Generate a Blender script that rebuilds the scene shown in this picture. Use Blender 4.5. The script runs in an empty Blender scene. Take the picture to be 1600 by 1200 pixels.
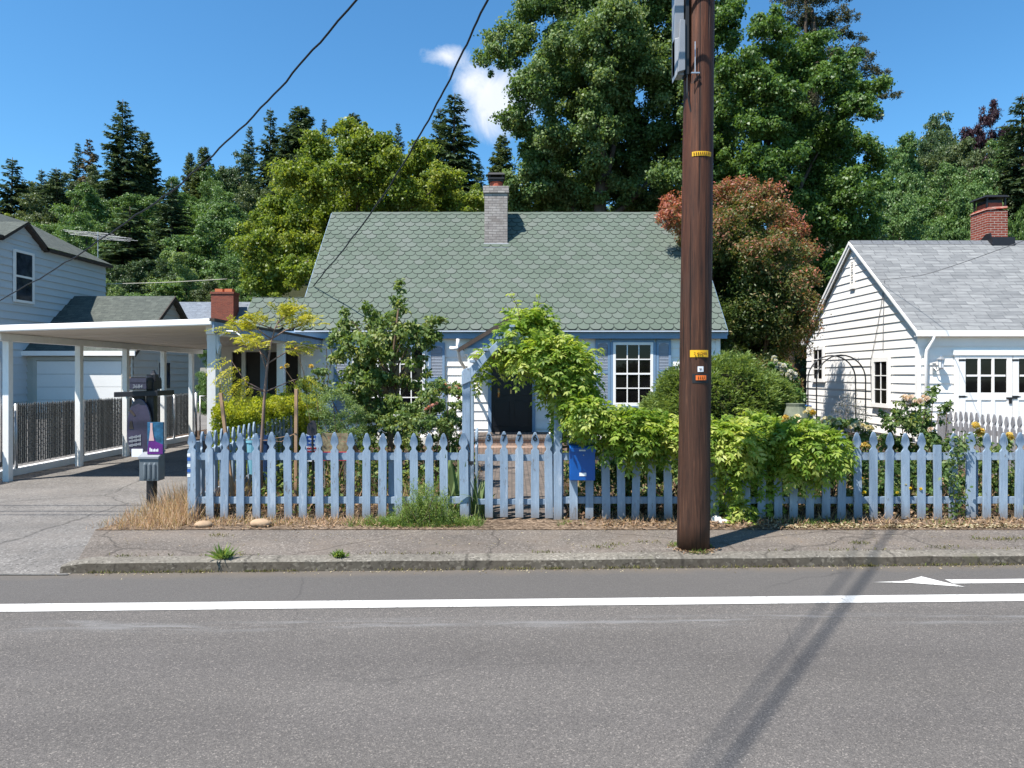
import bpy, math, random
import numpy as np
from mathutils import Vector, Matrix
random.seed(5)
rng = np.random.default_rng(11)
F = 1066.67; HY = 585.0; EYE = 1.6          # focal length in photo pixels, horizon row, eye height above the pavement
SC = bpy.context.scene
COL = SC.collection
SUN_V = Vector((1.0, 0.87, -2.3)).normalized()   # the way sunlight travels

def PX(px, d): return (px - 800.0) / F * d
def PZ(py, d): return EYE - (py - HY) / F * d
def PT(px, py, d): return np.array((PX(px, d), d, PZ(py, d)))
def lin(r, g, b):
    f = lambda c: (c/255)/12.92 if c/255 <= 0.04045 else (((c/255)+0.055)/1.055)**2.4
    return (f(r), f(g), f(b))

# ------------------------------------------------------------------ materials
def new_mat(name):
    m = bpy.data.materials.new(name); m.use_nodes = True
    nt = m.node_tree; nt.nodes.clear()
    out = nt.nodes.new('ShaderNodeOutputMaterial'); b = nt.nodes.new('ShaderNodeBsdfPrincipled')
    nt.links.new(b.outputs[0], out.inputs[0])
    return m, nt, b, out
def N(nt, typ, **kw):
    n = nt.nodes.new('ShaderNode' + typ)
    for k, v in kw.items(): setattr(n, k, v)
    return n
def ramp(nt, stops, fac=None):
    r = N(nt, 'ValToRGB'); e = r.color_ramp.elements
    while len(e) < len(stops): e.new(0.5)
    for i, (p, c) in enumerate(stops): e[i].position = p; e[i].color = (*c[:3], 1)
    if fac is not None: nt.links.new(fac, r.inputs[0])
    return r
def math_(nt, op, a, b=None, c=None, clamp=False):
    n = N(nt, 'Math', operation=op, use_clamp=clamp)
    for i, x in enumerate((a, b, c)):
        if x is None: continue
        if isinstance(x, (int, float)): n.inputs[i].default_value = x
        else: nt.links.new(x, n.inputs[i])
    return n.outputs[0]
def mixc(nt, fac, a, b, mode='MIX'):
    n = N(nt, 'MixRGB', blend_type=mode)
    for i, x in enumerate((fac, a, b)):
        if isinstance(x, (int, float)): n.inputs[i].default_value = x
        elif isinstance(x, (tuple, list)): n.inputs[i].default_value = (*x[:3], 1)
        else: nt.links.new(x, n.inputs[i])
    return n.outputs[0]
def coords(nt, scale=(1, 1, 1), which='Position'):
    if which == 'Position': src = N(nt, 'NewGeometry').outputs['Position']
    else: src = N(nt, 'TexCoord').outputs[which]
    mp = N(nt, 'Mapping'); mp.inputs['Scale'].default_value = scale
    nt.links.new(src, mp.inputs[0]); return mp.outputs[0]
def noise(nt, vec, scale, detail=4, rough=0.55, dist=0.0):
    n = N(nt, 'TexNoise'); n.inputs['Scale'].default_value = scale; n.inputs['Detail'].default_value = detail
    n.inputs['Roughness'].default_value = rough; n.inputs['Distortion'].default_value = dist
    nt.links.new(vec, n.inputs['Vector']); return n.outputs['Fac']
def bump(nt, b, h, strength=0.3, dist=0.01):
    n = N(nt, 'Bump'); n.inputs['Strength'].default_value = strength; n.inputs['Distance'].default_value = dist
    nt.links.new(h, n.inputs['Height']); nt.links.new(n.outputs[0], b.inputs['Normal'])
def setp(b, rough=0.6, spec=0.3, metal=0.0):
    b.inputs['Roughness'].default_value = rough; b.inputs['Specular IOR Level'].default_value = spec; b.inputs['Metallic'].default_value = metal

def mat(name, col, rough=0.6, spec=0.3, metal=0.0, amt=0.12, scale=6.0, stretch=(1, 1, 1), bmp=0.0, bscale=60, dirt=None, dirt_at=0.62):
    """one painted / plain surface: base colour with soft large and fine variation, optional stains"""
    m, nt, b, o = new_mat(name); setp(b, rough, spec, metal)
    v = coords(nt, stretch)
    n1 = noise(nt, v, scale, 5, 0.6)
    n2 = noise(nt, v, scale * 11, 3, 0.6)
    f = math_(nt, 'ADD', math_(nt, 'MULTIPLY', n1, 0.65), math_(nt, 'MULTIPLY', n2, 0.35))
    lo = tuple(c * (1 - amt) for c in col); hi = tuple(min(c * (1 + amt), 0.95) for c in col)
    r = ramp(nt, [(0.3, lo), (0.7, hi)], f)
    c = r.outputs[0]
    if dirt:
        dn = noise(nt, v, scale * 2.3, 8, 0.7)
        k = ramp(nt, [(dirt_at, (0, 0, 0)), (dirt_at + 0.12, (1, 1, 1))], dn)
        c = mixc(nt, k.outputs[0], c, dirt)
    nt.links.new(c, b.inputs['Base Color'])
    if bmp: bump(nt, b, noise(nt, v, bscale, 4, 0.65), bmp, 0.01)
    return m

def leaf_mat(name, cols, transl=0.32, rough=0.45, spec=0.35, tcol=1.35):
    m, nt, b, o = new_mat(name); setp(b, rough, spec)
    a = N(nt, 'Attribute', attribute_name='tint')
    n = len(cols)
    r = ramp(nt, [(i / (n - 1), c) for i, c in enumerate(cols)], a.outputs['Fac'])
    nt.links.new(r.outputs[0], b.inputs['Base Color'])
    t = N(nt, 'BsdfTranslucent')
    nt.links.new(mixc(nt, 1.0, r.outputs[0], (1.25 * tcol, 1.2 * tcol, 0.6 * tcol), 'MULTIPLY'), t.inputs[0])
    mx = N(nt, 'MixShader'); mx.inputs[0].default_value = transl
    nt.links.new(b.outputs[0], mx.inputs[1]); nt.links.new(t.outputs[0], mx.inputs[2]); nt.links.new(mx.outputs[0], o.inputs[0])
    return m

M = {}
M['white'] = mat('white_paint', (0.83, 0.80, 0.755), 0.5, 0.35, amt=0.05, scale=1.5, dirt=(0.55, 0.55, 0.52), dirt_at=0.68)
M['white_trim'] = mat('white_trim', (0.84, 0.815, 0.775), 0.45, 0.35, amt=0.04, scale=3)
M['cream'] = mat('cream_paint', (0.62, 0.60, 0.54), 0.5, 0.3, amt=0.08, scale=2, dirt=(0.4, 0.37, 0.3), dirt_at=0.66)
M['carport'] = mat('carport_paint', (0.80, 0.79, 0.76), 0.5, 0.3, amt=0.09, scale=3, stretch=(1, 1, .4), dirt=(0.33, 0.3, 0.25), dirt_at=0.67, bmp=.1)
M['ceiling'] = mat('ceiling_boards', (0.66, 0.59, 0.50), 0.6, 0.25, amt=0.12, scale=1.2, stretch=(.25, 2, 1), dirt=(0.16, 0.13, 0.1), dirt_at=0.70)
M['blue'] = mat('weathered_blue_paint', (0.265, 0.355, 0.47), 0.6, 0.25, amt=0.24, scale=5, stretch=(3, 3, .5), bmp=0.3, bscale=45, dirt=(0.15, 0.20, 0.27), dirt_at=0.60)
M['blue_trim'] = mat('blue_trim', (0.18, 0.27, 0.38), 0.5, 0.3, amt=0.1, scale=4)
M['pale_post'] = mat('pale_blue_grey_post', (0.60, 0.585, 0.56), 0.55, 0.25, amt=0.1, scale=5, stretch=(3, 3, .6))
M['gutter'] = mat('pale_gutter', (0.45, 0.50, 0.56), 0.45, 0.35, amt=0.08, scale=3)
M['screen'] = mat('dark_porch_screen', (0.035, 0.028, 0.024), 0.6, 0.2, amt=.3, scale=5)
M['shutter'] = mat('shutter_grey_blue', (0.38, 0.42, 0.49), 0.5, 0.3, amt=0.08, scale=4)
def blue_fence():
    m, nt, b, o = new_mat('weathered_blue_fence'); setp(b, .62, .22)
    v = coords(nt, (3, 3, .5)); oi = N(nt, 'ObjectInfo')
    base = ramp(nt, [(0, (.215, .285, .370)), (.5, (.248, .322, .408)), (1, (.282, .355, .435))], oi.outputs['Random']).outputs[0]
    c = mixc(nt, 1, base, ramp(nt, [(.3, (.80, .82, .84)), (.7, (1.18, 1.15, 1.12))], noise(nt, v, 5, 6, .65)).outputs[0], 'MULTIPLY')
    grain = noise(nt, coords(nt, (1, 1, .06)), 75, 4, .7)
    c = mixc(nt, .6, c, ramp(nt, [(.3, (.78, .80, .82)), (.65, (1.08, 1.07, 1.06))], grain).outputs[0], 'MULTIPLY')
    peel = math_(nt, 'ADD', math_(nt, 'MULTIPLY', noise(nt, coords(nt, (1, 1, .3)), 16, 8, .75), .7), math_(nt, 'MULTIPLY', grain, .3))
    c = mixc(nt, ramp(nt, [(.572, (0, 0, 0)), (.61, (.85, .85, .85))], peel).outputs[0], c, (.13, .125, .12))
    c = mixc(nt, ramp(nt, [(.60, (0, 0, 0)), (.66, (.6, .6, .6))], noise(nt, coords(nt, (1, 1, .22)), 11, 7, .7)).outputs[0], c, (.42, .47, .53))
    sx = N(nt, 'SeparateXYZ'); nt.links.new(N(nt, 'NewGeometry').outputs['Position'], sx.inputs[0])
    dz = math_(nt, 'SUBTRACT', 1.0, math_(nt, 'DIVIDE', sx.outputs[2], math_(nt, 'ADD', .06, math_(nt, 'MULTIPLY', noise(nt, v, 6, 5, .7), .26))), clamp=True)
    c = mixc(nt, math_(nt, 'MULTIPLY', dz, .75), c, (.17, .135, .105))
    nt.links.new(c, b.inputs['Base Color']); bump(nt, b, math_(nt, 'ADD', grain, peel), .4, .006); return m
M['blue'] = blue_fence()
M['grey_wood'] = mat('grey_weathered_wood', (0.24, 0.23, 0.235), 0.8, 0.15, amt=0.35, scale=5, stretch=(5, 5, .6), bmp=.4)
M['siding_blue'] = mat('pale_blue_siding', (0.53, 0.565, 0.58), 0.55, 0.3, amt=0.05, scale=1.2)
M['siding_grey'] = mat('warm_grey_siding', (0.44, 0.43, 0.38), 0.6, 0.25, amt=0.08, scale=1.5, dirt=(0.25, 0.24, 0.2), dirt_at=.68)
M['garage_door'] = mat('garage_door_paint', (0.74, 0.73, 0.70), 0.5, 0.3, amt=0.04, scale=1)
M['dark_trim'] = mat('dark_brown_trim', (0.055, 0.042, 0.034), 0.6, 0.25, amt=0.25, scale=6)
M['fascia_brown'] = mat('brown_fascia', (0.075, 0.054, 0.042), 0.6, 0.25, amt=0.25, scale=6)
M['black_iron'] = mat('black_iron', (0.015, 0.015, 0.016), 0.5, 0.4, amt=0.2)
M['black_paint'] = mat('black_paint', (0.018, 0.017, 0.02), 0.45, 0.35, amt=0.25, scale=12)
M['door_black'] = mat('door_black', (0.006, 0.007, 0.010), 0.35, 0.4, amt=0.2)
M['brass'] = mat('brass', (0.55, 0.36, 0.14), 0.35, 0.5, 0.9)
M['steel'] = mat('galvanised_steel', (0.45, 0.46, 0.47), 0.4, 0.5, 0.7, amt=0.12, scale=12)
M['grey_plastic'] = mat('grey_plastic', (0.115, 0.135, 0.15), 0.38, 0.45, amt=0.1, scale=14)
M['lid_grey'] = mat('lid_grey', (0.24, 0.25, 0.27), 0.35, 0.45, amt=0.08)
M['mail_blue'] = mat('mailbox_blue', (0.004, 0.075, 0.30), 0.35, 0.45, amt=0.12, scale=8)
M['label_white'] = mat('white_label', (0.75, 0.76, 0.78), 0.4, 0.3, amt=0.05)
M['red'] = mat('red_print', (0.55, 0.05, 0.05), 0.5, 0.3)
M['print_blue'] = mat('blue_print', (0.03, 0.10, 0.36), 0.5, 0.3)
M['purple_dark'] = mat('dark_purple_panel', (0.040, 0.034, 0.062), 0.22, 0.6, amt=0.35, scale=5)
M['purple'] = mat('purple_print', (0.11, 0.018, 0.17), 0.35, 0.4, amt=0.3, scale=9)
M['teal_print'] = mat('blue_sky_print', (0.02, 0.09, 0.17), 0.35, 0.4, amt=0.7, scale=18)
M['pink_print'] = mat('pink_print', (0.55, 0.36, 0.34), 0.4, 0.3)
M['yellow_tag'] = mat('yellow_tag', (0.72, 0.40, 0.012), 0.45, 0.4, amt=0.1, scale=30)
M['orange_tag'] = mat('orange_tag', (0.80, 0.17, 0.03), 0.45, 0.4, amt=0.1, scale=30)
M['tag_ink'] = mat('tag_ink', (0.10, 0.05, 0.01), 0.5)
M['stake'] = mat('raw_stake_wood', (0.36, 0.225, 0.135), 0.75, 0.2, amt=0.25, scale=6, stretch=(4, 4, .5), bmp=.2)
M['bark'] = mat('bark', (0.085, 0.065, 0.05), 0.9, 0.1, amt=0.4, scale=5, stretch=(3, 3, .7), bmp=.6, bscale=18)
M['bark_light'] = mat('pale_bark', (0.22, 0.15, 0.12), 0.85, 0.15, amt=0.3, scale=14)
M['twig'] = mat('brown_twig', (0.13, 0.09, 0.06), 0.85, 0.1, amt=0.3, scale=14)
M['stone'] = mat('tan_stone', (0.36, 0.25, 0.16), 0.8, 0.2, amt=0.25, scale=8, bmp=.3, bscale=30)
M['pale_stone'] = mat('pale_stone', (0.60, 0.57, 0.52), 0.8, 0.2, amt=0.2, scale=8, bmp=.3, bscale=30)
M['pot_blue'] = mat('light_blue_plastic', (0.16, 0.38, 0.48), 0.4, 0.4, amt=.08)
M['pot_navy'] = mat('navy_plastic', (0.02, 0.05, 0.13), 0.4, 0.4, amt=.1)
M['pot_brown'] = mat('brown_clay', (0.13, 0.09, 0.075), 0.7, 0.2, amt=.2)
M['clay'] = mat('red_clay', (0.34, 0.085, 0.05), 0.75, 0.2, amt=.2, scale=10)
M['clay_orange'] = mat('orange_clay', (0.50, 0.17, 0.08), 0.75, 0.2, amt=.12, scale=10)
M['cable'] = mat('black_cable', (0.012, 0.012, 0.014), 0.5, 0.3)
M['cable_pale'] = mat('pale_cable', (0.45, 0.42, 0.33), 0.5, 0.3)
M['cable_grey'] = mat('grey_cable', (0.16, 0.16, 0.17), 0.5, 0.3)
M['curtain'] = mat('pale_curtain', (0.32, 0.31, 0.27), 0.8, 0.1, amt=.3, scale=6, stretch=(8, 8, .5))

def glass_mat(name, col, rough=0.04, amt=0.6):
    m, nt, b, o = new_mat(name); setp(b, rough, 0.3)
    v = coords(nt); n = noise(nt, v, 2.2, 5, 0.65)
    r = ramp(nt, [(0.35, tuple(c * (1 - amt) for c in col)), (0.7, tuple(c * (1 + amt) for c in col))], n)
    nt.links.new(r.outputs[0], b.inputs['Base Color'])
    bump(nt, b, noise(nt, v, 1.7, 1), 0.03, 0.05)
    return m
M['glass'] = glass_mat('dark_window_glass', (0.007, 0.0065, 0.007))
M['glass_blue'] = glass_mat('bluish_window_glass', (0.03, 0.04, 0.055))

def brick_mat(name, c1, c2, mortar, bw=0.2, bh=0.066, msize=0.008, axis='xz', bmp=0.4, soot=None):
    m, nt, b, o = new_mat(name); setp(b, 0.85, 0.2)
    geo = N(nt, 'NewGeometry'); sx = N(nt, 'SeparateXYZ'); nt.links.new(geo.outputs['Position'], sx.inputs[0])
    cx = N(nt, 'CombineXYZ')
    if axis == 'xz':
        nt.links.new(math_(nt, 'ADD', sx.outputs[0], sx.outputs[1]), cx.inputs[0]); nt.links.new(sx.outputs[2], cx.inputs[1])
    else:
        nt.links.new(sx.outputs[1], cx.inputs[0]); nt.links.new(sx.outputs[0], cx.inputs[1])
    t = N(nt, 'TexBrick'); t.inputs['Scale'].default_value = 1.0; t.inputs['Brick Width'].default_value = bw; t.inputs['Row Height'].default_value = bh
    t.inputs['Mortar Size'].default_value = msize; t.inputs['Mortar Smooth'].default_value = 0.3; t.inputs['Bias'].default_value = -0.1
    t.inputs['Color1'].default_value = (*c1, 1); t.inputs['Color2'].default_value = (*c2, 1); t.inputs['Mortar'].default_value = (*mortar, 1)
    nt.links.new(cx.outputs[0], t.inputs['Vector'])
    nn = noise(nt, geo.outputs['Position'], 14, 5, .65)
    c = mixc(nt, 0.55, t.outputs[0], ramp(nt, [(.3, (.55, .55, .55)), (.7, (1.2, 1.2, 1.2))], nn).outputs[0], 'MULTIPLY')
    if soot: c = mixc(nt, ramp(nt, [(.5, (0, 0, 0)), (.68, (.8, .8, .8))], noise(nt, geo.outputs['Position'], 3.1, 6, .7)).outputs[0], c, soot)
    nt.links.new(c, b.inputs['Base Color'])
    bump(nt, b, math_(nt, 'SUBTRACT', math_(nt, 'MULTIPLY', nn, .3), t.outputs['Fac']), bmp, 0.008)
    return m
M['brick_pale'] = brick_mat('pale_painted_brick', (0.40, 0.36, 0.33), (0.27, 0.235, 0.215), (0.17, 0.15, 0.14), soot=(.2, .17, .15))
M['brick_red'] = brick_mat('red_brick', (0.27, 0.058, 0.035), (0.17, 0.040, 0.028), (0.40, 0.33, 0.28))
M['brick_red_far'] = brick_mat('dark_red_brick', (0.30, 0.075, 0.045), (0.20, 0.05, 0.035), (0.20, 0.13, 0.10))
M['brick_step'] = brick_mat('stoop_brick', (0.36, 0.25, 0.19), (0.29, 0.20, 0.155), (0.22, 0.18, 0.15), bw=0.07, bh=0.2)
M['brick_walk'] = brick_mat('walk_brick', (0.155, 0.125, 0.105), (0.115, 0.095, 0.082), (0.09, 0.08, 0.07), axis='xy')

def hex_main():
    m, nt, b, o = new_mat('green_hex_shingle'); setp(b, 0.9, 0.15)
    g = N(nt, 'NewGeometry')
    r = ramp(nt, [(0, (0.098, 0.122, 0.098)), (.4, (0.108, 0.133, 0.107)), (.75, (0.113, 0.136, 0.112)), (1, (0.127, 0.144, 0.125))], g.outputs['Random Per Island'])
    v = coords(nt); f = noise(nt, v, 160, 3, .7); big = noise(nt, v, .9, 5, .6)
    c = mixc(nt, .6, r.outputs[0], ramp(nt, [(.25, (.72, .72, .72)), (.75, (1.25, 1.25, 1.25))], f).outputs[0], 'MULTIPLY')
    c = mixc(nt, .7, c, ramp(nt, [(.3, (.86, .88, .84)), (.7, (1.12, 1.10, 1.12))], big).outputs[0], 'MULTIPLY')
    nt.links.new(c, b.inputs['Base Color']); bump(nt, b, f, .35, .004)
    return m
M['hex'] = hex_main()
M['hex_dark'] = mat('shingle_dark_edge', (0.046, 0.054, 0.048), 0.9, 0.1, amt=.2, scale=20)

def shingle_mat(name, c1, c2, c3, row=0.14, width=0.30):
    m, nt, b, o = new_mat(name); setp(b, 0.9, 0.15)
    uv = N(nt, 'UVMap')
    t = N(nt, 'TexBrick'); t.inputs['Scale'].default_value = 1; t.inputs['Brick Width'].default_value = width; t.inputs['Row Height'].default_value = row
    t.inputs['Mortar Size'].default_value = 0.006; t.inputs['Mortar Smooth'].default_value = .6; t.offset = .37; t.squash = .8; t.squash_frequency = 3
    for k, c in (('Color1', c1), ('Color2', c2), ('Mortar', c3)): t.inputs[k].default_value = (*c, 1)
    nt.links.new(uv.outputs[0], t.inputs['Vector'])
    mp = N(nt, 'Mapping'); mp.inputs['Scale'].default_value = (2.6, 13.0, 1); nt.links.new(uv.outputs[0], mp.inputs[0])
    st = noise(nt, mp.outputs[0], 1.0, 3, .6)
    fine = noise(nt, uv.outputs[0], 90, 3, .7)
    c = mixc(nt, .75, t.outputs[0], ramp(nt, [(.30, (.70, .70, .71)), (.66, (1.16, 1.16, 1.15))], st).outputs[0], 'MULTIPLY')
    c = mixc(nt, .5, c, ramp(nt, [(.25, (.7, .7, .7)), (.75, (1.3, 1.3, 1.3))], fine).outputs[0], 'MULTIPLY')
    nt.links.new(c, b.inputs['Base Color'])
    bump(nt, b, math_(nt, 'SUBTRACT', math_(nt, 'MULTIPLY', fine, .4), t.outputs['Fac']), .5, .01)
    return m
M['shingle_grey'] = shingle_mat('pale_grey_shingle', (0.235, 0.237, 0.235), (0.165, 0.168, 0.170), (0.06, 0.062, 0.065), .145, .42)
M['shingle_green'] = shingle_mat('grey_green_shingle', (0.105, 0.115, 0.10), (0.075, 0.084, 0.075), (0.03, 0.033, 0.03))
M['shingle_bluegrey'] = shingle_mat('blue_grey_shingle', (0.20, 0.225, 0.26), (0.16, 0.18, 0.21), (0.09, 0.1, 0.12))

def asphalt():
    m, nt, b, o = new_mat('road_asphalt'); setp(b, 0.85, 0.25)
    v = coords(nt)
    vo = N(nt, 'TexVoronoi', feature='F1'); vo.inputs['Scale'].default_value = 140; nt.links.new(v, vo.inputs['Vector'])
    sep = N(nt, 'SeparateXYZ'); nt.links.new(vo.outputs['Color'], sep.inputs[0])
    cell = ramp(nt, [(0.0, (.042, .041, .041)), (.25, (.070, .068, .067)), (.72, (.090, .086, .085)), (.92, (.125, .119, .115)), (1.0, (.24, .225, .21))], sep.outputs[0])
    vo2 = N(nt, 'TexVoronoi', feature='F1'); vo2.inputs['Scale'].default_value = 300; nt.links.new(v, vo2.inputs['Vector'])
    s2 = N(nt, 'SeparateXYZ'); nt.links.new(vo2.outputs['Color'], s2.inputs[0])
    cell2 = ramp(nt, [(0, (.05, .048, .048)), (.7, (.10, .096, .095)), (1, (.19, .18, .17))], s2.outputs[1])
    c = mixc(nt, .45, cell.outputs[0], cell2.outputs[0])
    mp = coords(nt, (.35, 1.1, 1))
    big = noise(nt, mp, .9, 6, .62)
    c = mixc(nt, 1.0, c, ramp(nt, [(.28, (1.06, 1.0, .925)), (.72, (1.44, 1.36, 1.265))], big).outputs[0], 'MULTIPLY')
    # smooth greyer strip between the edge line and the kerb (older, finer asphalt)
    sx = N(nt, 'SeparateXYZ'); nt.links.new(v, sx.inputs[0])
    yy = math_(nt, 'SUBTRACT', sx.outputs[1], math_(nt, 'MULTIPLY', sx.outputs[0], .0314))
    strip = ramp(nt, [(0, (0, 0, 0)), (1, (1, 1, 1))], math_(nt, 'MULTIPLY', math_(nt, 'SUBTRACT', yy, 4.945), 8, clamp=True))
    c = mixc(nt, math_(nt, 'MULTIPLY', strip.outputs[0], .75), c, mixc(nt, .3, (.090, .082, .074), cell2.outputs[0]))
    # pale scuff trail in the lane
    wv = noise(nt, coords(nt, (.8, 9, 1)), 1.6, 5, .7)
    yb = math_(nt, 'ABSOLUTE', math_(nt, 'SUBTRACT', yy, math_(nt, 'ADD', 4.50, math_(nt, 'MULTIPLY', noise(nt, coords(nt, (1, 0, 0)), .8, 2), .36))))
    band = math_(nt, 'SUBTRACT', 1.0, math_(nt, 'MULTIPLY', yb, 7.0), clamp=True)
    c = mixc(nt, math_(nt, 'MULTIPLY', band, ramp(nt, [(.46, (0, 0, 0)), (.62, (.65, .65, .65))], wv).outputs[0]), c, (.20, .195, .19))
    # hairline cracks
    vc = N(nt, 'TexVoronoi', feature='DISTANCE_TO_EDGE'); vc.inputs['Scale'].default_value = .42
    dn = N(nt, 'TexNoise'); dn.inputs['Scale'].default_value = 2.2; dn.inputs['Detail'].default_value = 6
    nt.links.new(v, dn.inputs['Vector'])
    nt.links.new(mixc(nt, .16, v, dn.outputs['Color'], 'ADD'), vc.inputs['Vector'])
    crack = ramp(nt, [(.0, (.75, .75, .75)), (.0035, (0, 0, 0))], vc.outputs['Distance'])
    gate = ramp(nt, [(.46, (0, 0, 0)), (.56, (1, 1, 1))], noise(nt, v, .5, 2))
    c = mixc(nt, math_(nt, 'MULTIPLY', math_(nt, 'MULTIPLY', crack.outputs[0], gate.outputs[0]), .55), c, (.03, .029, .028))
    # wheel tracks polished darker along the lane, and old oil drips between them
    yl = math_(nt, 'ADD', yy, math_(nt, 'MULTIPLY', math_(nt, 'SUBTRACT', noise(nt, coords(nt, (.5, .5, 1)), .7, 2), .5), .35))
    for yc, wdt, dark in ((4.05, 2.2, .86), (2.5, 2.2, .86), (3.35, 3.2, .93)):
        tr_ = math_(nt, 'SUBTRACT', 1.0, math_(nt, 'MULTIPLY', math_(nt, 'ABSOLUTE', math_(nt, 'SUBTRACT', yl, yc)), wdt), clamp=True)
        c = mixc(nt, tr_, c, mixc(nt, 1, c, (dark, dark, dark * 1.01), 'MULTIPLY'))
    drip = ramp(nt, [(.66, (0, 0, 0)), (.74, (.55, .55, .55))], noise(nt, coords(nt, (1.1, 2.2, 1)), 1.9, 7, .7))
    c = mixc(nt, drip.outputs[0], c, (.055, .052, .050))
    # dust and grit gathered against the kerb
    gr_ = math_(nt, 'MULTIPLY', math_(nt, 'SUBTRACT', math_(nt, 'ADD', yy, math_(nt, 'MULTIPLY', noise(nt, v, 3, 6,   .7), .35)), 5.93), 7, clamp=True)
    c = mixc(nt, math_(nt, 'MULTIPLY', gr_, .6), c, (.135, .112, .088))
    nt.links.new(c, b.inputs['Base Color'])
    bump(nt, b, sep.outputs[0], .4, .004)
    return m
M['asphalt'] = asphalt()

def paved(name, base, speck, dark, brown, sp=70, crackscale=.5, jointx=None, moss=None):
    m, nt, b, o = new_mat(name); setp(b, 0.88, 0.2)
    v = coords(nt)
    vo = N(nt, 'TexVoronoi', feature='F1'); vo.inputs['Scale'].default_value = sp; nt.links.new(v, vo.inputs['Vector'])
    s = N(nt, 'SeparateXYZ'); nt.links.new(vo.outputs['Color'], s.inputs[0])
    c = ramp(nt, [(0, dark), (.3, base), (.8, base), (1, speck)], s.outputs[0]).outputs[0]
    c = mixc(nt, ramp(nt, [(.45, (0, 0, 0)), (.68, (.75, .75, .75))], noise(nt, v, 2.1, 7, .7)).outputs[0], c, brown)
    c = mixc(nt, 1, c, ramp(nt, [(.3, (.78, .78, .78)), (.7, (1.2, 1.19, 1.17))], noise(nt, coords(nt, (.5, 1, 1)), 1.3, 6, .65)).outputs[0], 'MULTIPLY')
    c = mixc(nt, .8, c, ramp(nt, [(.3, (.85, .85, .85)), (.7, (1.15, 1.15, 1.15))], noise(nt, v, 22, 4, .7)).outputs[0], 'MULTIPLY')
    vc = N(nt, 'TexVoronoi', feature='DISTANCE_TO_EDGE'); vc.inputs['Scale'].default_value = crackscale
    dn = N(nt, 'TexNoise'); dn.inputs['Scale'].default_value = 3; dn.inputs['Detail'].default_value = 7; nt.links.new(v, dn.inputs['Vector'])
    nt.links.new(mixc(nt, .22, v, dn.outputs['Color'], 'ADD'), vc.inputs['Vector'])
    crack = ramp(nt, [(0, (1, 1, 1)), (.006, (0, 0, 0))], vc.outputs['Distance'])
    c = mixc(nt, math_(nt, 'MULTIPLY', crack.outputs[0], .6), c, tuple(x * .35 for x in dark))
    if moss:
        c = mixc(nt, ramp(nt, [(.60, (0, 0, 0)), (.72, (.7, .7, .7))], noise(nt, v, 3.7, 8, .72)).outputs[0], c, moss)
    if jointx:
        sx = N(nt, 'SeparateXYZ'); nt.links.new(v, sx.inputs[0])
        fr = math_(nt, 'ABSOLUTE', math_(nt, 'SUBTRACT', math_(nt, 'FRACT', math_(nt, 'DIVIDE', math_(nt, 'ADD', sx.outputs[0], 40.3), jointx)), .5))
        j = ramp(nt, [(0.490, (0, 0, 0)), (.496, (1, 1, 1))], fr)
        c = mixc(nt, math_(nt, 'MULTIPLY', j.outputs[0], .55), c, tuple(x * .4 for x in dark))
    nt.links.new(c, b.inputs['Base Color'])
    bump(nt, b, math_(nt, 'ADD', s.outputs[0], math_(nt, 'MULTIPLY', noise(nt, v, 30, 4), 1.5)), .35, .005)
    return m
M['pavement'] = paved('old_brown_pavement', (.138, .119, .103), (.265, .235, .205), (.080, .069, .060), (.158, .130, .107), sp=85, crackscale=.4)
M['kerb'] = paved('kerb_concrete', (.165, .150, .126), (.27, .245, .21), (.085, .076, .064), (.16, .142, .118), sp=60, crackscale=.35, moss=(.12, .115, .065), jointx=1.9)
M['kerb_face_shaded'] = paved('shaded_kerb_face_concrete', (.085, .074, .058), (.17, .15, .12), (.045, .038, .030), (.075, .06, .045), sp=45, crackscale=.5, moss=(.075, .075, .03), jointx=1.9)  # darker kerb concrete: shade of the upright face, with dirt, put into the colour
M['drive'] = paved('driveway_concrete', (.160, .149, .138), (.25, .235, .22), (.095, .088, .082), (.178, .161, .146), sp=65, crackscale=.30)

def paint_mat():
    m, nt, b, o = new_mat('road_paint'); setp(b, .6, .3)
    v = coords(nt)
    vo = N(nt, 'TexVoronoi', feature='F1'); vo.inputs['Scale'].default_value = 95; nt.links.new(v, vo.inputs['Vector'])
    s = N(nt, 'SeparateXYZ'); nt.links.new(vo.outputs['Color'], s.inputs[0])
    n = noise(nt, v, 9, 6, .7)
    w = ramp(nt, [(.56, (0, 0, 0)), (.74, (1, 1, 1))], math_(nt, 'ADD', math_(nt, 'MULTIPLY', n, .75), math_(nt, 'MULTIPLY', s.outputs[0], .25)))
    c = mixc(nt, w.outputs[0], ramp(nt, [(.3, (.50, .485, .45)), (.7, (.66, .64, .60))], noise(nt, v, 3, 6)).outputs[0], (.2, .19, .18))
    nt.links.new(c, b.inputs['Base Color']); bump(nt, b, s.outputs[0], .3, .004)
    return m
M['road_paint'] = paint_mat()

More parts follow.
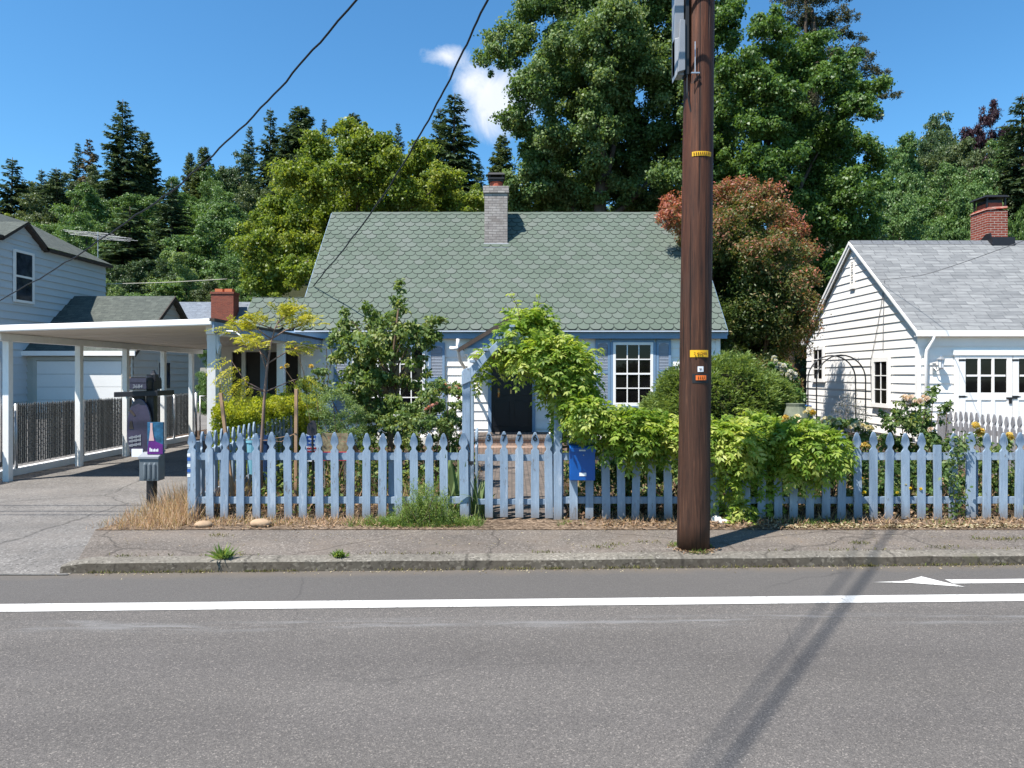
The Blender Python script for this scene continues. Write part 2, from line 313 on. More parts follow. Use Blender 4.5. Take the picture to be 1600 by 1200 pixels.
def soil_mat(name, a, bb, cc):
    m, nt, b, o = new_mat(name); setp(b, .95, .1)
    v = coords(nt)
    vo = N(nt, 'TexVoronoi', feature='F1'); vo.inputs['Scale'].default_value = 38; nt.links.new(v, vo.inputs['Vector'])
    s = N(nt, 'SeparateXYZ'); nt.links.new(vo.outputs['Color'], s.inputs[0])
    c = ramp(nt, [(0, a), (.5, bb), (1, cc)], s.outputs[0]).outputs[0]
    c = mixc(nt, 1, c, ramp(nt, [(.3, (.6, .6, .6)), (.7, (1.3, 1.25, 1.2))], noise(nt, v, 2.7, 6, .7)).outputs[0], 'MULTIPLY')
    nt.links.new(c, b.inputs['Base Color']); bump(nt, b, math_(nt, 'ADD', s.outputs[0], noise(nt, v, 12, 5)), .7, .02)
    return m
M['soil'] = soil_mat('garden_soil', (.035, .025, .018), (.075, .050, .034), (.14, .098, .066))
M['verge'] = soil_mat('dusty_verge', (.075, .054, .038), (.14, .102, .072), (.27, .205, .15))
M['forest_floor'] = soil_mat('forest_floor', (.02, .025, .01), (.035, .04, .018), (.05, .05, .025))

def pole_mat():
    m, nt, b, o = new_mat('brown_pole_wood'); setp(b, .62, .3)
    v = coords(nt, (1, 1, .05))
    g = noise(nt, v, 42, 7, .72, .5); g2 = noise(nt, coords(nt, (1, 1, .16)), 6, 5, .6)
    c = ramp(nt, [(.30, (.012, .006, .004)), (.46, (.046, .020, .011)), (.58, (.066, .029, .016)), (.72, (.130, .060, .033))], g).outputs[0]
    # upper part redder and painted brighter where more light falls, lower part greyed by weather and road dust
    sx = N(nt, 'SeparateXYZ'); nt.links.new(N(nt, 'NewGeometry').outputs['Position'], sx.inputs[0])
    hgt = ramp(nt, [(0, (1.0, 1.02, 1.04)), (.30, (.95, .92, .90)), (.55, (1.2, 1.0, .86)), (1, (1.6, 1.12, .80))], math_(nt, 'DIVIDE', sx.outputs[2], 4.8))
    c = mixc(nt, 1, c, hgt.outputs[0], 'MULTIPLY')
    c = mixc(nt, ramp(nt, [(.55, (0, 0, 0)), (.75, (.40, .40, .40))], g2).outputs[0], c, (.050, .036, .030))
    wv = N(nt, 'TexNoise'); wv.inputs['Scale'].default_value = 30; wv.inputs['Detail'].default_value = 2; nt.links.new(coords(nt, (1, 1, .012)), wv.inputs['Vector'])
    ck = ramp(nt, [(.33, (1, 1, 1)), (.375, (0, 0, 0))], wv.outputs['Fac'])
    c = mixc(nt, math_(nt, 'MULTIPLY', ck.outputs[0], .8), c, (.008, .005, .004))
    nt.links.new(c, b.inputs['Base Color'])
    bump(nt, b, math_(nt, 'SUBTRACT', g, math_(nt, 'MULTIPLY', ck.outputs[0], 1.5)), .8, .008)
    return m
M['pole'] = pole_mat()

# ------------------------------------------------------------------ mesh building
ORG = {}
class MB:
    def __init__(s): s.v = []; s.f = []; s.m = []
    def add(s, vs, fs, mi=0):
        o = len(s.v); s.v += [tuple(map(float, p)) for p in vs]
        s.f += [tuple(i + o for i in f) for f in fs]; s.m += [mi] * len(fs)
    def box(s, x0, x1, y0, y1, z0, z1, mi=0):
        v = [(x, y, z) for z in (z0, z1) for y in (y0, y1) for x in (x0, x1)]
        s.add(v, [(0, 2, 3, 1), (4, 5, 7, 6), (0, 1, 5, 4), (2, 6, 7, 3), (0, 4, 6, 2), (1, 3, 7, 5)], mi)
    def obox(s, c, ax, ay, az, mi=0):
        c, ax, ay, az = map(np.array, (c, ax, ay, az))
        v = [c + i * ax + j * ay + k * az for k in (-1, 1) for j in (-1, 1) for i in (-1, 1)]
        s.add(v, [(0, 2, 3, 1), (4, 5, 7, 6), (0, 1, 5, 4), (2, 6, 7, 3), (0, 4, 6, 2), (1, 3, 7, 5)], mi)
    def bar(s, a, b, w, t, up=(0, 0, 1), mi=0):
        a, b = np.array(a, float), np.array(b, float); d = b - a; L = np.linalg.norm(d); d = d / L
        up = np.array(up, float); x = np.cross(d, up); x /= np.linalg.norm(x); u = np.cross(x, d)
        s.obox((a + b) / 2, x * w / 2, d * L / 2, u * t / 2, mi)
    def prism(s, poly, ext, mi=0):
        n = len(poly); ext = np.array(ext, float); p = [np.array(q, float) for q in poly]
        vs = p + [q + ext for q in p]
        fs = [tuple(range(n))[::-1], tuple(range(n, 2 * n))] + [(i, (i + 1) % n, n + (i + 1) % n, n + i) for i in range(n)]
        s.add(vs, fs, mi)
    def tube(s, pts, r, n=6, mi=0):
        pts = [np.array(p, float) for p in pts]; k = len(pts)
        rs = [r] * k if isinstance(r, (int, float)) else list(r)
        vs = []; prev = None
        for i, p in enumerate(pts):
            t = pts[min(i + 1, k - 1)] - pts[max(i - 1, 0)]; t = t / (np.linalg.norm(t) + 1e-9)
            ref = prev if prev is not None else (np.array((1., 0, 0)) if abs(t[2]) > .8 else np.array((0, 0, 1.)))
            x = ref - t * np.dot(ref, t)
            if np.linalg.norm(x) < 1e-4: x = np.cross(t, (0.3, 0.9, 0.1))
            x /= np.linalg.norm(x); y = np.cross(t, x); prev = x
            for j in range(n):
                a = 2 * math.pi * j / n; vs.append(p + rs[i] * (math.cos(a) * x + math.sin(a) * y))
        fs = [(i * n + j, i * n + (j + 1) % n, (i + 1) * n + (j + 1) % n, (i + 1) * n + j) for i in range(k - 1) for j in range(n)]
        fs += [tuple(range(n))[::-1], tuple(range((k - 1) * n, k * n))]
        s.add(vs, fs, mi)
    def lathe(s, prof, c, n=16, mi=0):
        vs = []; k = len(prof)
        for r, z in prof:
            for j in range(n):
                a = 2 * math.pi * j / n; vs.append((c[0] + r * math.cos(a), c[1] + r * math.sin(a), c[2] + z))
        fs = [(i * n + j, i * n + (j + 1) % n, (i + 1) * n + (j + 1) % n, (i + 1) * n + j) for i in range(k - 1) for j in range(n)]
        fs += [tuple(range(n))[::-1], tuple(range((k - 1) * n, k * n))]
        s.add(vs, fs, mi)
    def blob(s, c, r, seed=0, lat=7, lon=10, rough=.15, mi=0):
        rr = np.random.default_rng(seed); vs = []; fs = []
        for i in range(lat + 1):
            th = math.pi * i / lat
            for j in range(lon):
                ph = 2 * math.pi * j / lon
                k = 1 + rough * (rr.random() - .5) * 2 * (0 if i in (0, lat) else 1)
                vs.append((c[0] + r[0] * k * math.sin(th) * math.cos(ph), c[1] + r[1] * k * math.sin(th) * math.sin(ph), c[2] + r[2] * k * math.cos(th)))
        for i in range(lat):
            for j in range(lon): fs.append((i * lon + j, (i + 1) * lon + j, (i + 1) * lon + (j + 1) % lon, i * lon + (j + 1) % lon))
        s.add(vs, fs, mi)
    def build(s, name, mats, parent=None, loc=None, smooth=False, bevel=0.0, label=None):
        mats = mats if isinstance(mats, (list, tuple)) else [mats]
        org = np.array(ORG[parent.name]) if parent is not None else np.array(loc if loc is not None else (0, 0, 0), float)
        me = bpy.data.meshes.new(name)
        me.from_pydata([tuple(np.array(p) - org) for p in s.v], [], s.f)
        for m in mats: me.materials.append(m)
        if len(mats) > 1: me.polygons.foreach_set('material_index', s.m)
        if smooth: me.polygons.foreach_set('use_smooth', [True] * len(me.polygons))
        me.update()
        return link(name, me, parent, org, bevel, label)
def link(name, me, parent, org, bevel=0.0, label=None):
    o = bpy.data.objects.new(name, me); COL.objects.link(o); ORG[o.name] = tuple(org)
    if parent is not None: o.parent = parent
    else: o.location = tuple(org)
    if bevel:
        b = o.modifiers.new('edge', 'BEVEL'); b.width = bevel; b.segments = 2; b.limit_method = 'ANGLE'; b.harden_normals = False
    if label: o['label'] = label
    return o
def tag(o, label, cat, group=None):
    o['label'] = label; o['category'] = cat
    if group: o['group'] = group
    return o
def thing(name, label, cat, loc, group=None):
    o = bpy.data.objects.new(name, None); COL.objects.link(o); o.location = tuple(map(float, loc)); o.empty_display_size = .2
    ORG[o.name] = tuple(map(float, loc)); return tag(o, label, cat, group)
def struct(o, kind='structure'): o['kind'] = kind; return o
def quad_uv(name, quads, m, parent=None):
    """quads: list of (corner00, corner10, corner11, corner01); UV in metres along/up the slope"""
    me = bpy.data.meshes.new(name); org = np.array(ORG[parent.name]) if parent is not None else np.zeros(3)
    vs = []; fs = []; uvs = []
    for q in quads:
        q = [np.array(p, float) for p in q]; o = len(vs); u = q[1] - q[0]; u = u / np.linalg.norm(u)
        nrm = np.cross(u, q[-1] - q[0]); nrm /= np.linalg.norm(nrm); w = np.cross(nrm, u)
        for p in q: vs.append(tuple(p - org)); uvs.append((float(np.dot(p - q[0], u)) + 3.3 * q[0][1] % 1, float(np.dot(p - q[0], w))))
        fs.append(tuple(range(o, o + len(q))))
    me.from_pydata(vs, [], fs); l = me.uv_layers.new(name='UVMap')
    for i, lp in enumerate(me.loops): l.data[i].uv = uvs[lp.vertex_index]
    me.materials.append(m); me.update()
    return link(name, me, parent, org)
def text_part(name, body, size, loc, m, parent, rot=(math.pi / 2, 0, 0), extrude=.0015, bold=True):
    cu = bpy.data.curves.new('numeral', 'FONT'); cu.body = body; cu.size = size; cu.align_x = 'CENTER'; cu.align_y = 'CENTER'; cu.extrude = extrude * 2
    cu.offset = .0016 * size / .1 if bold else 0
    t = bpy.data.objects.new('numeral', cu); COL.objects.link(t); bpy.context.view_layer.update()
    me = bpy.data.meshes.new_from_object(t.evaluated_get(bpy.context.evaluated_depsgraph_get())); bpy.data.objects.remove(t)
    R = Matrix.Translation(Vector(loc) - Vector(ORG[parent.name])) @ Matrix.Rotation(rot[2], 4, 'Z') @ Matrix.Rotation(rot[1], 4, 'Y') @ Matrix.Rotation(rot[0], 4, 'X')
    me.transform(R); me.materials.clear(); me.materials.append(m)
    return link(name, me, parent, ORG[parent.name])
def dup(o, parent=None):
    c = o.copy(); COL.objects.link(c); c.parent = parent
    for ch in list(o.children): dup(ch, c)
    return c

# ------------------------------------------------------------------ foliage
def unit(a): return a / (np.linalg.norm(a, axis=1, keepdims=True) + 1e-9)
def rdirs(n, g=None): return unit((g or rng).normal(size=(n, 3)))
def leaf_object(name, pos, dirv, nrm, L, W, tint, m, parent=None, fold=.22, org=None, wide=.45):
    n = len(pos); dirv = unit(dirv); side = unit(np.cross(nrm, dirv)); up = unit(np.cross(dirv, side))
    L = np.broadcast_to(L, (n,))[:, None]; W = np.broadcast_to(W, (n,))[:, None]
    org = np.array(ORG[parent.name]) if parent is not None else np.array(org if org is not None else (0, 0, 0), float)
    b = pos - org
    v = np.empty((n, 4, 3))
    v[:, 0] = b
    mid = b + dirv * L * wide + up * W * fold
    v[:, 1] = mid + side * W * .5; v[:, 2] = b + dirv * L - up * W * fold * .6; v[:, 3] = mid - side * W * .5
    me = bpy.data.meshes.new(name)
    me.vertices.add(4 * n); me.vertices.foreach_set('co', v.reshape(-1).astype(np.float32))
    me.loops.add(4 * n); me.loops.foreach_set('vertex_index', np.arange(4 * n, dtype=np.int32))
    me.polygons.add(n); me.polygons.foreach_set('loop_start', np.arange(0, 4 * n, 4, dtype=np.int32))
    me.update(calc_edges=True)
    a = me.attributes.new('tint', 'FLOAT', 'POINT'); a.data.foreach_set('value', np.repeat(np.clip(tint, 0, 1), 4).astype(np.float32))
    me.materials.append(m)
    return link(name, me, parent, org)
def lobes_px(lobes, d, dj=0.5, g=None):
    """photo-space lobes (column, row, radius) at depth d (metres) -> world centres and radii"""
    g = g or rng; c = []; r = []
    for l in lobes:
        dd = d + (l[3] if len(l) > 3 else g.uniform(-dj, dj))
        c.append(PT(l[0], l[1], dd)); r.append(l[2] / F * dd)
    return np.array(c), np.array(r)
def clumps(c, r, k, sub=.5, g=None, lift=.15, spread=.72):
    """break each lobe into k leaf clumps set near its outside"""
    g = g or rng; cc = []; rr = []
    for ci, ri in zip(c, r):
        d = rdirs(k, g); d[:, 2] += lift; d = unit(d)
        cc.append(ci + d * ri * spread * g.uniform(.5, 1.1, (k, 1)) * np.array((1, 1, .9))); rr.append(ri * sub * g.uniform(.65, 1.25, k))
    return np.concatenate(cc), np.concatenate(rr)
def shell(c, r, dens, leaf, g=None, squash=.75, up=.25, thick=.45, jit=.7, maxn=400000, droop=.5):
    """leaves on the outside of every clump; dens = leaf faces per clump area"""
    g = g or rng
    n = np.maximum((dens * 4 * math.pi * r ** 2 / (leaf * leaf * .45)).astype(int), 6)
    idx = np.repeat(np.arange(len(c)), n)
    if len(idx) > maxn: idx = g.choice(idx, maxn, replace=False)
    d = rdirs(len(idx), g); d[:, 2] += up; d = unit(d)
    rad = r[idx] * (1 - thick * g.random(len(idx)) ** 1.6)
    ax = g.uniform(.62, 1.38, (len(c), 3)); ax[:, 2] = g.uniform(.7, 1.15, len(c)) * squash
    stray = np.where(g.random(len(idx)) < .10, g.uniform(1.0, 1.38, len(idx)), 1.0)
    off = d * (rad * stray)[:, None] * ax[idx]
    k1 = 5.5 / r[idx]; q = c[idx] + off
    off = off * (1 + .22 * np.sin(q[:, 0] * k1 + 1.3) * np.sin(q[:, 2] * k1 * .9) + .16 * np.sin(q[:, 1] * k1 * 1.7 + q[:, 2] * k1 * 1.3))[:, None]
    pos = c[idx] + off
    nrm = unit(d + jit * g.normal(size=d.shape) + np.array((0, 0, .35)))
    t = np.cross(nrm, rdirs(len(idx), g)); t = unit(t); t[:, 2] -= droop; t = unit(t)
    ct = g.random(len(c))
    tint = .45 * ct[idx] + .55 * g.random(len(idx))
    return pos, t, nrm, tint, idx
def compound(pos, rach, n_pair, L, lw, ll, g=None, droop=.55):
    """pinnate leaves: returns leaflets' base, direction, normal and the index of their leaf"""
    g = g or rng; n = len(pos); rach = unit(rach); up = unit(np.array((0, 0, 1.)) + .35 * g.normal(size=(n, 3)))
    side = unit(np.cross(rach, up)); L = np.broadcast_to(L, (n,))[:, None]
    P_, D_, N_, S_, I_ = [], [], [], [], []
    for j in range(n_pair):
        t = (j + .6) / n_pair
        base = pos + rach * L * t - np.array((0, 0, 1.)) * L * droop * t * t
        fw = unit(rach - np.array((0, 0, 1.)) * 2 * droop * t)
        for sgn in (-1, 1) if j < n_pair - 1 else (-1, 0, 1):
            d = unit(fw * (.55 if sgn else 1) + side * sgn + np.array((0, 0, -.28)) + .13 * g.normal(size=(n, 3)))
            P_.append(base); D_.append(d); N_.append(unit(np.cross(d, side if not sgn else fw) * (sgn if sgn else 1) + .25 * g.normal(size=(n, 3))))
            S_.append(ll * (1 - .35 * abs(t - .45)) * g.uniform(.85, 1.15, n)); I_.append(np.arange(n))
    nn = np.concatenate(N_); nn[nn[:, 2] < 0] *= -1
    return np.concatenate(P_), np.concatenate(D_), nn, np.concatenate(S_), np.concatenate(I_)
# ================================================================== the setting
KS = 0.0314                                     # the street runs a little askew to the house line
def kerb_y(x): return 5.96 + KS * (x - 0.4)
def line_y(x): return 5.076 + KS * x
def hill_z(x, y):
    s = max(0.0, y - 34 - 0.0 * x)
    z = 0.245 * s if s < 140 else 0.245 * 140 + .05 * (s - 140)
    z += 1.6 * math.sin(x * .043 + y * .02) * min(1, s / 25) + 1.0 * math.sin(x * .11 - y * .07) * min(1, s / 25)
    if x > 20: z += .06 * min(s, 60) * min(1, (x - 20) / 30)
    return z
def terrain_z(x, y): return hill_z(x, y) if y > 34 else 0.0
mb = MB(); nx, ny = 60, 60
xs = np.linspace(-260, 260, nx); ys = np.concatenate([np.linspace(-160, 30, 12), np.linspace(34, 330, ny - 12)])
vs = [(x, y, -.26 if y <= 34 else hill_z(x, y) - .26) for y in ys for x in xs]
mb.add(vs, [(j * nx + i, j * nx + i + 1, (j + 1) * nx + i + 1, (j + 1) * nx + i) for j in range(len(ys) - 1) for i in range(nx - 1)])
struct(mb.build('ground', M['forest_floor'], smooth=True))

mb = MB()
xa, xb = -60.0, 60.0
mb.add([(xa, -7 + KS * xa, -.10), (xb, -7 + KS * xb, -.10), (xb, kerb_y(xb), -.10), (xa, kerb_y(xa), -.10)], [(0, 1, 2, 3)])
struct(mb.build('road', M['asphalt']))

mb = MB(); z = -.096
def strip(x0, x1, yf, w):
    n = 40
    vs = []
    for i in range(n + 1):
        x = x0 + (x1 - x0) * i / n; wob = random.uniform(-.004, .004)
        vs += [(x, yf(x) - w / 2 + wob, z), (x, yf(x) + w / 2 + random.uniform(-.004, .004), z)]
    mb.add(vs, [(2 * i, 2 * i + 2, 2 * i + 3, 2 * i + 1) for i in range(n)])
strip(-40, 40, line_y, .164)
ay = lambda x: 5.576 + KS * (x - 3.03)
strip(3.58, 20, ay, .102)
pts = [(3.02, ay(3.02)), (3.34, ay(3.34) - .012), (3.70, ay(3.6) - .165), (3.60, ay(3.6) - .02), (3.664, ay(3.66)), (3.50, ay(3.55) + .15), (3.33, ay(3.33) + .03)]
pts = [(2.95, ay(2.95)), (3.24, ay(3.24) - .029), (3.62, ay(3.62) - .146), (3.52, ay(3.52)), (3.44, ay(3.44) + .146), (3.22, ay(3.22) + .027)]
mb.add([(x, y, z) for x, y in pts], [(0, 1, 2, 3), (0, 3, 4, 5)])
struct(mb.build('road_markings', M['road_paint']))

# kerb: a real step, worn edge
mb = MB(); x0 = -3.86; n = 120; prof = [(0, -.10), (.012, -.02), (.03, -.004), (.16, .0), (.16, -.10)]
vs = []
for i in range(n + 1):
    x = x0 + (20 - x0) * i / n
    g = min(1, .55 + max(.0, (x - x0) / .12)); w = random.uniform(-.007, .006); h = random.uniform(-.005, .002)
    for k, (dy, zz) in enumerate(prof):
        vs.append((x, kerb_y(x) + dy + (w if k in (0, 1, 2) else 0), -.10 + (zz + .10) * (.25 + .75 * g) + (h if k in (1, 2) else 0)))
k = len(prof); mb.add(vs, [(i * k + j, (i + 1) * k + j, (i + 1) * k + j + 1, i * k + j + 1) for i in range(n) for j in range(k - 1)] + [tuple(range(k))])
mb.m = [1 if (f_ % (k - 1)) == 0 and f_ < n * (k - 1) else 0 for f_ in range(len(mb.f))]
struct(mb.build('kerb', [M['kerb'], M['kerb_face_shaded']]))
mb = MB()
mb.add([(-3.80, kerb_y(-3.8) + .155, -.02), (-3.2, kerb_y(-3.2) + .155, -.004), (20, kerb_y(20) + .155, -.004), (20, 7.28, .0), (3.5, 7.16, .0), (-1.0, 7.26, .0), (-4.3, 7.05, .0),
    (-3.80, kerb_y(-3.8) + .155, -.2), (-4.3, 7.05, -.2), (20, kerb_y(20) + .155, -.2), (-3.2, kerb_y(-3.2) + .155, -.2)], [(0, 1, 2, 3, 4, 5, 6), (6, 8, 7, 0), (0, 7, 10, 1), (1, 10, 9, 2)])
struct(mb.build('pavement', M['pavement']))
mb = MB(); nx, ny = 26, 30
vs = []
for j in range(ny + 1):
    for i in range(nx + 1):
        y = 5.72 + (16.6 - 5.72) * (j / ny) ** 1.6
        xr = -3.76 - .5 * min(1, max(0, (y - 5.98) / 1.07)) if y < 7.06 else -3.6; xl = -8.4 if y > 8.6 else -8.4 - 4 * (8.6 - y) / 2.7
        x = xl + (xr - xl) * i / nx
        yy = max(y, kerb_y(x) - .02) if j == 0 else y
        t = min(1, max(0, (yy - kerb_y(x)) / .8)); zz = -.096 + .086 * (t * t * (3 - 2 * t))
        vs.append((x, yy, zz))
mb.add(vs, [(j * (nx + 1) + i, j * (nx + 1) + i + 1, (j + 1) * (nx + 1) + i + 1, (j + 1) * (nx + 1) + i) for j in range(ny) for i in range(nx)])
struct(mb.build('driveway', M['drive'], smooth=True))
mb = MB()
mb.add([(-3.75, 7.2, -.012), (7.7, 7.2, -.012), (9.3, 15.7, -.012), (9.3, 34.2, -.012), (-9, 34.2, -.012), (-9, 16.4, -.012), (-4.3, 16.4, -.012), (-4.3, 9, -.012)], [(0, 1, 2, 3, 4, 5, 6, 7)])
struct(mb.build('front_yard_soil', M['soil']))
mb = MB()
mb.add([(-4.28, 7.00, .004), (-3.2, 7.02, .006), (20, 7.0, .005), (20, 7.75, .008), (-3.4, 7.75, .008), (-3.75, 9.2, .010), (-3.95, 9.2, .010)], [(0, 1, 2, 3, 4, 5, 6)])
struct(mb.build('verge', M['verge']))
mb = MB()
mb.add([(7.7, 7.4, -.008), (20, 7.4, -.008), (20, 15.8, -.008), (9.3, 15.8, -.008)], [(0, 1, 2, 3)])
mb.add([(-60, 6.2, -.2), (-8.3, 6.2, -.2), (-8.3, 34, -.01), (-60, 34, -.01)], [(0, 1, 2, 3)])
struct(mb.build('neighbour_ground', M['verge']))
mb = MB(); mb.add([(-22, 6.4, -.05), (-8.4, 6.4, -.05), (-8.2, 28.1, .0), (-20.5, 28.1, .0)], [(0, 1, 2, 3)]); struct(mb.build('neighbour_driveway', M['drive']))
mb = MB()
mb.add([(-.52, 7.6, .012), (.62, 7.6, .012), (.75, 14.3, .012), (-.75, 14.3, .012)], [(0, 1, 2, 3)])
struct(mb.build('garden_path', M['brick_walk']))

# ================================================================== house helpers
def siding(mb, o, u, nrm, z0, z1, span, expo=.2, lap=.022, mi=0):
    """lapped boards on a vertical wall; o = wall origin at u=0, span(z) -> (u0,u1)"""
    o, u, nrm = map(lambda a: np.array(a, float), (o, u, nrm)); zv = np.array((0, 0, 1.))
    k = 0; z = z0
    while z < z1 - .01:
        zt = min(z + expo + .012, z1)
        a0, a1 = span(z); b0, b1 = span(zt)
        if a1 - a0 > .02:
            if b1 - b0 < 0: b0 = b1 = (b0 + b1) / 2
            p = lambda uu, zz, d: o + u * uu + zv * (zz - o[2]) + nrm * d
            ja = lap * random.uniform(.85, 1.15)
            vs = [p(a0, z, ja), p(a1, z, ja), p(b1, zt, .003), p(b0, zt, .003), p(a0, z, -.01), p(a1, z, -.01)]
            mb.add(vs, [(0, 1, 2, 3), (4, 5, 1, 0)], mi)
        z += expo
def hex_roof(mb, o, u, s, n, U, S, w=.272, e=.181, clipfn=None):
    o, u, s, n = map(lambda a: np.array(a, float), (o, u, s, n))
    shape = [(-.5, .56), (-.46, .40), (-.38, .19), (-.24, .03), (0, 0), (.24, .03), (.38, .19), (.46, .40), (.5, .56), (.5, 1.70), (-.5, 1.70)]
    rows = int(S / e) + 1
    for r in range(rows):
        off = (r % 2) * .5 * w
        for c in range(-1, int(U / w) + 2):
            cu = c * w + off
            if cu + w / 2 < .01 or cu - w / 2 > U - .01: continue
            jz = random.uniform(0, .003)
            def pt(a, b, h, ins):
                uu = cu + a * w * (1 - ins / (w * .5) if ins else 1); vv = r * e + b * e
                if ins: vv += ins * (.95 if b < .5 else .4 if b < .7 else 0)
                uu = min(max(uu, 0), U); vv = min(max(vv, 0), S)
                lift = .018 * (1 - min(b / 1.75, 1)) + h + jz + .004
                return o + u * uu + s * vv + n * lift
            outer = [pt(a, b, 0, 0) for a, b in shape]; inner = [pt(a, b, .0035, .0085) for a, b in shape]
            low = [pt(a, b, -.016, 0) for a, b in shape[:9]]
            k = len(outer)
            mb.add(outer, [tuple(range(k))], 1)
            mb.add(inner, [tuple(range(k))], 0)
            mb.add(low + outer[:9], [(i, i + 1, 9 + i + 1, 9 + i) for i in range(8)], 1)
def rail_window(root, x0, x1, z0, z1, y, cols, rows, m, glass, t=.025, meeting=True, name='window', frame=.06):
    """double-hung window on a wall facing -y"""
    f = MB()
    f.box(x0, x0 + frame, y - .05, y, z0, z1); f.box(x1 - frame, x1, y - .05, y, z0, z1)
    f.box(x0 + frame, x1 - frame, y - .05, y, z1 - frame, z1); f.box(x0 + frame, x1 - frame, y - .052, y, z0, z0 + frame * 1.25)
    ix0, ix1, iz0, iz1 = x0 + frame, x1 - frame, z0 + frame * 1.25, z1 - frame
    for i in range(1, cols): xx = ix0 + (ix1 - ix0) * i / cols; f.box(xx - t / 2, xx + t / 2, y - .042, y - .012, iz0, iz1)
    for i in range(1, rows):
        zz = iz0 + (iz1 - iz0) * i / rows; tt = t * (1.7 if meeting and i == rows // 2 else 1)
        f.box(ix0, ix1, y - .044, y - .013, zz - tt / 2, zz + tt / 2)
    fo = f.build(name, m, root, bevel=.003)
    g = MB(); g.box(ix0, ix1, y - .024, y - .018, iz0, iz1); g.build('pane', glass, fo)
    return fo

# ================================================================== the white house
WY, WX0, WX1 = 15.6, -4.80, 4.74
house = thing('white_house', 'white clapboard house with green scalloped roof behind the blue picket fence', 'house', (0, WY, 0))
w = MB()
w.box(WX0 + .02, WX1 - .02, WY + .01, 21.6, 0, 2.55)
siding(w, (WX0, WY, .22), (1, 0, 0), (0, -1, 0), .15, 2.56, lambda z: (0, WX1 - WX0), .205, .024)
w.box(WX1 - .09, WX1 + .012, WY - .03, WY + .07, .1, 2.56); w.box(WX0 - .012, WX0 + .09, WY - .03, WY + .07, .1, 2.56)
def gab(z): 
    t = max(0, (z - 2.5) / 3.4); return (3.1 * t, 6.0 - 3.1 * t)
siding(w, (WX1, WY, .15), (0, 1, 0), (1, 0, 0), .15, 5.75, gab, .205)
siding(w, (WX0, 21.6, .15), (0, -1, 0), (-1, 0, 0), .15, 5.75, gab, .205)
w.build('wall', M['white'], house)
f = MB(); f.box(WX0 - .05, WX1 + .05, WY - .06, 21.7, -.05, .17); f.build('foundation', M['cream'], house)
# roof body + scalloped shingles
EY, EZ, RY, RZ = 15.43, 2.60, 18.60, 5.99
sl = np.array((0, RY - EY, RZ - EZ)); SL = np.linalg.norm(sl); sl = sl / SL; nr = np.array((0, -sl[2], sl[1]))
rb = MB(); RX0, RX1 = -4.90, 4.86
rb.prism([(RX0, EY, EZ - .01), (RX0, RY, RZ - .01), (RX0, 2 * RY - EY, EZ - .01), (RX0, 2 * RY - EY - .06, EZ - .10), (RX0, RY, RZ - .12), (RX0, EY + .06, EZ - .10)], (RX1 - RX0, 0, 0), 1)
hex_roof(rb, (RX0, EY - .02, EZ), (1, 0, 0), sl, nr, RX1 - RX0, SL - .05)
rb.add([np.array((RX0, EY - .02, EZ)) + nr * .002, np.array((RX1, EY - .02, EZ)) + nr * .002, np.array((RX1, EY - .02, EZ)) + sl * .12 + nr * .010, np.array((RX0, EY - .02, EZ)) + sl * .12 + nr * .010], [(0, 1, 2, 3)], 0)
roof = rb.build('roof', [M['hex'], M['hex_dark']], house)
c = MB()
x = RX0
while x < RX1 - .05:
    L = min(.3, RX1 - x); a = random.uniform(-.004, .004)
    c.add([(x, RY - .12, RZ - .105 + a), (x + L, RY - .12, RZ - .105 + a), (x + L, RY, RZ + .035 + a), (x, RY, RZ + .035 + a), (x + L, RY + .12, RZ - .10), (x, RY + .12, RZ - .10)], [(0, 1, 2, 3), (3, 2, 4, 5)])
    c.add([(x, RY - .125, RZ - .125), (x + L, RY - .125, RZ - .125), (x + L, RY - .12, RZ - .10), (x, RY - .12, RZ - .10)], [(0, 1, 2, 3)], 1)
    x += .3
c.build('ridge_cap', [M['hex'], M['hex_dark']], roof)
fa = MB(); fa.box(RX0, RX1, EY - .015, EY + .03, EZ - .19, EZ - .02); fa.box(RX0 + .03, RX1 - .03, EY + .03, WY + .02, EZ - .17, EZ - .14)
fa.build('fascia', M['blue_trim'], house)
g = MB(); g.box(RX0, RX1, EY - .10, EY - .016, EZ - .050, EZ - .018); g.build('gutter', M['gutter'], house, bevel=.012)
for xx in (RX0 - .025, RX1 + .0):
    rk = MB(); rk.prism([(xx, EY, EZ - .12), (xx, EY, EZ + .0), (xx, RY, RZ + .0), (xx, RY, RZ - .14)], (.024, 0, 0)); rk.build('rake_board', M['blue_trim'], house)
# chimney
ch = MB(); cx0, cx1, cy0, cy1 = -.71, -.115, 17.61, 18.25
ch.box(cx0, cx1, cy0, cy1, 4.6, 6.28); ch.box(cx0 - .035, cx1 + .035, cy0 - .035, cy1 + .035, 6.28, 6.455)
chim = ch.build('chimney', M['brick_pale'], roof, bevel=.006)
fl = MB(); fl.box(cx0 - .03, cx1 + .03, cy0 - .13, cy0 - .005, 4.82, 4.855); fl.obox(((cx0 + cx1) / 2, cy0 - .03, 4.915), ((cx1 - cx0) / 2 + .02, 0, 0), (0, .03, .07), (0, .006, -.003))
fl.build('chimney_flashing', M['lid_grey'], roof)
fp = MB(); fp.lathe([(.17, 0), (.165, .2), (.15, .2)], ((cx0 + cx1) / 2, 17.93, 6.45), 14)
flue = fp.build('chimney_flue', M['clay'], roof, smooth=False)
cp = MB(); X_, Y_ = (cx0 + cx1) / 2, 17.93
cp.box(X_ - .21, X_ + .21, Y_ - .2, Y_ + .2, 6.68, 6.72); cp.box(X_ - .17, X_ + .17, Y_ - .17, Y_ + .17, 6.63, 6.68)
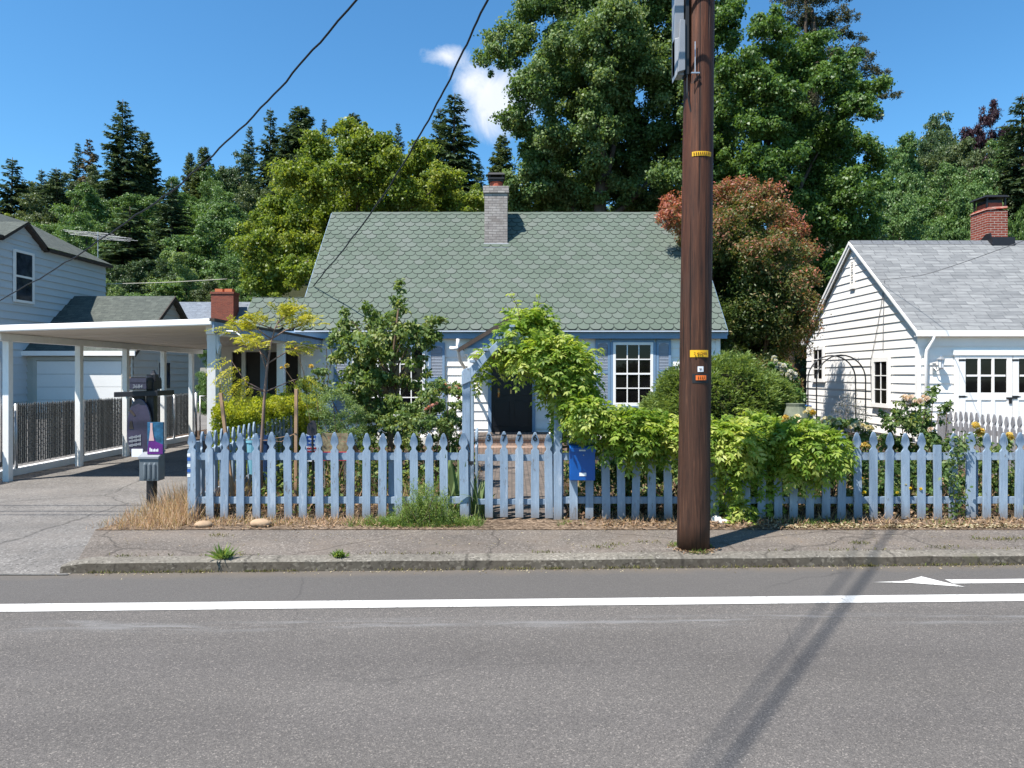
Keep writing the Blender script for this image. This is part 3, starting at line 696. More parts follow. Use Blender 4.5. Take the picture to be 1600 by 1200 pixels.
for a in (-1, 1):
    for b2 in (-1, 1): cp.box(X_ + a * .165 - .012, X_ + a * .165 + .012, Y_ + b2 * .165 - .012, Y_ + b2 * .165 + .012, 6.62, 6.80)
cp.prism([(X_ - .23, Y_ - .22, 6.79), (X_ + .23, Y_ - .22, 6.79), (X_ + .19, Y_ - .18, 6.85), (X_ - .19, Y_ - .18, 6.85)], (0, .44, 0))
cp.build('chimney_cowl', M['black_iron'], roof)
# right window + shutters
rail_window(house, 2.30, 3.21, .88, 2.33, WY - .03, 3, 4, M['white_trim'], M['glass'], .024)
tr = MB(); tr.box(2.27, 3.24, WY - .06, WY - .022, 2.33, 2.42); tr.box(2.24, 2.30, WY - .075, WY - .022, .84, 2.33); tr.box(3.21, 3.27, WY - .075, WY - .022, .84, 2.33); tr.box(2.22, 3.3, WY - .11, WY - .02, .79, .875)
tr.build('window_casing', M['blue_trim'], house)
def shutter(x0, x1, z0, z1, y):
    s = MB(); t = .055
    s.box(x0, x0 + t, y - .04, y, z0, z1); s.box(x1 - t, x1, y - .04, y, z0, z1)
    zm = z0 + (z1 - z0) * .52
    for a, b2 in ((z0, z0 + .09), (zm - .035, zm + .035), (z1 - .08, z1)): s.box(x0 + t, x1 - t, y - .04, y, a, b2)
    so = s.build('shutter', M['blue_trim'], house, bevel=.003)
    l = MB()
    for a, b2 in ((z0 + .09, zm - .035), (zm + .035, z1 - .08)):
        q = a + .008
        while q < b2 - .02:
            l.obox(((x0 + x1) / 2, y - .018, q + .015), ((x1 - x0) / 2 - t, 0, 0), (0, .013, -.013), (0, .003, .003)); q += .034
    l.box(x0 + t, x1 - t, y - .008, y - .004, z0 + .09, z1 - .08)
    # small arched head piece
    l.prism([(x0 + t, y - .036, z1 - .08)] + [(x0 + t + (x1 - x0 - 2 * t) * i / 8, y - .036, z1 - .13 + .045 * math.sin(math.pi * i / 8)) for i in range(9)] + [(x1 - t, y - .036, z1 - .08)], (0, .02, 0))
    l.build('louvre_panel', M['shutter'], so)
for a, b2 in ((1.90, 2.235), (3.285, 3.62)): shutter(a, b2, .84, 2.40, WY - .03)
# left window (behind the pear tree)
rail_window(house, -3.62, -1.98, .62, 2.27, WY - .03, 6, 4, M['white_trim'], M['glass'], .024)
tr = MB(); tr.box(-3.68, -1.92, WY - .06, WY - .022, 2.27, 2.36); tr.build('window_casing', M['blue_trim'], house)
tr = MB(); tr.box(-3.72, -1.9, WY - .11, WY - .02, .54, .61); tr.build('window_sill', M['blue_trim'], house)
for a, b2 in ((-4.06, -3.70), (-1.90, -1.53)): shutter(a, b2, .56, 2.33, WY - .03)
# front door in its recess, with casing
d = MB(); d.box(-.47, .46, WY - .05, WY - .01, .28, 2.30)
for zz0, zz1 in ((.42, 1.0), (1.12, 1.55), (1.67, 2.18)):
    for xx0, xx1 in ((-.40, -.06), (.05, .39)):
        d.box(xx0, xx1, WY - .062, WY - .05, zz0, zz1)
door = d.build('front_door', M['door_black'], house, bevel=.006)
k = MB(); k.blob((-.30, WY - .10, 1.18), (.03, .03, .03)); k.box(-.325, -.275, WY - .066, WY - .05, 1.08, 1.28); k.build('handle', M['brass'], door, smooth=True)
k = MB(); k.box(-.045, -.005, WY - .075, WY - .05, 1.16, 1.25); k.lathe([(.018, 0), (.014, .012)], (-.025, WY - .07, 1.26)); k.build('knocker', M['brass'], door)
fr = MB(); fr.box(-.545, -.47, WY - .075, WY - .02, .28, 2.36); fr.box(.46, .53, WY - .075, WY - .02, .28, 2.36); fr.box(-.47, .46, WY - .075, WY - .02, 2.30, 2.36)
fr.build('door_frame', M['blue_trim'], house)
# portico
po = MB(); py0 = 14.25
PZK, PZE, PXE = 2.84, 2.17, 1.10
for sgn in (-1, 1):
    a = np.array((0, py0, PZK)); e = np.array((sgn * PXE, py0, PZE)); back = np.array((0, 15.7 - py0, 0))
    n_ = np.array((sgn * .52, 0, .85))
    po.prism([a, e, e - n_ * .05, a - n_ * .05], back)
pr = po.build('porch_roof', M['hex_dark'], house)
fs = MB()
for sgn in (-1, 1):
    a = np.array((0, py0 - .03, PZK - .02)); e = np.array((sgn * (PXE + .01), py0 - .03, PZE - .02))
    fs.prism([a, e, e - (0, 0, .085), a - (0, 0, .085)], (0, .028, 0)); 
    fs.prism([a - (0, .012, .045), e - (0, .012, .045), e - (0, .012, .09), a - (0, .012, .09)], (0, .012, 0))
fs.build('porch_fascia', M['fascia_brown'], pr)
gp = MB(); gp.prism([(-.98, py0 + .02, 2.16), (.98, py0 + .02, 2.16), (0, py0 + .02, 2.76)], (0, .04, 0))
for i in range(-4, 5): gp.box(i * .2 - .012, i * .2 + .012, py0 + .008, py0 + .02, 2.16, 2.70 - abs(i) * .125)
gp.build('porch_gable', M['blue_trim'], house)
bm = MB(); bm.box(-1.0, 1.0, py0 + .01, py0 + .16, 2.02, 2.155); bm.box(-1.0, -.86, py0 + .16, WY - .03, 2.02, 2.155); bm.box(.86, 1.0, py0 + .16, WY - .03, 2.02, 2.155)
bm.box(-.86, .86, py0 + .16, WY - .03, 2.12, 2.15)
bm.build('porch_beam', M['cream'], house)
for xx in (-.93, .80):
    p = MB(); p.box(xx, xx + .125, py0 + .03, py0 + .155, .285, 2.02); p.box(xx - .02, xx + .145, py0 + .01, py0 + .175, .285, .38); p.build('porch_post', M['white_trim'], house, bevel=.006)
st = MB(); st.box(-1.15, 1.15, 14.2, WY - .04, .0, .245); st.box(-.95, .95, 13.85, 14.2, .0, .12)
sp = st.build('stoop', M['brick_step'], house, bevel=.008)
st = MB(); st.box(-1.18, 1.18, 14.17, WY - .03, .245, .285); st.build('stoop_edge', M['brick_walk'], house)
dm = MB(); dm.tube([(-.30, 15.25, .30), (-.52, 15.1, .29)], .02); dm.lathe([(.10, 0), (.08, .06), (.01, .16), (.006, .42)], (-.38, 15.1, .285), 8)
dn = MB()
dn.tube([(-1.13, 14.26, PZE + .17), (-1.14, 14.3, PZE - .02), (-1.10, 14.5, PZE - .28), (-1.06, 15.2, PZE - .42), (-1.06, 15.5, PZE - .55), (-1.06, 15.54, .1)], .035, 8)
dn.tube([(-1.13, 14.26, PZE - .03), (-1.3, 14.3, PZE - .02)], .04, 8)
dn.build('downspout', M['white_trim'], house, smooth=True)
# left wing: lower ridge on the same slope, recessed porch under it
WZ = 3.38; WYR = 16.27; WXL = -6.14
wg = MB(); wsl = np.linalg.norm((WYR - EY, WZ - EZ))
wg.prism([(WXL, EY, EZ - .01), (WXL, WYR, WZ - .01), (WXL, 17.9, 2.5), (WXL, 17.9, 2.4), (WXL, WYR, WZ - .12), (WXL, EY + .06, EZ - .1)], (RX0 - WXL, 0, 0), 1)
hex_roof(wg, (WXL, EY - .02, EZ), (1, 0, 0), sl, nr, RX0 - WXL, wsl - .03)
wing = wg.build('wing_roof', [M['hex'], M['hex_dark']], house)
wf = MB(); wf.box(WXL, RX0, EY - .02, EY + .03, EZ - .2, EZ - .02); wf.prism([(WXL - .03, EY, EZ - .14), (WXL - .03, EY, EZ + .01), (WXL - .03, WYR, WZ + .01), (WXL - .03, WYR, WZ - .14)], (.028, 0, 0))
wf.build('wing_fascia', M['blue_trim'], house)
ww = MB(); siding(ww, (WXL, 17.0, .1), (1, 0, 0), (0, -1, 0), .1, 2.5, lambda z: (0, WX0 - WXL), .205); ww.box(WXL, WX0, 17.01, 17.8, 0, 2.5)
ww.box(WXL, WX0, EY + .05, 17.0, 2.42, 2.46)
ww.build('wing_wall', M['cream'], house)
ww = MB(); ww.box(-6.72, -4.9, 15.9, 15.93, .12, 2.12); ww.build('porch_screen', M['screen'], house)
ww = MB()
ww.box(-6.75, -6.50, 15.85, 15.95, 0, 2.12)
for xx in (-6.28, -5.35, -4.97): ww.box(xx, xx + .09, 15.85, 15.95, .0, 2.12)
ww.box(-6.75, -4.85, 15.85, 15.94, 2.12, 2.42)
ww.build('screen_frame', M['cream'], house)
wp = MB(); wp.box(-5.72, -5.59, 15.5, 15.63, 0, 2.4); wp.build('wing_post', M['blue_trim'], house, bevel=.006)

# ================================================================== right garage
GX, GY, GYB, GRY, GZE, GZR = 9.36, 15.75, 21.65, 18.70, 2.62, 5.24
gar = thing('white_garage', 'white clapboard garage with grey shingle roof and carriage doors on the right', 'garage', (GX + 3, GY, 0))
w = MB(); w.box(GX + .02, 18, GY + .02, GYB, 0, 2.5)
def gg(z):
    t = max(0, (z - 2.52) / (GZR - .1 - 2.52)); return (2.95 * t, 5.9 - 2.95 * t)
siding(w, (GX, GYB, .12), (0, -1, 0), (-1, 0, 0), .12, GZR - .1, gg, .212, .026)
siding(w, (GX, GY, .12), (1, 0, 0), (0, -1, 0), .12, 2.48, lambda z: (0, 9), .212, .024)
w.box(GX - .028, GX + .06, GY - .03, GY + .06, .05, 2.5)
w.build('wall', M['white'], gar)
q0 = np.array((GX - .12, GY - .17, GZE)); q1 = np.array((18.2, GY - .17, GZE)); q2 = np.array((18.2, GRY, GZR)); q3 = np.array((GX - .12, GRY, GZR))
b0 = np.array((GX - .12, GYB + .17, GZE)); b1 = np.array((18.2, GYB + .17, GZE))
groof = quad_uv('roof', [(q0, q1, q2, q3), (b1, b0, q3, q2)], M['shingle_grey'], gar)
gu = MB(); dz = np.array((0, 0, -.06)); gu.prism([q0 + (0, 0, -.008), q3 + (0, 0, -.008), b0 + (0, 0, -.008), b0 + dz, q3 + dz * 1.4, q0 + dz], (18.2 - GX, 0, 0)); gu.build('roof_deck', M['cream'], groof)
cap = MB(); x = GX - .12
while x < 18:
    cap.add([(x, GRY - .13, GZR - .10), (x + .29, GRY - .13, GZR - .10), (x + .29, GRY, GZR + .03), (x, GRY, GZR + .03), (x + .29, GRY + .13, GZR - .10), (x, GRY + .13, GZR - .10)], [(0, 1, 2, 3), (3, 2, 4, 5)]); x += .3
cap.build('ridge_cap', mat('ridge_grey', (.14, .145, .155), .9, .1, amt=.3, scale=14), groof)
rk = MB()
for qa, qb in ((q0, q3), (b0, q3)):
    for off, h0, h1 in ((0.0, -.005, -.085), (.03, -.095, -.17)):
        e = np.array((-.025 + off, 0, 0))
        rk.prism([qa + e + (0, 0, h0), qb + e + (0, 0, h0), qb + e + (0, 0, h1), qa + e + (0, 0, h1)], (.024, 0, 0))
rk.box(GX - .16, GX + .02, GYB + .05, GYB + .26, GZE - .12, GZE - .03)
rk.build('rake_board', M['white_trim'], gar)
ef = MB(); ef.box(GX - .14, 18.2, GY - .20, GY - .17, GZE - .15, GZE - .012); ef.box(GX - .1, 18.2, GY - .168, GY - .03, GZE - .15, GZE - .13); ef.build('fascia', M['white_trim'], gar)
fz = MB(); fz.box(GX, 18, GY - .034, GY - .0, 2.26, 2.49); fz.build('frieze_board', M['white_trim'], gar)
# carriage doors
cas = MB(); DX0 = 10.28
cas.box(DX0 - .10, DX0, GY - .07, GY - .02, 0, 2.14); cas.box(DX0 - .14, 16, GY - .09, GY - .02, 2.04, 2.16); cas.build('door_casing', M['white_trim'], gar)
def leaf(x0, x1, ncol, handle):
    z0, z1 = .03, 2.035; y = GY - .04
    L = MB(); zw0, zw1 = 1.18, 1.96
    sx = x0 + .13; ex = x1 - .13
    L.box(x0, sx, y - .03, y, z0, z1); L.box(ex, x1, y - .03, y, z0, z1); L.box(sx, ex, y - .03, y, zw1, z1); L.box(sx, ex, y - .03, y, zw0 - .17, zw0)
    L.box(sx, ex, y - .03, y, z0, z0 + .2); L.box(sx, ex, y - .012, y, z0 + .2, zw0 - .17)
    wd_ = (ex - sx) / ncol
    for i in range(1, ncol):
        L.box(sx + i * wd_ - .03, sx + i * wd_ + .03, y - .03, y - .002, zw0, zw1); L.box(sx + i * wd_ - .045, sx + i * wd_ + .045, y - .029, y - .013, z0 + .2, zw0 - .17)
    for i in range(ncol): L.box(sx + i * wd_ + .03, sx + (i + 1) * wd_ - .03, y - .028, y - .003, (zw0 + zw1) / 2 - .022, (zw0 + zw1) / 2 + .022)
    lo = L.build('carriage_door', M['white_trim'], gar, bevel=.004)
    G = MB(); G.box(sx, ex, y - .009, y - .006, zw0, zw1); G.build('pane', M['glass'], lo)
    for hz in (1.93, 1.09):
        H = MB(); H.prism([(x0 - .03, y - .036, hz + .02), (x0 + .10, y - .036, hz + .022), (x0 + .18, y - .036, hz + .0), (x0 + .10, y - .036, hz - .022), (x0 - .03, y - .036, hz - .02)], (0, .005, 0)); H.build('hinge', M['black_iron'], lo)
    if handle:
        K = MB(); K.box(ex - .02, x1 + .10, y - .045, y - .031, 1.04, 1.075); K.box(ex + .04, ex + .10, y - .05, y - .031, .93, 1.04); K.build('latch', M['black_iron'], lo)
leaf(DX0 + .01, 11.50, 3, True); leaf(11.515, 12.76, 3, False)
ds = MB(); ds.tube([(9.62, GY - .17, 2.50), (9.62, GY - .16, 2.40), (9.52, GY - .09, 2.16), (9.52, GY - .06, 2.05), (9.52, GY - .06, .1)], .04, 8); ds.build('downspout', M['white_trim'], gar, smooth=True)
# gable windows and louvre vent on the wall facing the garden
def gwin(yc, wy, z0, z1, bars):
    f = MB(); xw = GX - .03
    f.box(xw - .05, xw, yc - wy / 2, yc - wy / 2 + .10, z0, z1); f.box(xw - .05, xw, yc + wy / 2 - .10, yc + wy / 2, z0, z1); f.box(xw - .05, xw, yc - wy / 2 + .10, yc + wy / 2 - .10, z1 - .1, z1); f.box(xw - .07, xw, yc - wy / 2 - .02, yc + wy / 2 + .02, z0 - .05, z0 + .05)
    for i in range(1, 3): zz = z0 + .05 + (z1 - z0 - .15) * i / 3; f.box(xw - .035, xw - .01, yc - wy / 2 + .1, yc + wy / 2 - .1, zz - .012, zz + .012)
    f.box(xw - .034, xw - .011, yc - .012, yc + .012, z0 + .05, z1 - .1)
    fo = f.build('window', M['white_trim'], gar); g_ = MB(); g_.box(xw - .02, xw - .014, yc - wy / 2 + .1, yc + wy / 2 - .1, z0 + .05, z1 - .1); g_.build('pane', M['glass'], fo)
gwin(17.22, .80, .82, 2.02, 3); gwin(20.75, .80, 1.42, 2.45, 3)
v = MB(); v.box(GX - .055, GX - .02, 18.60, 18.63, 4.02, 4.72); v.box(GX - .055, GX - .02, 18.77, 18.80, 4.02, 4.72); v.box(GX - .07, GX - .02, 18.58, 18.82, 3.94, 4.02)
for i in range(10): v.obox((GX - .035, 18.7, 4.06 + i * .068), (.012, 0, -.014), (0, .07, 0), (.003, 0, .003))
v.build('vent', M['white_trim'], gar)
lm = MB(); lx, ly, lz = 9.80, GY - .16, 1.86
lm.lathe([(.02, .17), (.025, .14), (.085, .10), (.10, .085), (.075, .08)], (lx, ly, lz), 6); lm.lathe([(.04, -.13), (.06, -.11), (.05, -.10)], (lx, ly, lz), 6)
for i in range(6):
    a = i * math.pi / 3; lm.tube([(lx + .075 * math.cos(a), ly + .075 * math.sin(a), lz + .08), (lx + .05 * math.cos(a), ly + .05 * math.sin(a), lz - .10)], .006, 4)
lm.tube([(lx, ly, lz - .12), (lx - .06, ly + .06, lz - .18), (lx - .08, ly + .13, lz - .10)], .014, 6); lm.box(lx - .12, lx - .04, ly + .12, ly + .135, lz - .24, lz + .0)
lan = lm.build('wall_lantern', M['steel'], loc=(lx, ly, lz)); tag(lan, 'small metal coach lantern on the white wall beside the carriage doors', 'lantern')
lg = MB(); lg.lathe([(.066, .075), (.045, -.095)], (lx, ly, lz), 6); lg.build('lantern_glass', M['label_white'], lan)
cd = MB()
cd.tube([(GX - .05, 17.05, 3.95), (GX - .04, 17.25, 3.3), (GX - .04, 17.45, 2.7), (GX - .04, 17.75, 1.9), (GX - .04, 17.7, .8)], .008, 5); cd.tube([(GX - .05, 17.1, 3.9), (GX - .045, 17.12, 3.2), (GX - .045, 17.15, 2.2)], .007, 5)
cd.build('conduit', M['cable_grey'], gar)
# chimney
gc = MB(); gx0, gx1 = 13.06, 13.62; gc.box(gx0, gx1, 18.75, 19.45, 4.9, 6.12); gc.prism([(gx0 - .03, 18.72, 6.12), (gx0 - .03, 19.48, 6.12), (gx0 + .03, 19.4, 6.2), (gx0 + .03, 18.8, 6.2)], (gx1 - gx0 + .0, 0, .045))
gch = gc.build('chimney', M['brick_red'], groof, bevel=.008)
gl = MB(); gl.box(gx0 - .03, gx1 + .03, 18.52, 18.74, 5.10, 5.33); gl.prism([(gx0 - .035, 18.5, 5.12), (gx0 - .035, 19.3, 5.12), (gx0 - .035, 18.78, 5.45), (gx0 - .035, 18.6, 5.45)], (.03, 0, 0)); gl.build('chimney_flashing', M['black_paint'], groof)
gk = MB(); gk.box(gx0 + .10, gx1 - .08, 18.85, 19.35, 6.2, 6.34); gk.build('chimney_flue', M['clay'], groof)
gk = MB(); X_ = (gx0 + gx1) / 2
gk.prism([(X_ - .34, 18.75, 6.48), (X_ + .34, 18.75, 6.48), (X_ + .28, 18.78, 6.535), (X_ - .28, 18.78, 6.535)], (0, .66, 0))
for a in (-.25, .25): gk.box(X_ + a - .02, X_ + a + .02, 18.8, 18.84, 6.2, 6.5); gk.box(X_ + a - .02, X_ + a + .02, 19.3, 19.34, 6.2, 6.5)
gk.box(X_ - .2, X_ + .2, 18.86, 19.3, 6.34, 6.42)
gk.build('chimney_cowl', M['black_iron'], groof)

# ================================================================== left two-storey house with attached garage
HX = -19.9
lh = thing('two_storey_house', 'pale two-storey house with low garage wing beyond the carport', 'house', (HX - 4, 31, 0))
w = MB(); w.box(HX - 8, HX - .02, 22.0, 33.4, 0, 6.95)
siding(w, (HX, 22, .2), (0, 1, 0), (1, 0, 0), .2, 7.0, lambda z: (0, 11.4), .30, .05)
siding(w, (HX, 22, 7.0), (0, 1, 0), (1, 0, 0), 7.0, 7.72, lambda z: (4.5 + 1.15 * (z - 7.0) / .75, 6.8 - 1.1 * (z - 7) / .75), .30, .05)
w.build('wall', M['siding_blue'], lh)
hr = quad_uv('roof', [((HX + .25, 28.75, 6.98), (HX + .25, 33.6, 6.98), (HX - 4, 33.6, 9.1), (HX - 4, 28.75, 9.1)), ((HX - 4, 28.9, 9.1), (HX - 4, 33.6, 9.1), (HX - 8.3, 33.6, 6.98), (HX - 8.3, 28.9, 6.98)),
    ((HX - 7, 26.35, 6.93), (HX + .28, 26.35, 6.93), (HX + .28, 27.7, 7.80), (HX - 7, 27.7, 7.80)), ((HX + .28, 28.95, 6.93), (HX - 4, 28.95, 6.93), (HX - 4, 27.7, 7.80), (HX + .28, 27.7, 7.80)),
    ((HX + .25, 21.8, 6.98), (HX + .25, 26.5, 6.98), (HX - 4, 26.5, 9.1), (HX - 4, 21.8, 9.1))], M['shingle_green'], lh)
ft = MB()
ft.box(HX - .02, HX + .27, 28.8, 33.6, 6.84, 6.96); ft.box(HX - .02, HX + .27, 21.8, 26.4, 6.84, 6.96)
for ya in (26.35, 28.98): ft.prism([(HX + .02, ya, 6.92), (HX + .02, 27.7, 7.79), (HX + .02, 27.7, 7.67), (HX + .02, ya, 6.78)], (.25, 0, 0))
ft.build('roof_trim', M['dark_trim'], lh)
wn = MB(); y0, y1, z0, z1 = 27.15, 28.3, 4.5, 6.6; xw = HX + .055
for a, b2 in ((y0, y0 + .1), (y1 - .1, y1)): wn.box(xw, xw + .06, a, b2, z0, z1)
for a, b2 in ((z0, z0 + .1), (z1 - .1, z1), ((z0 + z1) / 2 - .04, (z0 + z1) / 2 + .04)): wn.box(xw, xw + .055, y0 + .1, y1 - .1, a, b2)
wo = wn.build('window', M['white_trim'], lh); g = MB(); g.box(xw + .02, xw + .028, y0 + .1, y1 - .1, z0 + .1, z1 - .1); g.build('pane', M['glass_blue'], wo)
# garage wing
JY, JR, JZE, JZR, JX1 = 28.0, 31.0, 2.52, 5.16, -15.55
w = MB(); w.box(HX + .02, JX1 - .02, JY + .02, 34, 0, 2.45)
siding(w, (-21.6, JY, .1), (1, 0, 0), (0, -1, 0), .1, 2.5, lambda z: (0, JX1 + 21.6), .30, .04)
def jg(z):
    t = max(0, (z - 2.5) / (JZR - .1 - 2.5)); return (3.0 * t, 6 - 3.0 * t)
siding(w, (JX1, JY, .1), (0, 1, 0), (1, 0, 0), .1, JZR - .1, jg, .30, .045)
w.build('garage_wall', M['siding_grey'], lh)
a0 = np.array((HX, JY - .3, JZE)); a1 = np.array((JX1 + .25, JY - .3, JZE)); a2 = np.array((JX1 + .25, JR, JZR)); a3 = np.array((HX, JR, JZR))
c0 = np.array((HX, 34.3, JZE)); c1 = np.array((JX1 + .25, 34.3, JZE))
gr = quad_uv('garage_roof', [(a0, a1, a2, a3), (c1, c0, a3, a2)], M['shingle_green'], lh)
fb = MB(); fb.box(HX - .5, JX1 + .27, JY - .36, JY - .28, JZE - .16, JZE + .03); fb.build('garage_gutter', M['white_trim'], lh)
fb = MB(); 
for qa, qb in ((a1, a2), (c1, a2)): fb.prism([qa + (0, 0, -.01), qb + (0, 0, -.01), qb + (0, 0, -.2), qa + (0, 0, -.2)], (.04, 0, 0))
fb.build('garage_rake', M['dark_trim'], gr)
gd = MB(); gx0, gx1 = -19.45, -15.98
for i in range(4): gd.box(gx0, gx1, JY - .06, JY - .03, .03 + i * .53, .03 + i * .53 + .515)
gd.build('garage_door', M['garage_door'], lh, bevel=.006)
gf = MB(); gf.box(gx0 - .16, gx0, JY - .08, JY - .02, 0, 2.3); gf.box(gx1, gx1 + .1, JY - .08, JY - .02, 0, 2.3); gf.box(gx0, gx1, JY - .08, JY - .02, 2.17, 2.32); gf.build('garage_door_frame', M['siding_grey'], lh)
gs = MB(); gs.box(JX1 - .30, JX1 - .08, JY - .035, JY - .022, 1.2, 2.4); gs.build('bare_wood_patch', M['stake'], lh)
sw = MB(); sw.box(JX1 + .02, JX1 + .06, 29.9, 31.0, .9, 2.2); so = sw.build('side_window', M['siding_grey'], lh); g = MB(); g.box(JX1 + .06, JX1 + .068, 29.98, 30.92, .98, 2.12); g.build('pane', M['glass_blue'], so)
fw = MB(); fw.box(-20.95, -20.0, JY - .07, JY - .02, .8, 2.3); fo = fw.build('front_window', M['siding_grey'], lh); g = MB(); g.box(-20.85, -20.1, JY - .078, JY - .07, .9, 2.2); g.build('pane', M['glass_blue'], fo)
# antenna
an = MB(); ad = 34.0; bx = PX(153, ad)
an.tube([(bx, ad, 5.5), (bx, ad, PZ(362, ad))], .025, 6)
an.tube([PT(134, 362, 33.2), PT(176, 375, 35.6)], .02, 5)
for i in range(8):
    t = i / 7; c0 = PT(134 + 42 * t, 362 + 13 * t, 33.2 + 2.4 * t); L = 1.0 + .75 * t - .9 * (t > .8); dv = np.array((1, .16, -.055 + .02 * math.sin(i * 2.1)))
    an.tube([c0 - dv * L, c0, c0 + dv * L], .008, 4)
an.tube([(bx, ad, PZ(366, ad)), PT(156, 369, 34.4)], .02, 5)
tag(an.build('tv_antenna', M['steel'], loc=(bx, ad, 5.5)), 'large metal rooftop television antenna beside the two-storey house', 'antenna')
# small house behind with twin-pot chimney
bh = thing('distant_house', 'blue-grey roofed house with wide brick chimney behind the carport', 'house', (-17, 41, 0))
w = MB(); w.box(-22, -14.0, 38.5, 44, 0, 3.4); w.build('wall', M['siding_grey'], bh)
br = quad_uv('roof', [((-22.3, 38.0, 3.3), (-13.6, 38.0, 3.3), (-13.6, 41, 5.95), (-22.3, 41, 5.95)), ((-13.6, 44.3, 3.3), (-22.3, 44.3, 3.3), (-22.3, 41, 5.95), (-13.6, 41, 5.95))], M['shingle_bluegrey'], bh)
c = MB(); c.box(-17.42, -16.12, 39.5, 40.3, 4.0, 6.26); c.box(-17.46, -16.08, 39.46, 40.34, 6.26, 6.38); c.build('chimney', M['brick_red_far'], br)
for xx in (-17.28, -16.72): p = MB(); p.box(xx, xx + .44, 39.7, 40.1, 6.38, 6.58); p.build('chimney_pot', M['clay_orange'], br)

# ================================================================== carport
cpt = thing('carport', 'low cream carport with flat roof over the concrete driveway', 'carport', (-6, 13, 0))
CX0, CX1, CY0, CY1 = -8.05, -4.36, 10.0, 16.7
zl = lambda x: 2.18 + (x - CX0) * .0315
r_ = MB(); r_.prism([(CX0, CY0, zl(CX0) + .10), (CX1, CY0, zl(CX1) + .10), (CX1, CY0, zl(CX1) + .045), (CX0, CY0, zl(CX0) + .045)], (0, CY1 - CY0, 0)); r_.build('carport_roof', M['lid_grey'], cpt)
cb = MB(); yy = CY0 + .02
while yy < CY1 - .1:
    j = random.uniform(-.004, .004)
    cb.prism([(CX0 + .03, yy, zl(CX0) + .04 + j), (CX1 - .04, yy, zl(CX1) + .04 + j), (CX1 - .04, yy, zl(CX1) + .02 + j), (CX0 + .03, yy, zl(CX0) + .02 + j)], (0, .192, 0)); yy += .2
cb.build('ceiling', M['ceiling'], cpt)
gt = MB()
gt.prism([(CX0 - .05, CY0 - .10, zl(CX0) + .115), (CX1 + .0, CY0 - .10, zl(CX1) + .115), (CX1, CY0 - .10, zl(CX1) + .02), (CX0 - .05, CY0 - .10, zl(CX0) + .02)], (0, .095, 0))
gt.build('carport_gutter', M['white_trim'], cpt, bevel=.015)
fc = MB(); fc.box(CX1 - .0, CX1 + .03, CY0 - .08, CY1, zl(CX1) - .07, zl(CX1) + .075); fc.build('carport_fascia', M['blue'], cpt)
fc = MB(); fc.box(CX1 - .03, CX1 + .045, CY0 - .1, CY1, zl(CX1) + .078, zl(CX1) + .12); fc.build('roof_edge', M['dark_trim'], cpt)
bm = MB(); bm.box(-7.72, -7.56, CY0 + .1, CY1, zl(-7.64) - .09, zl(-7.64) + .018); bm.build('carport_beam', M['carport'], cpt)
bm = MB(); bm.box(-4.53, -4.41, CY0 + .1, CY1, zl(-4.36) - .10, zl(-4.36) + .018); bm.build('carport_beam', M['carport'], cpt)
for i, yy in enumerate((10.3, 12.0, 13.45, 14.9, 16.2)):
    p = MB(); x0 = -7.655; p.box(x0, x0 + .095, yy - .048, yy + .048, -.02, zl(-7.64) - .09); po_ = p.build('carport_post', M['carport'], cpt, bevel=.006)
for yy, m_ in ((10.2, 'blue'), (13.2, 'carport'), (16.2, 'carport')):
    p = MB(); p.box(-4.53, -4.40, yy - .065, yy + .065, -.02, zl(-4.36) - .10); p.build('carport_post', M['pale_post'] if m_ == 'blue' else M[m_], cpt, bevel=.006)
br_ = MB(); br_.prism([(-4.54, 10.15, 2.10), (-4.54, 10.15, 2.2), (-4.38, 10.15, 2.2), (-4.38, 10.15, 2.10), (-4.35, 10.15, 2.03), (-4.38, 10.15, 1.9), (-4.41, 10.15, 2.05)], (0, .08, 0)); br_.build('post_bracket', M['pale_post'], cpt)
dn = MB(); dn.tube([(-8.12, 9.93, 2.22), (-8.10, 10.0, 2.12), (-7.86, 10.2, 1.96), (-7.745, 10.26, 1.88), (-7.735, 10.27, 1.75), (-7.735, 10.27, .28)], .045, 8); dn.build('downspout', M['carport'], cpt, smooth=True)
hk = MB(); hp = [(0, 0, 0), (.10, 0, .075), (.22, 0, .07), (.31, 0, .0), (.345, 0, -.08), (.38, 0, -.12), (.42, 0, -.10), (.43, 0, -.06)]
hk.tube([(-4.34 + a, 10.15, 2.17 + c_) for a, _, c_ in hp], .012, 6)
tag(hk.build('plant_hook', M['white_trim'], loc=(-4.34, 10.15, 2.17), smooth=True), 'empty white curled plant hook on the front corner of the carport', 'hook')

# slatted chain-link fence behind the carport posts, and a gate at the driveway's end
cl = thing('chain_link_fence', 'grey slatted chain-link fence along the left side of the driveway', 'fence', (-7.95, 12, 0))
s = MB(); X = -7.95; y = 8.2; sl_m = [mat('fence_slat', (.085, .088, .086), .6, .2, amt=.3, scale=9, dirt=(.20, .195, .18))]
while y < 16.9:
    wd_ = random.choice((.026, .030, .034)); h = 1.10 + random.uniform(-.012, .012)
    s.box(X - .006, X + .006, y, y + wd_, .16, h)
    s.prism([(X - .004, y, h), (X - .004, y + wd_, h), (X - .004, y + wd_ / 2, h + .035)], (.008, 0, 0)); y += wd_ + random.choice((.010, .013, .017, .026))
slp = s.build('slat_panel', sl_m[0], cl)
s = MB()
for i in range(0, 64):
    yy = 8.2 + i * .136
    s.tube([(X + .012, yy, .14), (X + .012, min(yy + .95, 16.9), 1.09)], .0035, 3); s.tube([(X + .014, yy, 1.09), (X + .014, min(yy + .95, 16.9), .14)], .0035, 3)
for zz in (.16, .42, .68, .93, 1.09): s.tube([(X + .01, 8.2, zz), (X + .01, 16.9, zz)], .0045, 4)
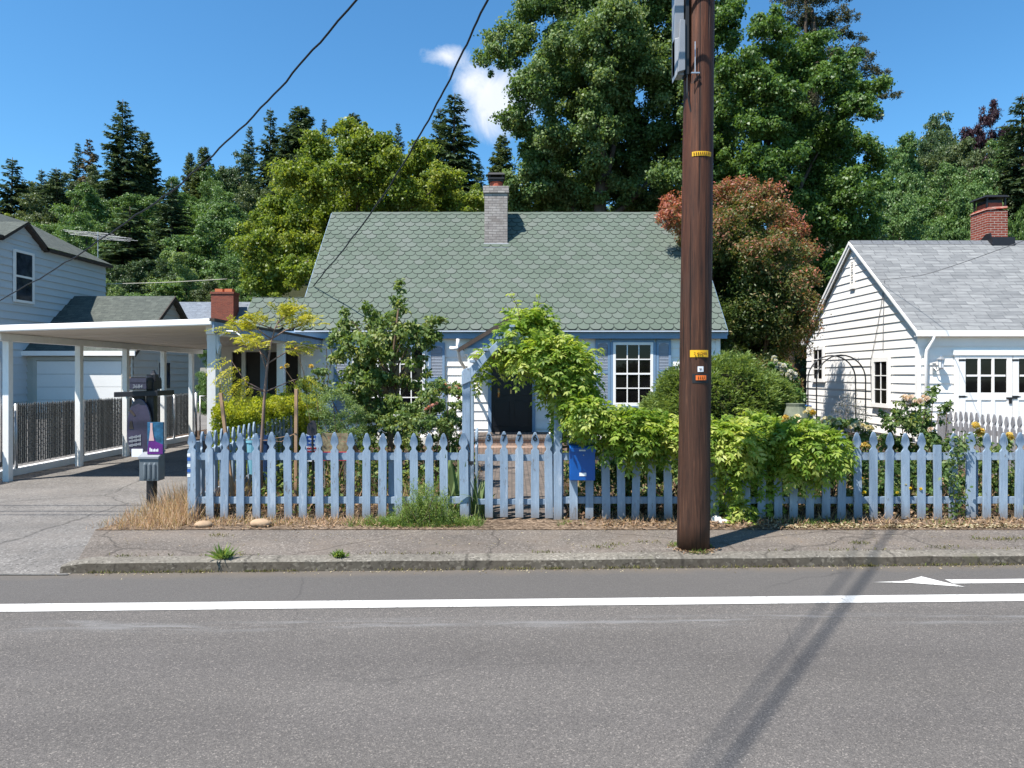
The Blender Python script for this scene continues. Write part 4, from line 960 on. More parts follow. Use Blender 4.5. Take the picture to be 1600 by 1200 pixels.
s.build('wire_mesh', M['cable_grey'], cl)
for yy in (8.3, 10.9, 12.6, 14.3, 16.0):
    s = MB(); s.tube([(X + .03, yy, 0), (X + .03, yy, 1.13)], .028, 8); s.build('fence_post', M['steel'], cl, smooth=True)
s = MB(); s.box(X - .09, X + .06, 6.9, 16.9, -.2, .10); s.build('footing', M['white'], cl, bevel=.01)
ga = thing('wire_gate', 'grey wire gate closing the back of the carport driveway', 'gate', (-6, 16.85, 0))
s = MB(); gy = 16.85
s.tube([(-7.8, gy, .05), (-7.8, gy, 1.15)], .03, 8)
s.tube([(-7.7, gy, .1), (-7.7, gy, 1.07), (-6.95, gy, 1.07), (-6.95, gy, .1), (-7.7, gy, .1)], .02, 6)
s.tube([(-6.85, gy, .1), (-6.85, gy, .95), (-6.75, gy, 1.06), (-6.6, gy, 1.08), (-4.4, gy, 1.08), (-4.4, gy, .1), (-6.85, gy, .1)], .02, 6); s.build('gate_frame', M['steel'], ga, smooth=True)
s = MB()
for i in range(62):
    x = -7.7 + i * .055; x2 = min(x + .95, -4.4); s.tube([(x, gy, .1), (x2, gy, .1 + (x2 - x))], .003, 3); s.tube([(x, gy, 1.05), (x2, gy, 1.05 - (x2 - x))], .003, 3)
s.build('wire_mesh', M['steel'], ga)

# ================================================================== picket fences
FY = 7.52
def picket_pts(x, y, z0, z1, w, head=True):
    h = w / 2; t = z1
    if not head: return [(x - h, y, z0), (x + h, y, z0), (x + h, y, t), (x - h, y, t)]
    right = [(h, z0), (h, t - .215), (h * .92, t - .205), (h * .55, t - .185), (h * .50, t - .17), (h * .62, t - .155), (h * .95, t - .135), (h, t - .115), (h * .85, t - .075), (h * .50, t - .03), (h * .22, t - .006)]
    return [(x + a, y, b) for a, b in right] + [(x - a, y, b) for a, b in reversed(right)]
pick_n = [0]
def picket(root, px, top=675, w=.088, y=FY - .02, head=True, z0=0.012, ztop=None, name='picket', m='blue', lean=None, xw=None):
    x = PX(px, y) if xw is None else xw; zt = (PZ(top, y) if ztop is None else ztop) + random.uniform(-.012, .010)
    pts = picket_pts(x, y - .018, z0 + random.uniform(-.008, .006), zt, w + random.uniform(-.003, .003), head)
    ln = random.gauss(0, .010) if lean is None else lean
    pts = [(a + ln * (c_ / 1.0 - .5), b, c_) for a, b, c_ in pts]
    mb = MB(); mb.prism(pts, (0, .02, 0)); return mb.build(name, M[m], root, bevel=.003)
def rails(root, x0, x1, y=FY, zz=((.655, .735), (.175, .25))):
    for a, b in zz:
        r = MB(); r.box(x0, x1, y + .002, y + .04, a, b); r.build('rail', M['blue'], root, bevel=.003)
lf = thing('picket_fence', 'weathered blue picket fence section left of the garden gate', 'fence', (-2, FY, 0))
for px in (328, 352, 376, 401, 425, 450, 474, 499, 523.5, 548, 573, 598, 622.5, 647, 671, 693.5): picket(lf, px)
rails(lf, PX(303, FY), PX(733, FY))
cpn = MB(); x = PX(302, FY); cpn.prism(picket_pts(x, FY - .04, 0, PZ(674, FY), .092), (0, .02, 0)); cpn.box(x - .042, x + .046, FY - .018, FY + .075, 0, .86); cp_ = cpn.build('corner_post', M['blue'], lf, bevel=.004)
for zz, mm in ((.70, 'label_white'), (.655, 'print_blue'), (.585, 'label_white'), (.53, 'print_blue'), (.475, 'label_white')):
    t = MB(); t.box(x - .047, x - .012, FY - .0425, FY - .0405, zz, zz + .034); t.build('reflector', M[mm], cp_)
mp = MB(); mx = PX(612, FY); mp.box(mx - .045, mx + .045, FY + .045, FY + .13, 0, .70); mp.build('post', M['blue'], lf, bevel=.004)
# gate
gt = thing('picket_gate', 'blue picket garden gate with house number below the vine arch', 'gate', (0, FY, 0))
for px, num in ((764, '3'), (787.5, '7'), (811.5, '7'), (836, '6')):
    p = picket(gt, px, 673.5, z0=.03, lean=0)
    n_ = text_part('numeral', num, .10, (PX(px, FY - .04), FY - .0405, PZ(684, FY)), M['black_iron'], p)
picket(gt, 857, 676, z0=.02)
rails(gt, PX(746, FY), PX(862, FY), zz=((.645, .715), (.165, .225)))
hg = MB(); hx = PX(733, FY); hg.tube([(hx - .02, FY - .045, .86), (hx + .015, FY - .05, .76), (hx - .01, FY - .05, .66), (hx + .03, FY - .045, .60)], .006, 5); hg.box(hx - .01, hx + .05, FY - .046, FY - .040, .61, .65); hg.build('gate_latch', M['black_iron'], gt)
rf = thing('picket_fence', 'weathered blue picket fence section right of the gate under the wisteria', 'fence', (4, FY, 0))
px = 871.5; allp = [871.5, 896, 921, 946, 970, 994, 1018, 1043, 1067, 1091, 1116, 1140, 1165, 1190, 1215, 1240, 1265, 1290, 1315, 1339, 1364, 1389, 1414, 1439, 1464, 1489, 1516, 1541, 1567, 1592, 1617, 1642]
for px in allp:
    if px == 1464: picket(rf, px, 696, head=False)
    elif px == 1516: picket(rf, px, 673, w=.10)
    elif px == 1018: picket(rf, px, 673)
    else: picket(rf, px, 675 if px > 1300 else 679)
rails(rf, PX(864, FY), PX(1650, FY))
for px in (874, 1192, 1519):
    p = MB(); x = PX(px, FY + .08); p.box(x - .045, x + .045, FY + .043, FY + .13, 0, .72); p.build('post', M['blue'], rf, bevel=.004)
sf = thing('picket_fence', 'blue picket fence running back beside the driveway in front of hedge', 'fence', (-3.5, 9, 0))
y = FY + .2
while y < 10.95:
    mb = MB(); pts = picket_pts(0, 0, .01, .955 + random.uniform(-.01, .01), .085); pts = [(-3.49, y + a, c_) for a, b, c_ in pts]; mb.prism(pts, (-.02, 0, 0)); mb.build('picket', M['blue'], sf); y += .172
for a, b in ((.655, .735), (.175, .25)): r = MB(); r.box(-3.55, -3.512, FY + .1, 10.95, a, b); r.build('rail', M['blue'], sf)
gf = thing('picket_fence', 'grey weathered picket fence in front of the white carriage doors', 'fence', (7.66, 10, 0))
y = 7.75
while y < 12.2:
    mb = MB(); pts = picket_pts(0, 0, .01, .965 + random.uniform(-.012, .012), .078); pts = [(7.66 + random.uniform(-.004, .004), y + a, c_) for a, b, c_ in pts]; mb.prism(pts, (.02, 0, 0)); mb.build('picket', M['grey_wood'], gf); y += .135
for a, b in ((.62, .70), (.18, .26)): r = MB(); r.box(7.683, 7.72, 7.7, 12.2, a, b); r.build('rail', M['grey_wood'], gf)
p = MB(); p.box(7.6, 7.75, 12.05, 12.2, 0, .90); p.build('post', M['grey_wood'], gf)

# arbor over the gate
ar = thing('garden_arbor', 'blue wooden gate arbor half buried under wisteria', 'arbor', (.1, 7.9, 0))
AX0, AX1 = PX(728.5, FY), PX(868, FY) + .03
for xx in (AX0, AX1):
    for yy in (FY + .03, 8.25):
        p = MB(); p.box(xx - .044, xx + .044, yy - .04, yy + .045, 0, PZ(580, FY)); p.build('post', M['blue'], ar, bevel=.004)
    if xx == AX0:
        for k_ in range(2):
            mb = MB(); pts = picket_pts(0, 0, .01, .97, .10); pts = [(xx + .10, 7.93 + k_ * .22 + a, c_) for a, b, c_ in pts]; mb.prism(pts, (-.02, 0, 0)); mb.build('side_picket', M['blue'], ar)
picket(ar, 725, 675, w=.10, y=FY - .035)
for yy in (FY - .03, 8.2):
    am = MB()
    za, zc, zt = PZ(602, FY), PZ(577, FY), PZ(513, FY); xm = (AX0 + AX1) / 2
    am.prism([(AX0 - .05, yy, za), (AX0 - .05, yy, zc - .03), (AX0 - .03, yy, zc), (AX0 + .045, yy, zc + .02), (AX0 + .06, yy, za + .05)], (0, .04, 0))
    am.prism([(AX1 + .05, yy, za), (AX1 + .05, yy, zc - .03), (AX1 + .03, yy, zc), (AX1 - .045, yy, zc + .02), (AX1 - .06, yy, za + .05)], (0, .04, 0))
    am.prism([(AX0 + .04, yy + .003, za + .06), (AX0 + .04, yy + .003, zc + .02), (xm - .02, yy + .003, zt), (xm - .02, yy + .003, zt - .15), (xm - .2, yy + .003, zt - .26)], (0, .034, 0))
    am.prism([(AX1 - .04, yy + .003, za + .06), (AX1 - .04, yy + .003, zc + .02), (xm + .02, yy + .003, zt), (xm + .02, yy + .003, zt - .15), (xm + .2, yy + .003, zt - .26)], (0, .034, 0))
    am.prism([(xm - .09, yy - .012, zt - .19), (xm - .09, yy - .012, zt - .06), (xm, yy - .012, zt + .02), (xm + .09, yy - .012, zt - .06), (xm + .09, yy - .012, zt - .19)], (0, .014, 0))
    am.build('arch_board', M['blue'], ar, bevel=.004)
sl_ = MB()
for i in range(7):
    t = (i + .5) / 7; xx = AX0 + (AX1 - AX0) * t; zz = zc + (zt - zc) * (1 - abs(2 * t - 1)) + .01
    sl_.box(xx - .03, xx + .03, FY - .06, 8.3, zz, zz + .025)
sl_.build('roof_slats', M['blue'], ar)

# blue letter box on the fence
lb = thing('letter_box', 'deep blue wall letter box hung on the picket fence', 'letter box', (PX(910, FY), FY - .1, .5))
b = MB(); bx0, bx1, bz0, bz1 = PX(890.5, 7.36), PX(930, 7.36), PZ(751, 7.36), PZ(698, 7.36)
b.box(bx0, bx1, 7.36, 7.478, bz0, bz1); b.build('body', M['mail_blue'], lb, bevel=.006)
b = MB(); b.prism([(bx0 - .006, 7.345, bz1 - .055), (bx0 - .006, 7.345, bz1 - .01), (bx0 - .006, 7.38, bz1 + .012), (bx0 - .006, 7.478, bz1 + .02), (bx0 - .006, 7.478, bz1 + .003), (bx0 - .006, 7.357, bz1 + .001), (bx0 - .006, 7.357, bz1 - .055)], (bx1 - bx0 + .012, 0, 0)); lo = b.build('lid', M['mail_blue'], lb, bevel=.003)
b = MB(); xm = (bx0 + bx1) / 2; b.box(xm - .04, xm + .03, 7.337, 7.3445, bz1 - .045, bz1 - .03); b.build('handle', M['steel'], lo)
b = MB(); b.blob((xm + .01, 7.357, bz1 - .09), (.007, .006, .007)); b.build('lock', M['steel'], lb)
b = MB(); b.box(xm - .035, xm + .04, 7.356, 7.3595, bz0 + .05, bz0 + .085); b.build('name_plate', M['label_white'], lb)

# ================================================================== utility pole
pl = thing('utility_pole', 'thick brown wooden utility pole standing on the pavement by the kerb', 'pole', (1.635, 6.12, 0))
mb = MB(); pp = []; rr = []
for i in range(40):
    z = -.05 + 11.6 * i / 39; pp.append((1.664 + .0118 * z, 6.27, z)); rr.append(.1465 - .0026 * z + random.uniform(-.0012, .0012))
mb.tube(pp, rr, 28); mb.build('pole', M['pole'], pl, smooth=True)
def pole_x(z): return 1.664 + .0118 * z
def tagplate(name, px0, px1, py0, py1, m, th=.004):
    d = 6.13; x0, x1, z0, z1 = PX(px0, d), PX(px1, d), PZ(py1, d), PZ(py0, d); xc = pole_x((z0 + z1) / 2); r = .1465 - .0026 * z0 + th
    t = MB(); n = 6; vs = []
    for i in range(n + 1):
        x = x0 + (x1 - x0) * i / n; yy = 6.27 - math.sqrt(max(r * r - (x - xc) ** 2, .0004)); vs += [(x, yy, z0), (x, yy, z1)]
    k_ = len(vs); vs += [(a, b_ + th, c_) for a, b_, c_ in vs]
    t.add(vs, [(2 * i, 2 * i + 2, 2 * i + 3, 2 * i + 1) for i in range(n)] + [(2 * i + 1, 2 * i + 3, k_ + 2 * i + 3, k_ + 2 * i + 1) for i in range(n)] + [(k_ + 2 * i, k_ + 2 * i + 2, 2 * i + 2, 2 * i) for i in range(n)] + [(0, 1, k_ + 1, k_), (2 * n + 1, 2 * n, k_ + 2 * n, k_ + 2 * n + 1)])
    o = t.build(name, m, pl)
    ym = 6.27 - math.sqrt(max(r * r - ((x0 + x1) / 2 - xc) ** 2, .0004))
    return o, (x0 + x1) / 2, ym, (z0 + z1) / 2, x1 - x0, z1 - z0
o, xm, ym, zm, w_, h_ = tagplate('yellow_strip', 1082.5, 1112.5, 236, 243, M['yellow_tag'], .005)
for i in range(9):
    t = MB(); xx = xm - w_ * .42 + w_ * .84 * i / 8; r = .1395; yy = 6.27 - math.sqrt(max(r * r - (xx - pole_x(zm)) ** 2, .0004)) - .006; t.box(xx - .003, xx + .003, yy - .004, yy + .004, zm - .011, zm + .011); t.build('tick', M['tag_ink'], o)
o, xm, ym, zm, w_, h_ = tagplate('yellow_tag', 1079, 1107.5, 547, 558, M['yellow_tag'], .004)
text_part('tag_number', '2 41248', .036, (xm + .002, ym - .007, zm - .002), M['tag_ink'], o, bold=False)
o, xm, ym, zm, w_, h_ = tagplate('white_tag', 1090, 1099, 572.5, 581, M['label_white'], .004)
text_part('tag_number', '51', .026, (xm, ym - .002, zm), M['tag_ink'], o, bold=False)
o, xm, ym, zm, w_, h_ = tagplate('tag_holder', 1082, 1108, 584, 598.5, M['black_iron'], .004)
o2, xm, ym, zm, w_, h_ = tagplate('orange_tag', 1087, 1103.5, 586.5, 594, M['orange_tag'], .010)
text_part('tag_number', '1111', .038, (xm, ym - .003, zm), M['tag_ink'], o2, bold=False)
b = MB(); bx = PX(1062, 6.190); zb = PZ(122, 6.190); b.box(bx - .05, bx + .035, 6.170, 6.280, zb + .02, zb + .95); b.prism([(bx - .05, 6.170, zb - .02), (bx - .05, 6.170, zb + .35), (bx - .012, 6.150, zb + .35), (bx - .03, 6.150, zb + .02)], (0, .1, 0)); b.prism([(bx - .028, 6.130, zb + .03), (bx + .036, 6.130, zb + .05), (bx + .036, 6.130, zb + .5), (bx - .010, 6.130, zb + .5)], (0, .04, 0)); b.build('cable_box', M['lid_grey'], pl, bevel=.004)
b = MB(); b.box(bx + .036, 1.63, 6.210, 6.28, zb + .1, zb + .14); b.box(bx + .036, 1.63, 6.210, 6.28, zb + .7, zb + .74)
b.box(bx + .045, bx + .075, 6.150, 6.280, zb + .02, zb + .95); b.tube([(bx + .06, 6.160, zb + .02), (bx + .06, 6.160, zb - .15), (bx + .11, 6.180, zb - .35)], .008, 5)
b.build('bracket', M['black_iron'], pl)
b = MB(); b.box(1.30, 2.05, 6.040, 6.130, 5.35, 5.47); b.build('cross_block', M['pole'], pl)
b = MB(); zk = PZ(114, 6.130); xk = PX(1086, 6.130); b.box(xk - .035, xk + .04, 6.122, 6.134, zk - .006, zk + .006); b.tube([(xk, 6.128, zk), (xk, 6.126, zk + .28)], .005, 5); b.build('staple', M['steel'], pl)
b = MB(); b.tube([(xk - .02, 6.128, zk - .02), (xk - .03, 6.126, zk - .10), (xk + .005, 6.124, zk - .06), (xk + .02, 6.124, zk - .03), (xk + .04, 6.125, zk - .05), (xk + .01, 6.124, zk - .075), (xk + .05, 6.125, zk - .065)], .004, 5); b.build('wire_curl', M['cable'], pl)
mb = MB(); mb.blob((1.66, 6.31, -.012), (.25, .20, .03), 3, 8, 18, .2); mb.build('dirt_collar', M['pavement'], pl, smooth=True)

# ================================================================== cables
def cable(name, pts, r, m, label, wob=0.0):
    a = [np.array(p, float) for p in pts]; out = []
    for i in range(len(a) - 1):
        for k_ in range(8): out.append(a[i] + (a[i + 1] - a[i]) * k_ / 8)
    out.append(a[-1]); out = np.array(out)
    for _ in range(6): out[1:-1] = .25 * out[:-2] + .5 * out[1:-1] + .25 * out[2:]
    out = [p + np.array((0, 0, wob * math.sin(i * 1.1) + wob * .6 * math.sin(i * 2.3))) for i, p in enumerate(out)]
    mb = MB(); mb.tube(out, r, 6, 0); o = mb.build(name, M[m], loc=out[-1], smooth=True); tag(o, label, 'cable')
ca = [(760, -250, 6.8), (630, -80, 7.6), (498, 67, 8.7), (420, 158, 9.6), (332, 243, 10.6), (268, 300, 11.5), (207, 340, 12.3), (122, 399, 13.5), (45, 445, 14.8), (-60, 500, 16.5)]
cable('service_cable', [PT(*p) for p in ca], .013, 'cable', 'twisted black cable sweeping down past the two-storey house', .012)
cb = [(820, -120, 7.0), (775, -30, 8.0), (730, 67, 9.2), (690, 150, 10.3), (640, 240, 11.8), (600, 305, 13.0), (545, 380, 14.6), (490, 446, 16.4)]
cable('service_cable', [PT(*p) for p in cb], .014, 'cable', 'twisted black cable ending at the left roof edge of the white house', .012)
cc = [(1720, 330, 10.5), (1600, 376, 12.3), (1500, 412, 14.2), (1440, 431, 15.6), (1376, 437, 17.0)]
cable('service_cable', [PT(*p) for p in cc], .007, 'cable_grey', 'thin grey cable running to the gable of the white garage')
cd_ = [(165, 444, 33.5), (260, 441.5, 34.5), (355, 436, 35.5)]
cable('garden_wire', [PT(*p) for p in cd_], .022, 'cable_pale', 'pale straight wire between the two-storey house and the dark trees')
for h, y, lab in ((5.75, 6.2, 'highest'), (5.35, 6.0, 'middle'), (5.15, 5.87, 'lowest')):
    mb = MB(); mb.tube([(-26 + i * 2.6, y + KS * 0, h + .0009 * (-26 + i * 2.6) ** 2 * .15) for i in range(22)], .012, 6); o = mb.build('street_cable', M['cable'], loc=(0, y, h)); tag(o, 'street cable along the kerb casting a line of shadow, ' + lab + ' of three', 'cable', 'street cables above the pavement')
for bx_, dv, rad, nm in ((1.70, (-2.66, -3.6, 0), .020, 'darker'), (1.41, (-2.58, -3.6, 0), .011, 'fainter')):
    mb = MB(); base = np.array((bx_, 6.27, 10.66)); dirv = np.array(dv) / np.linalg.norm(dv)
    mb.tube([base + dirv * t * 1.6 for t in range(14)], rad, 8); o = mb.build('crossing_cable', M['cable'], loc=base); tag(o, 'thick cable bundle crossing the road, throwing the ' + nm + ' slanted shadow', 'cable', 'cables crossing the road')
# ================================================================== foliage colours (albedo)
LM = {}
LM['maple'] = leaf_mat('maple_leaf', [(.045, .088, .026), (.088, .155, .044), (.155, .225, .075), (.24, .285, .13)], .34, .52, .3)
LM['bright'] = leaf_mat('bright_maple_leaf', [(.042, .088, .020), (.084, .158, .034), (.140, .218, .055)], .34)
LM['yellow'] = leaf_mat('yellow_green_leaf', [(.066, .108, .014), (.132, .192, .026), (.205, .262, .040), (.285, .290, .058)], .40)
LM['mid'] = leaf_mat('mid_green_leaf', [(0.054, 0.107, 0.032), (0.107, 0.187, 0.054), (0.169, 0.259, 0.086)], .32)
LM['dull'] = leaf_mat('dull_green_leaf', [(0.053, 0.079, 0.031), (0.101, 0.137, 0.053), (0.161, 0.185, 0.085)], .28)
LM['dark'] = leaf_mat('dark_green_leaf', [(0.039, 0.070, 0.028), (0.070, 0.112, 0.042), (0.109, 0.154, 0.062)], .25)
LM['light'] = leaf_mat('pale_green_leaf', [(0.109, 0.171, 0.054), (0.186, 0.265, 0.093), (0.265, 0.333, 0.147)], .38)
LM['spruce'] = leaf_mat('spruce_needles', [(0.032, 0.058, 0.032), (0.061, 0.096, 0.049), (0.104, 0.142, 0.070)], .18, .6, .2)
LM['cedar'] = leaf_mat('cedar_needles', [(0.048, 0.073, 0.028), (0.084, 0.118, 0.042), (0.133, 0.165, 0.059)], .18, .6, .2)
LM['brownfir'] = leaf_mat('brownish_needles', [(0.061, 0.049, 0.027), (0.101, 0.078, 0.043), (0.135, 0.108, 0.061)], .15, .6, .2)
LM['olivefir'] = leaf_mat('olive_needles', [(0.041, 0.049, 0.024), (0.078, 0.084, 0.041), (0.128, 0.121, 0.065)], .18, .6, .2)
LM['purple'] = leaf_mat('purple_leaf', [(0.024, 0.012, 0.019), (0.048, 0.022, 0.031), (0.078, 0.036, 0.048)], .25)
LM['photinia'] = leaf_mat('red_tipped_leaf', [(0.062, 0.101, 0.025), (0.129, 0.146, 0.040), (0.213, 0.140, 0.062), (0.347, 0.118, 0.084), (0.448, 0.157, 0.112)], .34)
LM['wisteria'] = leaf_mat('wisteria_leaf', [(0.077, 0.149, 0.018), (0.154, 0.248, 0.029), (0.275, 0.358, 0.055), (0.462, 0.495, 0.143)], .45, .5, .35)
LM['wist_dark'] = leaf_mat('wisteria_old_leaf', [(0.047, 0.101, 0.016), (0.081, 0.162, 0.024), (0.121, 0.216, 0.034)], .40)
LM['youngtree'] = leaf_mat('yellow_compound_leaf', [(0.218, 0.241, 0.034), (0.356, 0.345, 0.046), (0.483, 0.437, 0.075)], .45)
LM['pear'] = leaf_mat('pear_leaf', [(0.048, 0.096, 0.022), (0.104, 0.168, 0.038), (0.183, 0.240, 0.067), (0.350, 0.350, 0.151)], .34, .48, .35)
LM['rose'] = leaf_mat('rose_leaf', [(0.044, 0.085, 0.025), (0.085, 0.147, 0.040), (0.147, 0.209, 0.059), (0.265, 0.287, 0.093)], .34, .5, .35)
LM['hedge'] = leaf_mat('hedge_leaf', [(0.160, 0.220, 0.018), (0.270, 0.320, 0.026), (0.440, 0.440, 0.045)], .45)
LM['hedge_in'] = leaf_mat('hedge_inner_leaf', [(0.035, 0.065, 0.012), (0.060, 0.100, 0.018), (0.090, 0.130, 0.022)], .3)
LM['yew'] = leaf_mat('yew_needles', [(.075, .122, .034), (.145, .205, .056), (.235, .295, .095)], .32, .55, .25)
LM['straw'] = leaf_mat('dry_grass_blade', [(0.360, 0.215, 0.135), (0.520, 0.340, 0.225), (0.640, 0.470, 0.320), (0.340, 0.280, 0.120)], .35, .7, .15, 1.0)
LM['grass'] = leaf_mat('green_blade', [(0.076, 0.144, 0.030), (0.144, 0.227, 0.051), (0.254, 0.304, 0.085)], .35)
LM['moss'] = leaf_mat('kerb_moss', [(.085, .080, .030), (.14, .13, .045), (.21, .175, .085), (.12, .16, .04)], .25, .7, .15, 1.0)
LM['iris'] = leaf_mat('iris_blade', [(.09, .15, .055), (.155, .22, .09), (.26, .31, .15)], .35)
LM['litter'] = leaf_mat('dry_leaf_litter', [(0.130, 0.075, 0.045), (0.240, 0.150, 0.090), (0.380, 0.270, 0.170), (0.100, 0.060, 0.035)], .2, .7, .15, 1.0)
LM['chips'] = leaf_mat('pale_leaf_litter', [(0.300, 0.240, 0.140), (0.460, 0.400, 0.270), (0.200, 0.130, 0.080)], .2, .7, .15, 1.0)
LM['lavender'] = leaf_mat('grey_lavender', [(0.135, 0.142, 0.128), (0.230, 0.223, 0.216), (0.311, 0.277, 0.284)], .3)
LM['petal_pink'] = leaf_mat('coral_petal', [(0.600, 0.220, 0.170), (0.700, 0.360, 0.280), (0.750, 0.480, 0.400)], .35, .5, .3, 1.0)
LM['petal_blush'] = leaf_mat('blush_petal', [(0.660, 0.460, 0.370), (0.720, 0.560, 0.470), (0.760, 0.660, 0.580)], .35, .5, .3, 1.0)
LM['petal_cream'] = leaf_mat('cream_petal', [(0.620, 0.520, 0.300), (0.720, 0.660, 0.480), (0.720, 0.700, 0.600)], .35, .5, .3, 1.0)
LM['petal_yellow'] = leaf_mat('yellow_petal', [(0.620, 0.400, 0.050), (0.720, 0.540, 0.140), (0.740, 0.620, 0.280)], .35, .5, .3, 1.0)
LM['petal_white'] = leaf_mat('white_petal', [(0.550, 0.530, 0.470), (0.680, 0.670, 0.630)], .35, .5, .3, 1.0)
LM['petal_gold'] = leaf_mat('gold_petal', [(0.680, 0.480, 0.020), (0.750, 0.600, 0.040)], .35, .5, .3, 1.0)
LM['petal_lilac'] = leaf_mat('lilac_petal', [(0.420, 0.440, 0.660), (0.550, 0.570, 0.740)], .4, .5, .3, 1.0)

# ================================================================== trees
def trunk_part(root, base, top, r0, r1, limbs=(), m='bark', name='trunk', n=9, lean=.3):
    mb = MB(); base = np.array(base, float); top = np.array(top, float); L = np.linalg.norm(top - base); k = 7
    off = np.array([rng.normal(0, lean * .05 * L, 3) * (0 if i in (0,) else 1) for i in range(k)]); off[:, 2] = 0
    pts = [base + (top - base) * i / (k - 1) + off[i] for i in range(k)]
    mb.tube(pts, [r0 + (r1 - r0) * i / (k - 1) for i in range(k)], n)
    for e in limbs:
        e = np.array(e, float); t = max(.15, min(.85, (e[2] - base[2]) / max(top[2] - base[2], .1) * .62)); i = t * (k - 1); a = pts[int(i)] * (1 - i % 1) + pts[min(int(i) + 1, k - 1)] * (i % 1)
        mid = (a + e) / 2 + np.array((0, 0, .08 * np.linalg.norm(e - a))) + rng.normal(0, .04 * np.linalg.norm(e - a), 3)
        rr = (r0 + (r1 - r0) * t) * .55
        mb.tube([a, (a + mid) / 2 + (0, 0, .01), mid, (mid + e) / 2, e], [rr, rr * .85, rr * .65, rr * .45, rr * .2], 6)
    return mb.build(name, M[m], root, smooth=True)
def lobe_tree(name, label, cat, lobes, d, leaf, m, base_px, base_z=None, group=None, k=8, dens=.8, sub=.5, dj=1.2, tr=.28, wd=.62, squash=.78, thick=.5, jit=.7, droop=.5, lift=.2, limbs=7, tintshift=None, spread=.72, stems=1, bark='bark'):
    if d < 20: dens *= 1.5; thick = .85; spread = max(spread, .88)
    c, r = lobes_px(lobes, d, dj); r = r * (1.12 if d < 17 else 1.0); bx = PX(base_px, d); bz = terrain_z(bx, d) - .2 if base_z is None else base_z
    root = thing(name, label, cat, (bx, d, bz), group)
    cc, rr = clumps(c, r, k, sub, lift=lift, spread=spread)
    pos, t, nn, tint, idx = shell(cc, rr, dens, leaf, squash=squash, thick=thick, jit=jit, droop=droop)
    sz = leaf * rng.uniform(.7, 1.3, len(pos))
    if tintshift is not None: tint = tintshift(pos, c, r, tint)
    leaf_object('crown' if cat == 'tree' else 'foliage', pos, t, nn, sz, sz * wd, tint, m, root)
    top = c[np.argmax(c[:, 2])]; o = np.argsort(-r)[:limbs * 3]; lim = c[rng.choice(o, min(limbs, len(o)), replace=False)]
    if cat == 'tree': trunk_part(root, (bx, d, bz), (bx * .4 + top[0] * .6, d, bz + (top[2] - bz) * .85), tr, tr * .25, lim, bark)
    else:
        mb = MB()
        for e in lim: b = np.array((bx + rng.normal(0, .08), d + rng.normal(0, .08), bz)); mb.tube([b, (b + e) / 2 + rng.normal(0, .05, 3), e], [tr, tr * .8, tr * .35], 5)
        mb.blob((bx, d, bz + .02), (.12, .12, .05), 1, 4, 8, .1); mb.build('stem', M['twig'], root)
    return root

lobe_tree('maple_tree', 'huge dark green maple rising behind the chimney of the white house', 'tree',
    [(770, 95, 28), (800, 68, 40), (850, 40, 55), (900, 90, 58), (960, 58, 62), (1030, 50, 58), (830, 140, 48), (806, 186, 30), (880, 170, 52), (945, 140, 55), (1005, 140, 50), (1055, 120, 50), (818, 220, 30), (850, 230, 42), (910, 228, 52), (985, 222, 52), (1045, 215, 50), (835, 290, 40), (880, 300, 45), (940, 300, 48), (1000, 292, 50), (1055, 285, 42), (900, -10, 60), (980, -40, 60), (1060, -10, 58), (840, -10, 42), (940, -85, 50), (810, 325, 30), (1090, 60, 45), (1085, 170, 45), (850, 265, 50, 2), (900, 330, 55, 2), (960, 330, 55, 2), (1020, 335, 50, 2), (1070, 330, 50, 2), (870, 130, 60, 2), (940, 180, 60, 2.5), (1000, 90, 60, 2.5), (920, 270, 60, 2.5), (1000, 250, 60, 2.5), (1050, 180, 55, 2.5), (840, 320, 45, 1), (795, 290, 22), (1110, 110, 50, 1.5), (1105, 30, 45, 1), (1115, 210, 50, 2), (1100, 270, 45, 2), (1130, -30, 45, 1), (945, 78, 36, -2), (935, 140, 38, -2), (930, 200, 38, -2), (955, 30, 36, -2)],
    30, .122, LM['maple'], 930, k=17, dens=.80, sub=.36, thick=.75, spread=.86, jit=.9, dj=1.8, tr=.45, wd=.8, tintshift=None)
lobe_tree('maple_tree', 'bright green maple behind the red-tipped shrub right of the pole', 'tree',
    [(1150, 110, 42), (1200, 105, 48), (1250, 120, 46), (1305, 140, 42), (1335, 180, 40), (1180, 175, 50), (1240, 190, 50), (1290, 215, 50), (1342, 235, 34), (1170, 245, 45), (1225, 265, 50), (1290, 282, 50), (1335, 300, 40), (1290, 350, 48), (1332, 380, 34), (1352, 335, 36), (1240, 330, 40), (1318, 415, 30), (1290, 430, 38), (1240, 400, 40), (1140, 300, 45), (1120, 200, 45), (1210, 50, 40), (1270, 75, 35), (1200, 150, 50, 2.5), (1250, 230, 60, 2.5), (1180, 300, 60, 2.5), (1260, 300, 60, 2.5), (1300, 380, 50, 2), (1240, 440, 50, 2), (1310, 470, 40, 2), (1130, 250, 50, 2.5), (1130, 150, 45, 2.5), (1345, 140, 34), (1360, 260, 32), (1140, 40, 40), (1320, 95, 26), (1365, 300, 30, 1), (1190, 125, 34, -2), (1200, 190, 36, -2), (1195, 255, 34, -2), (1230, 150, 34, -2)],
    27, .115, LM['bright'], 1240, k=16, dens=.80, sub=.36, thick=.75, spread=.86, jit=.9, dj=1.8, tr=.35, wd=.8)
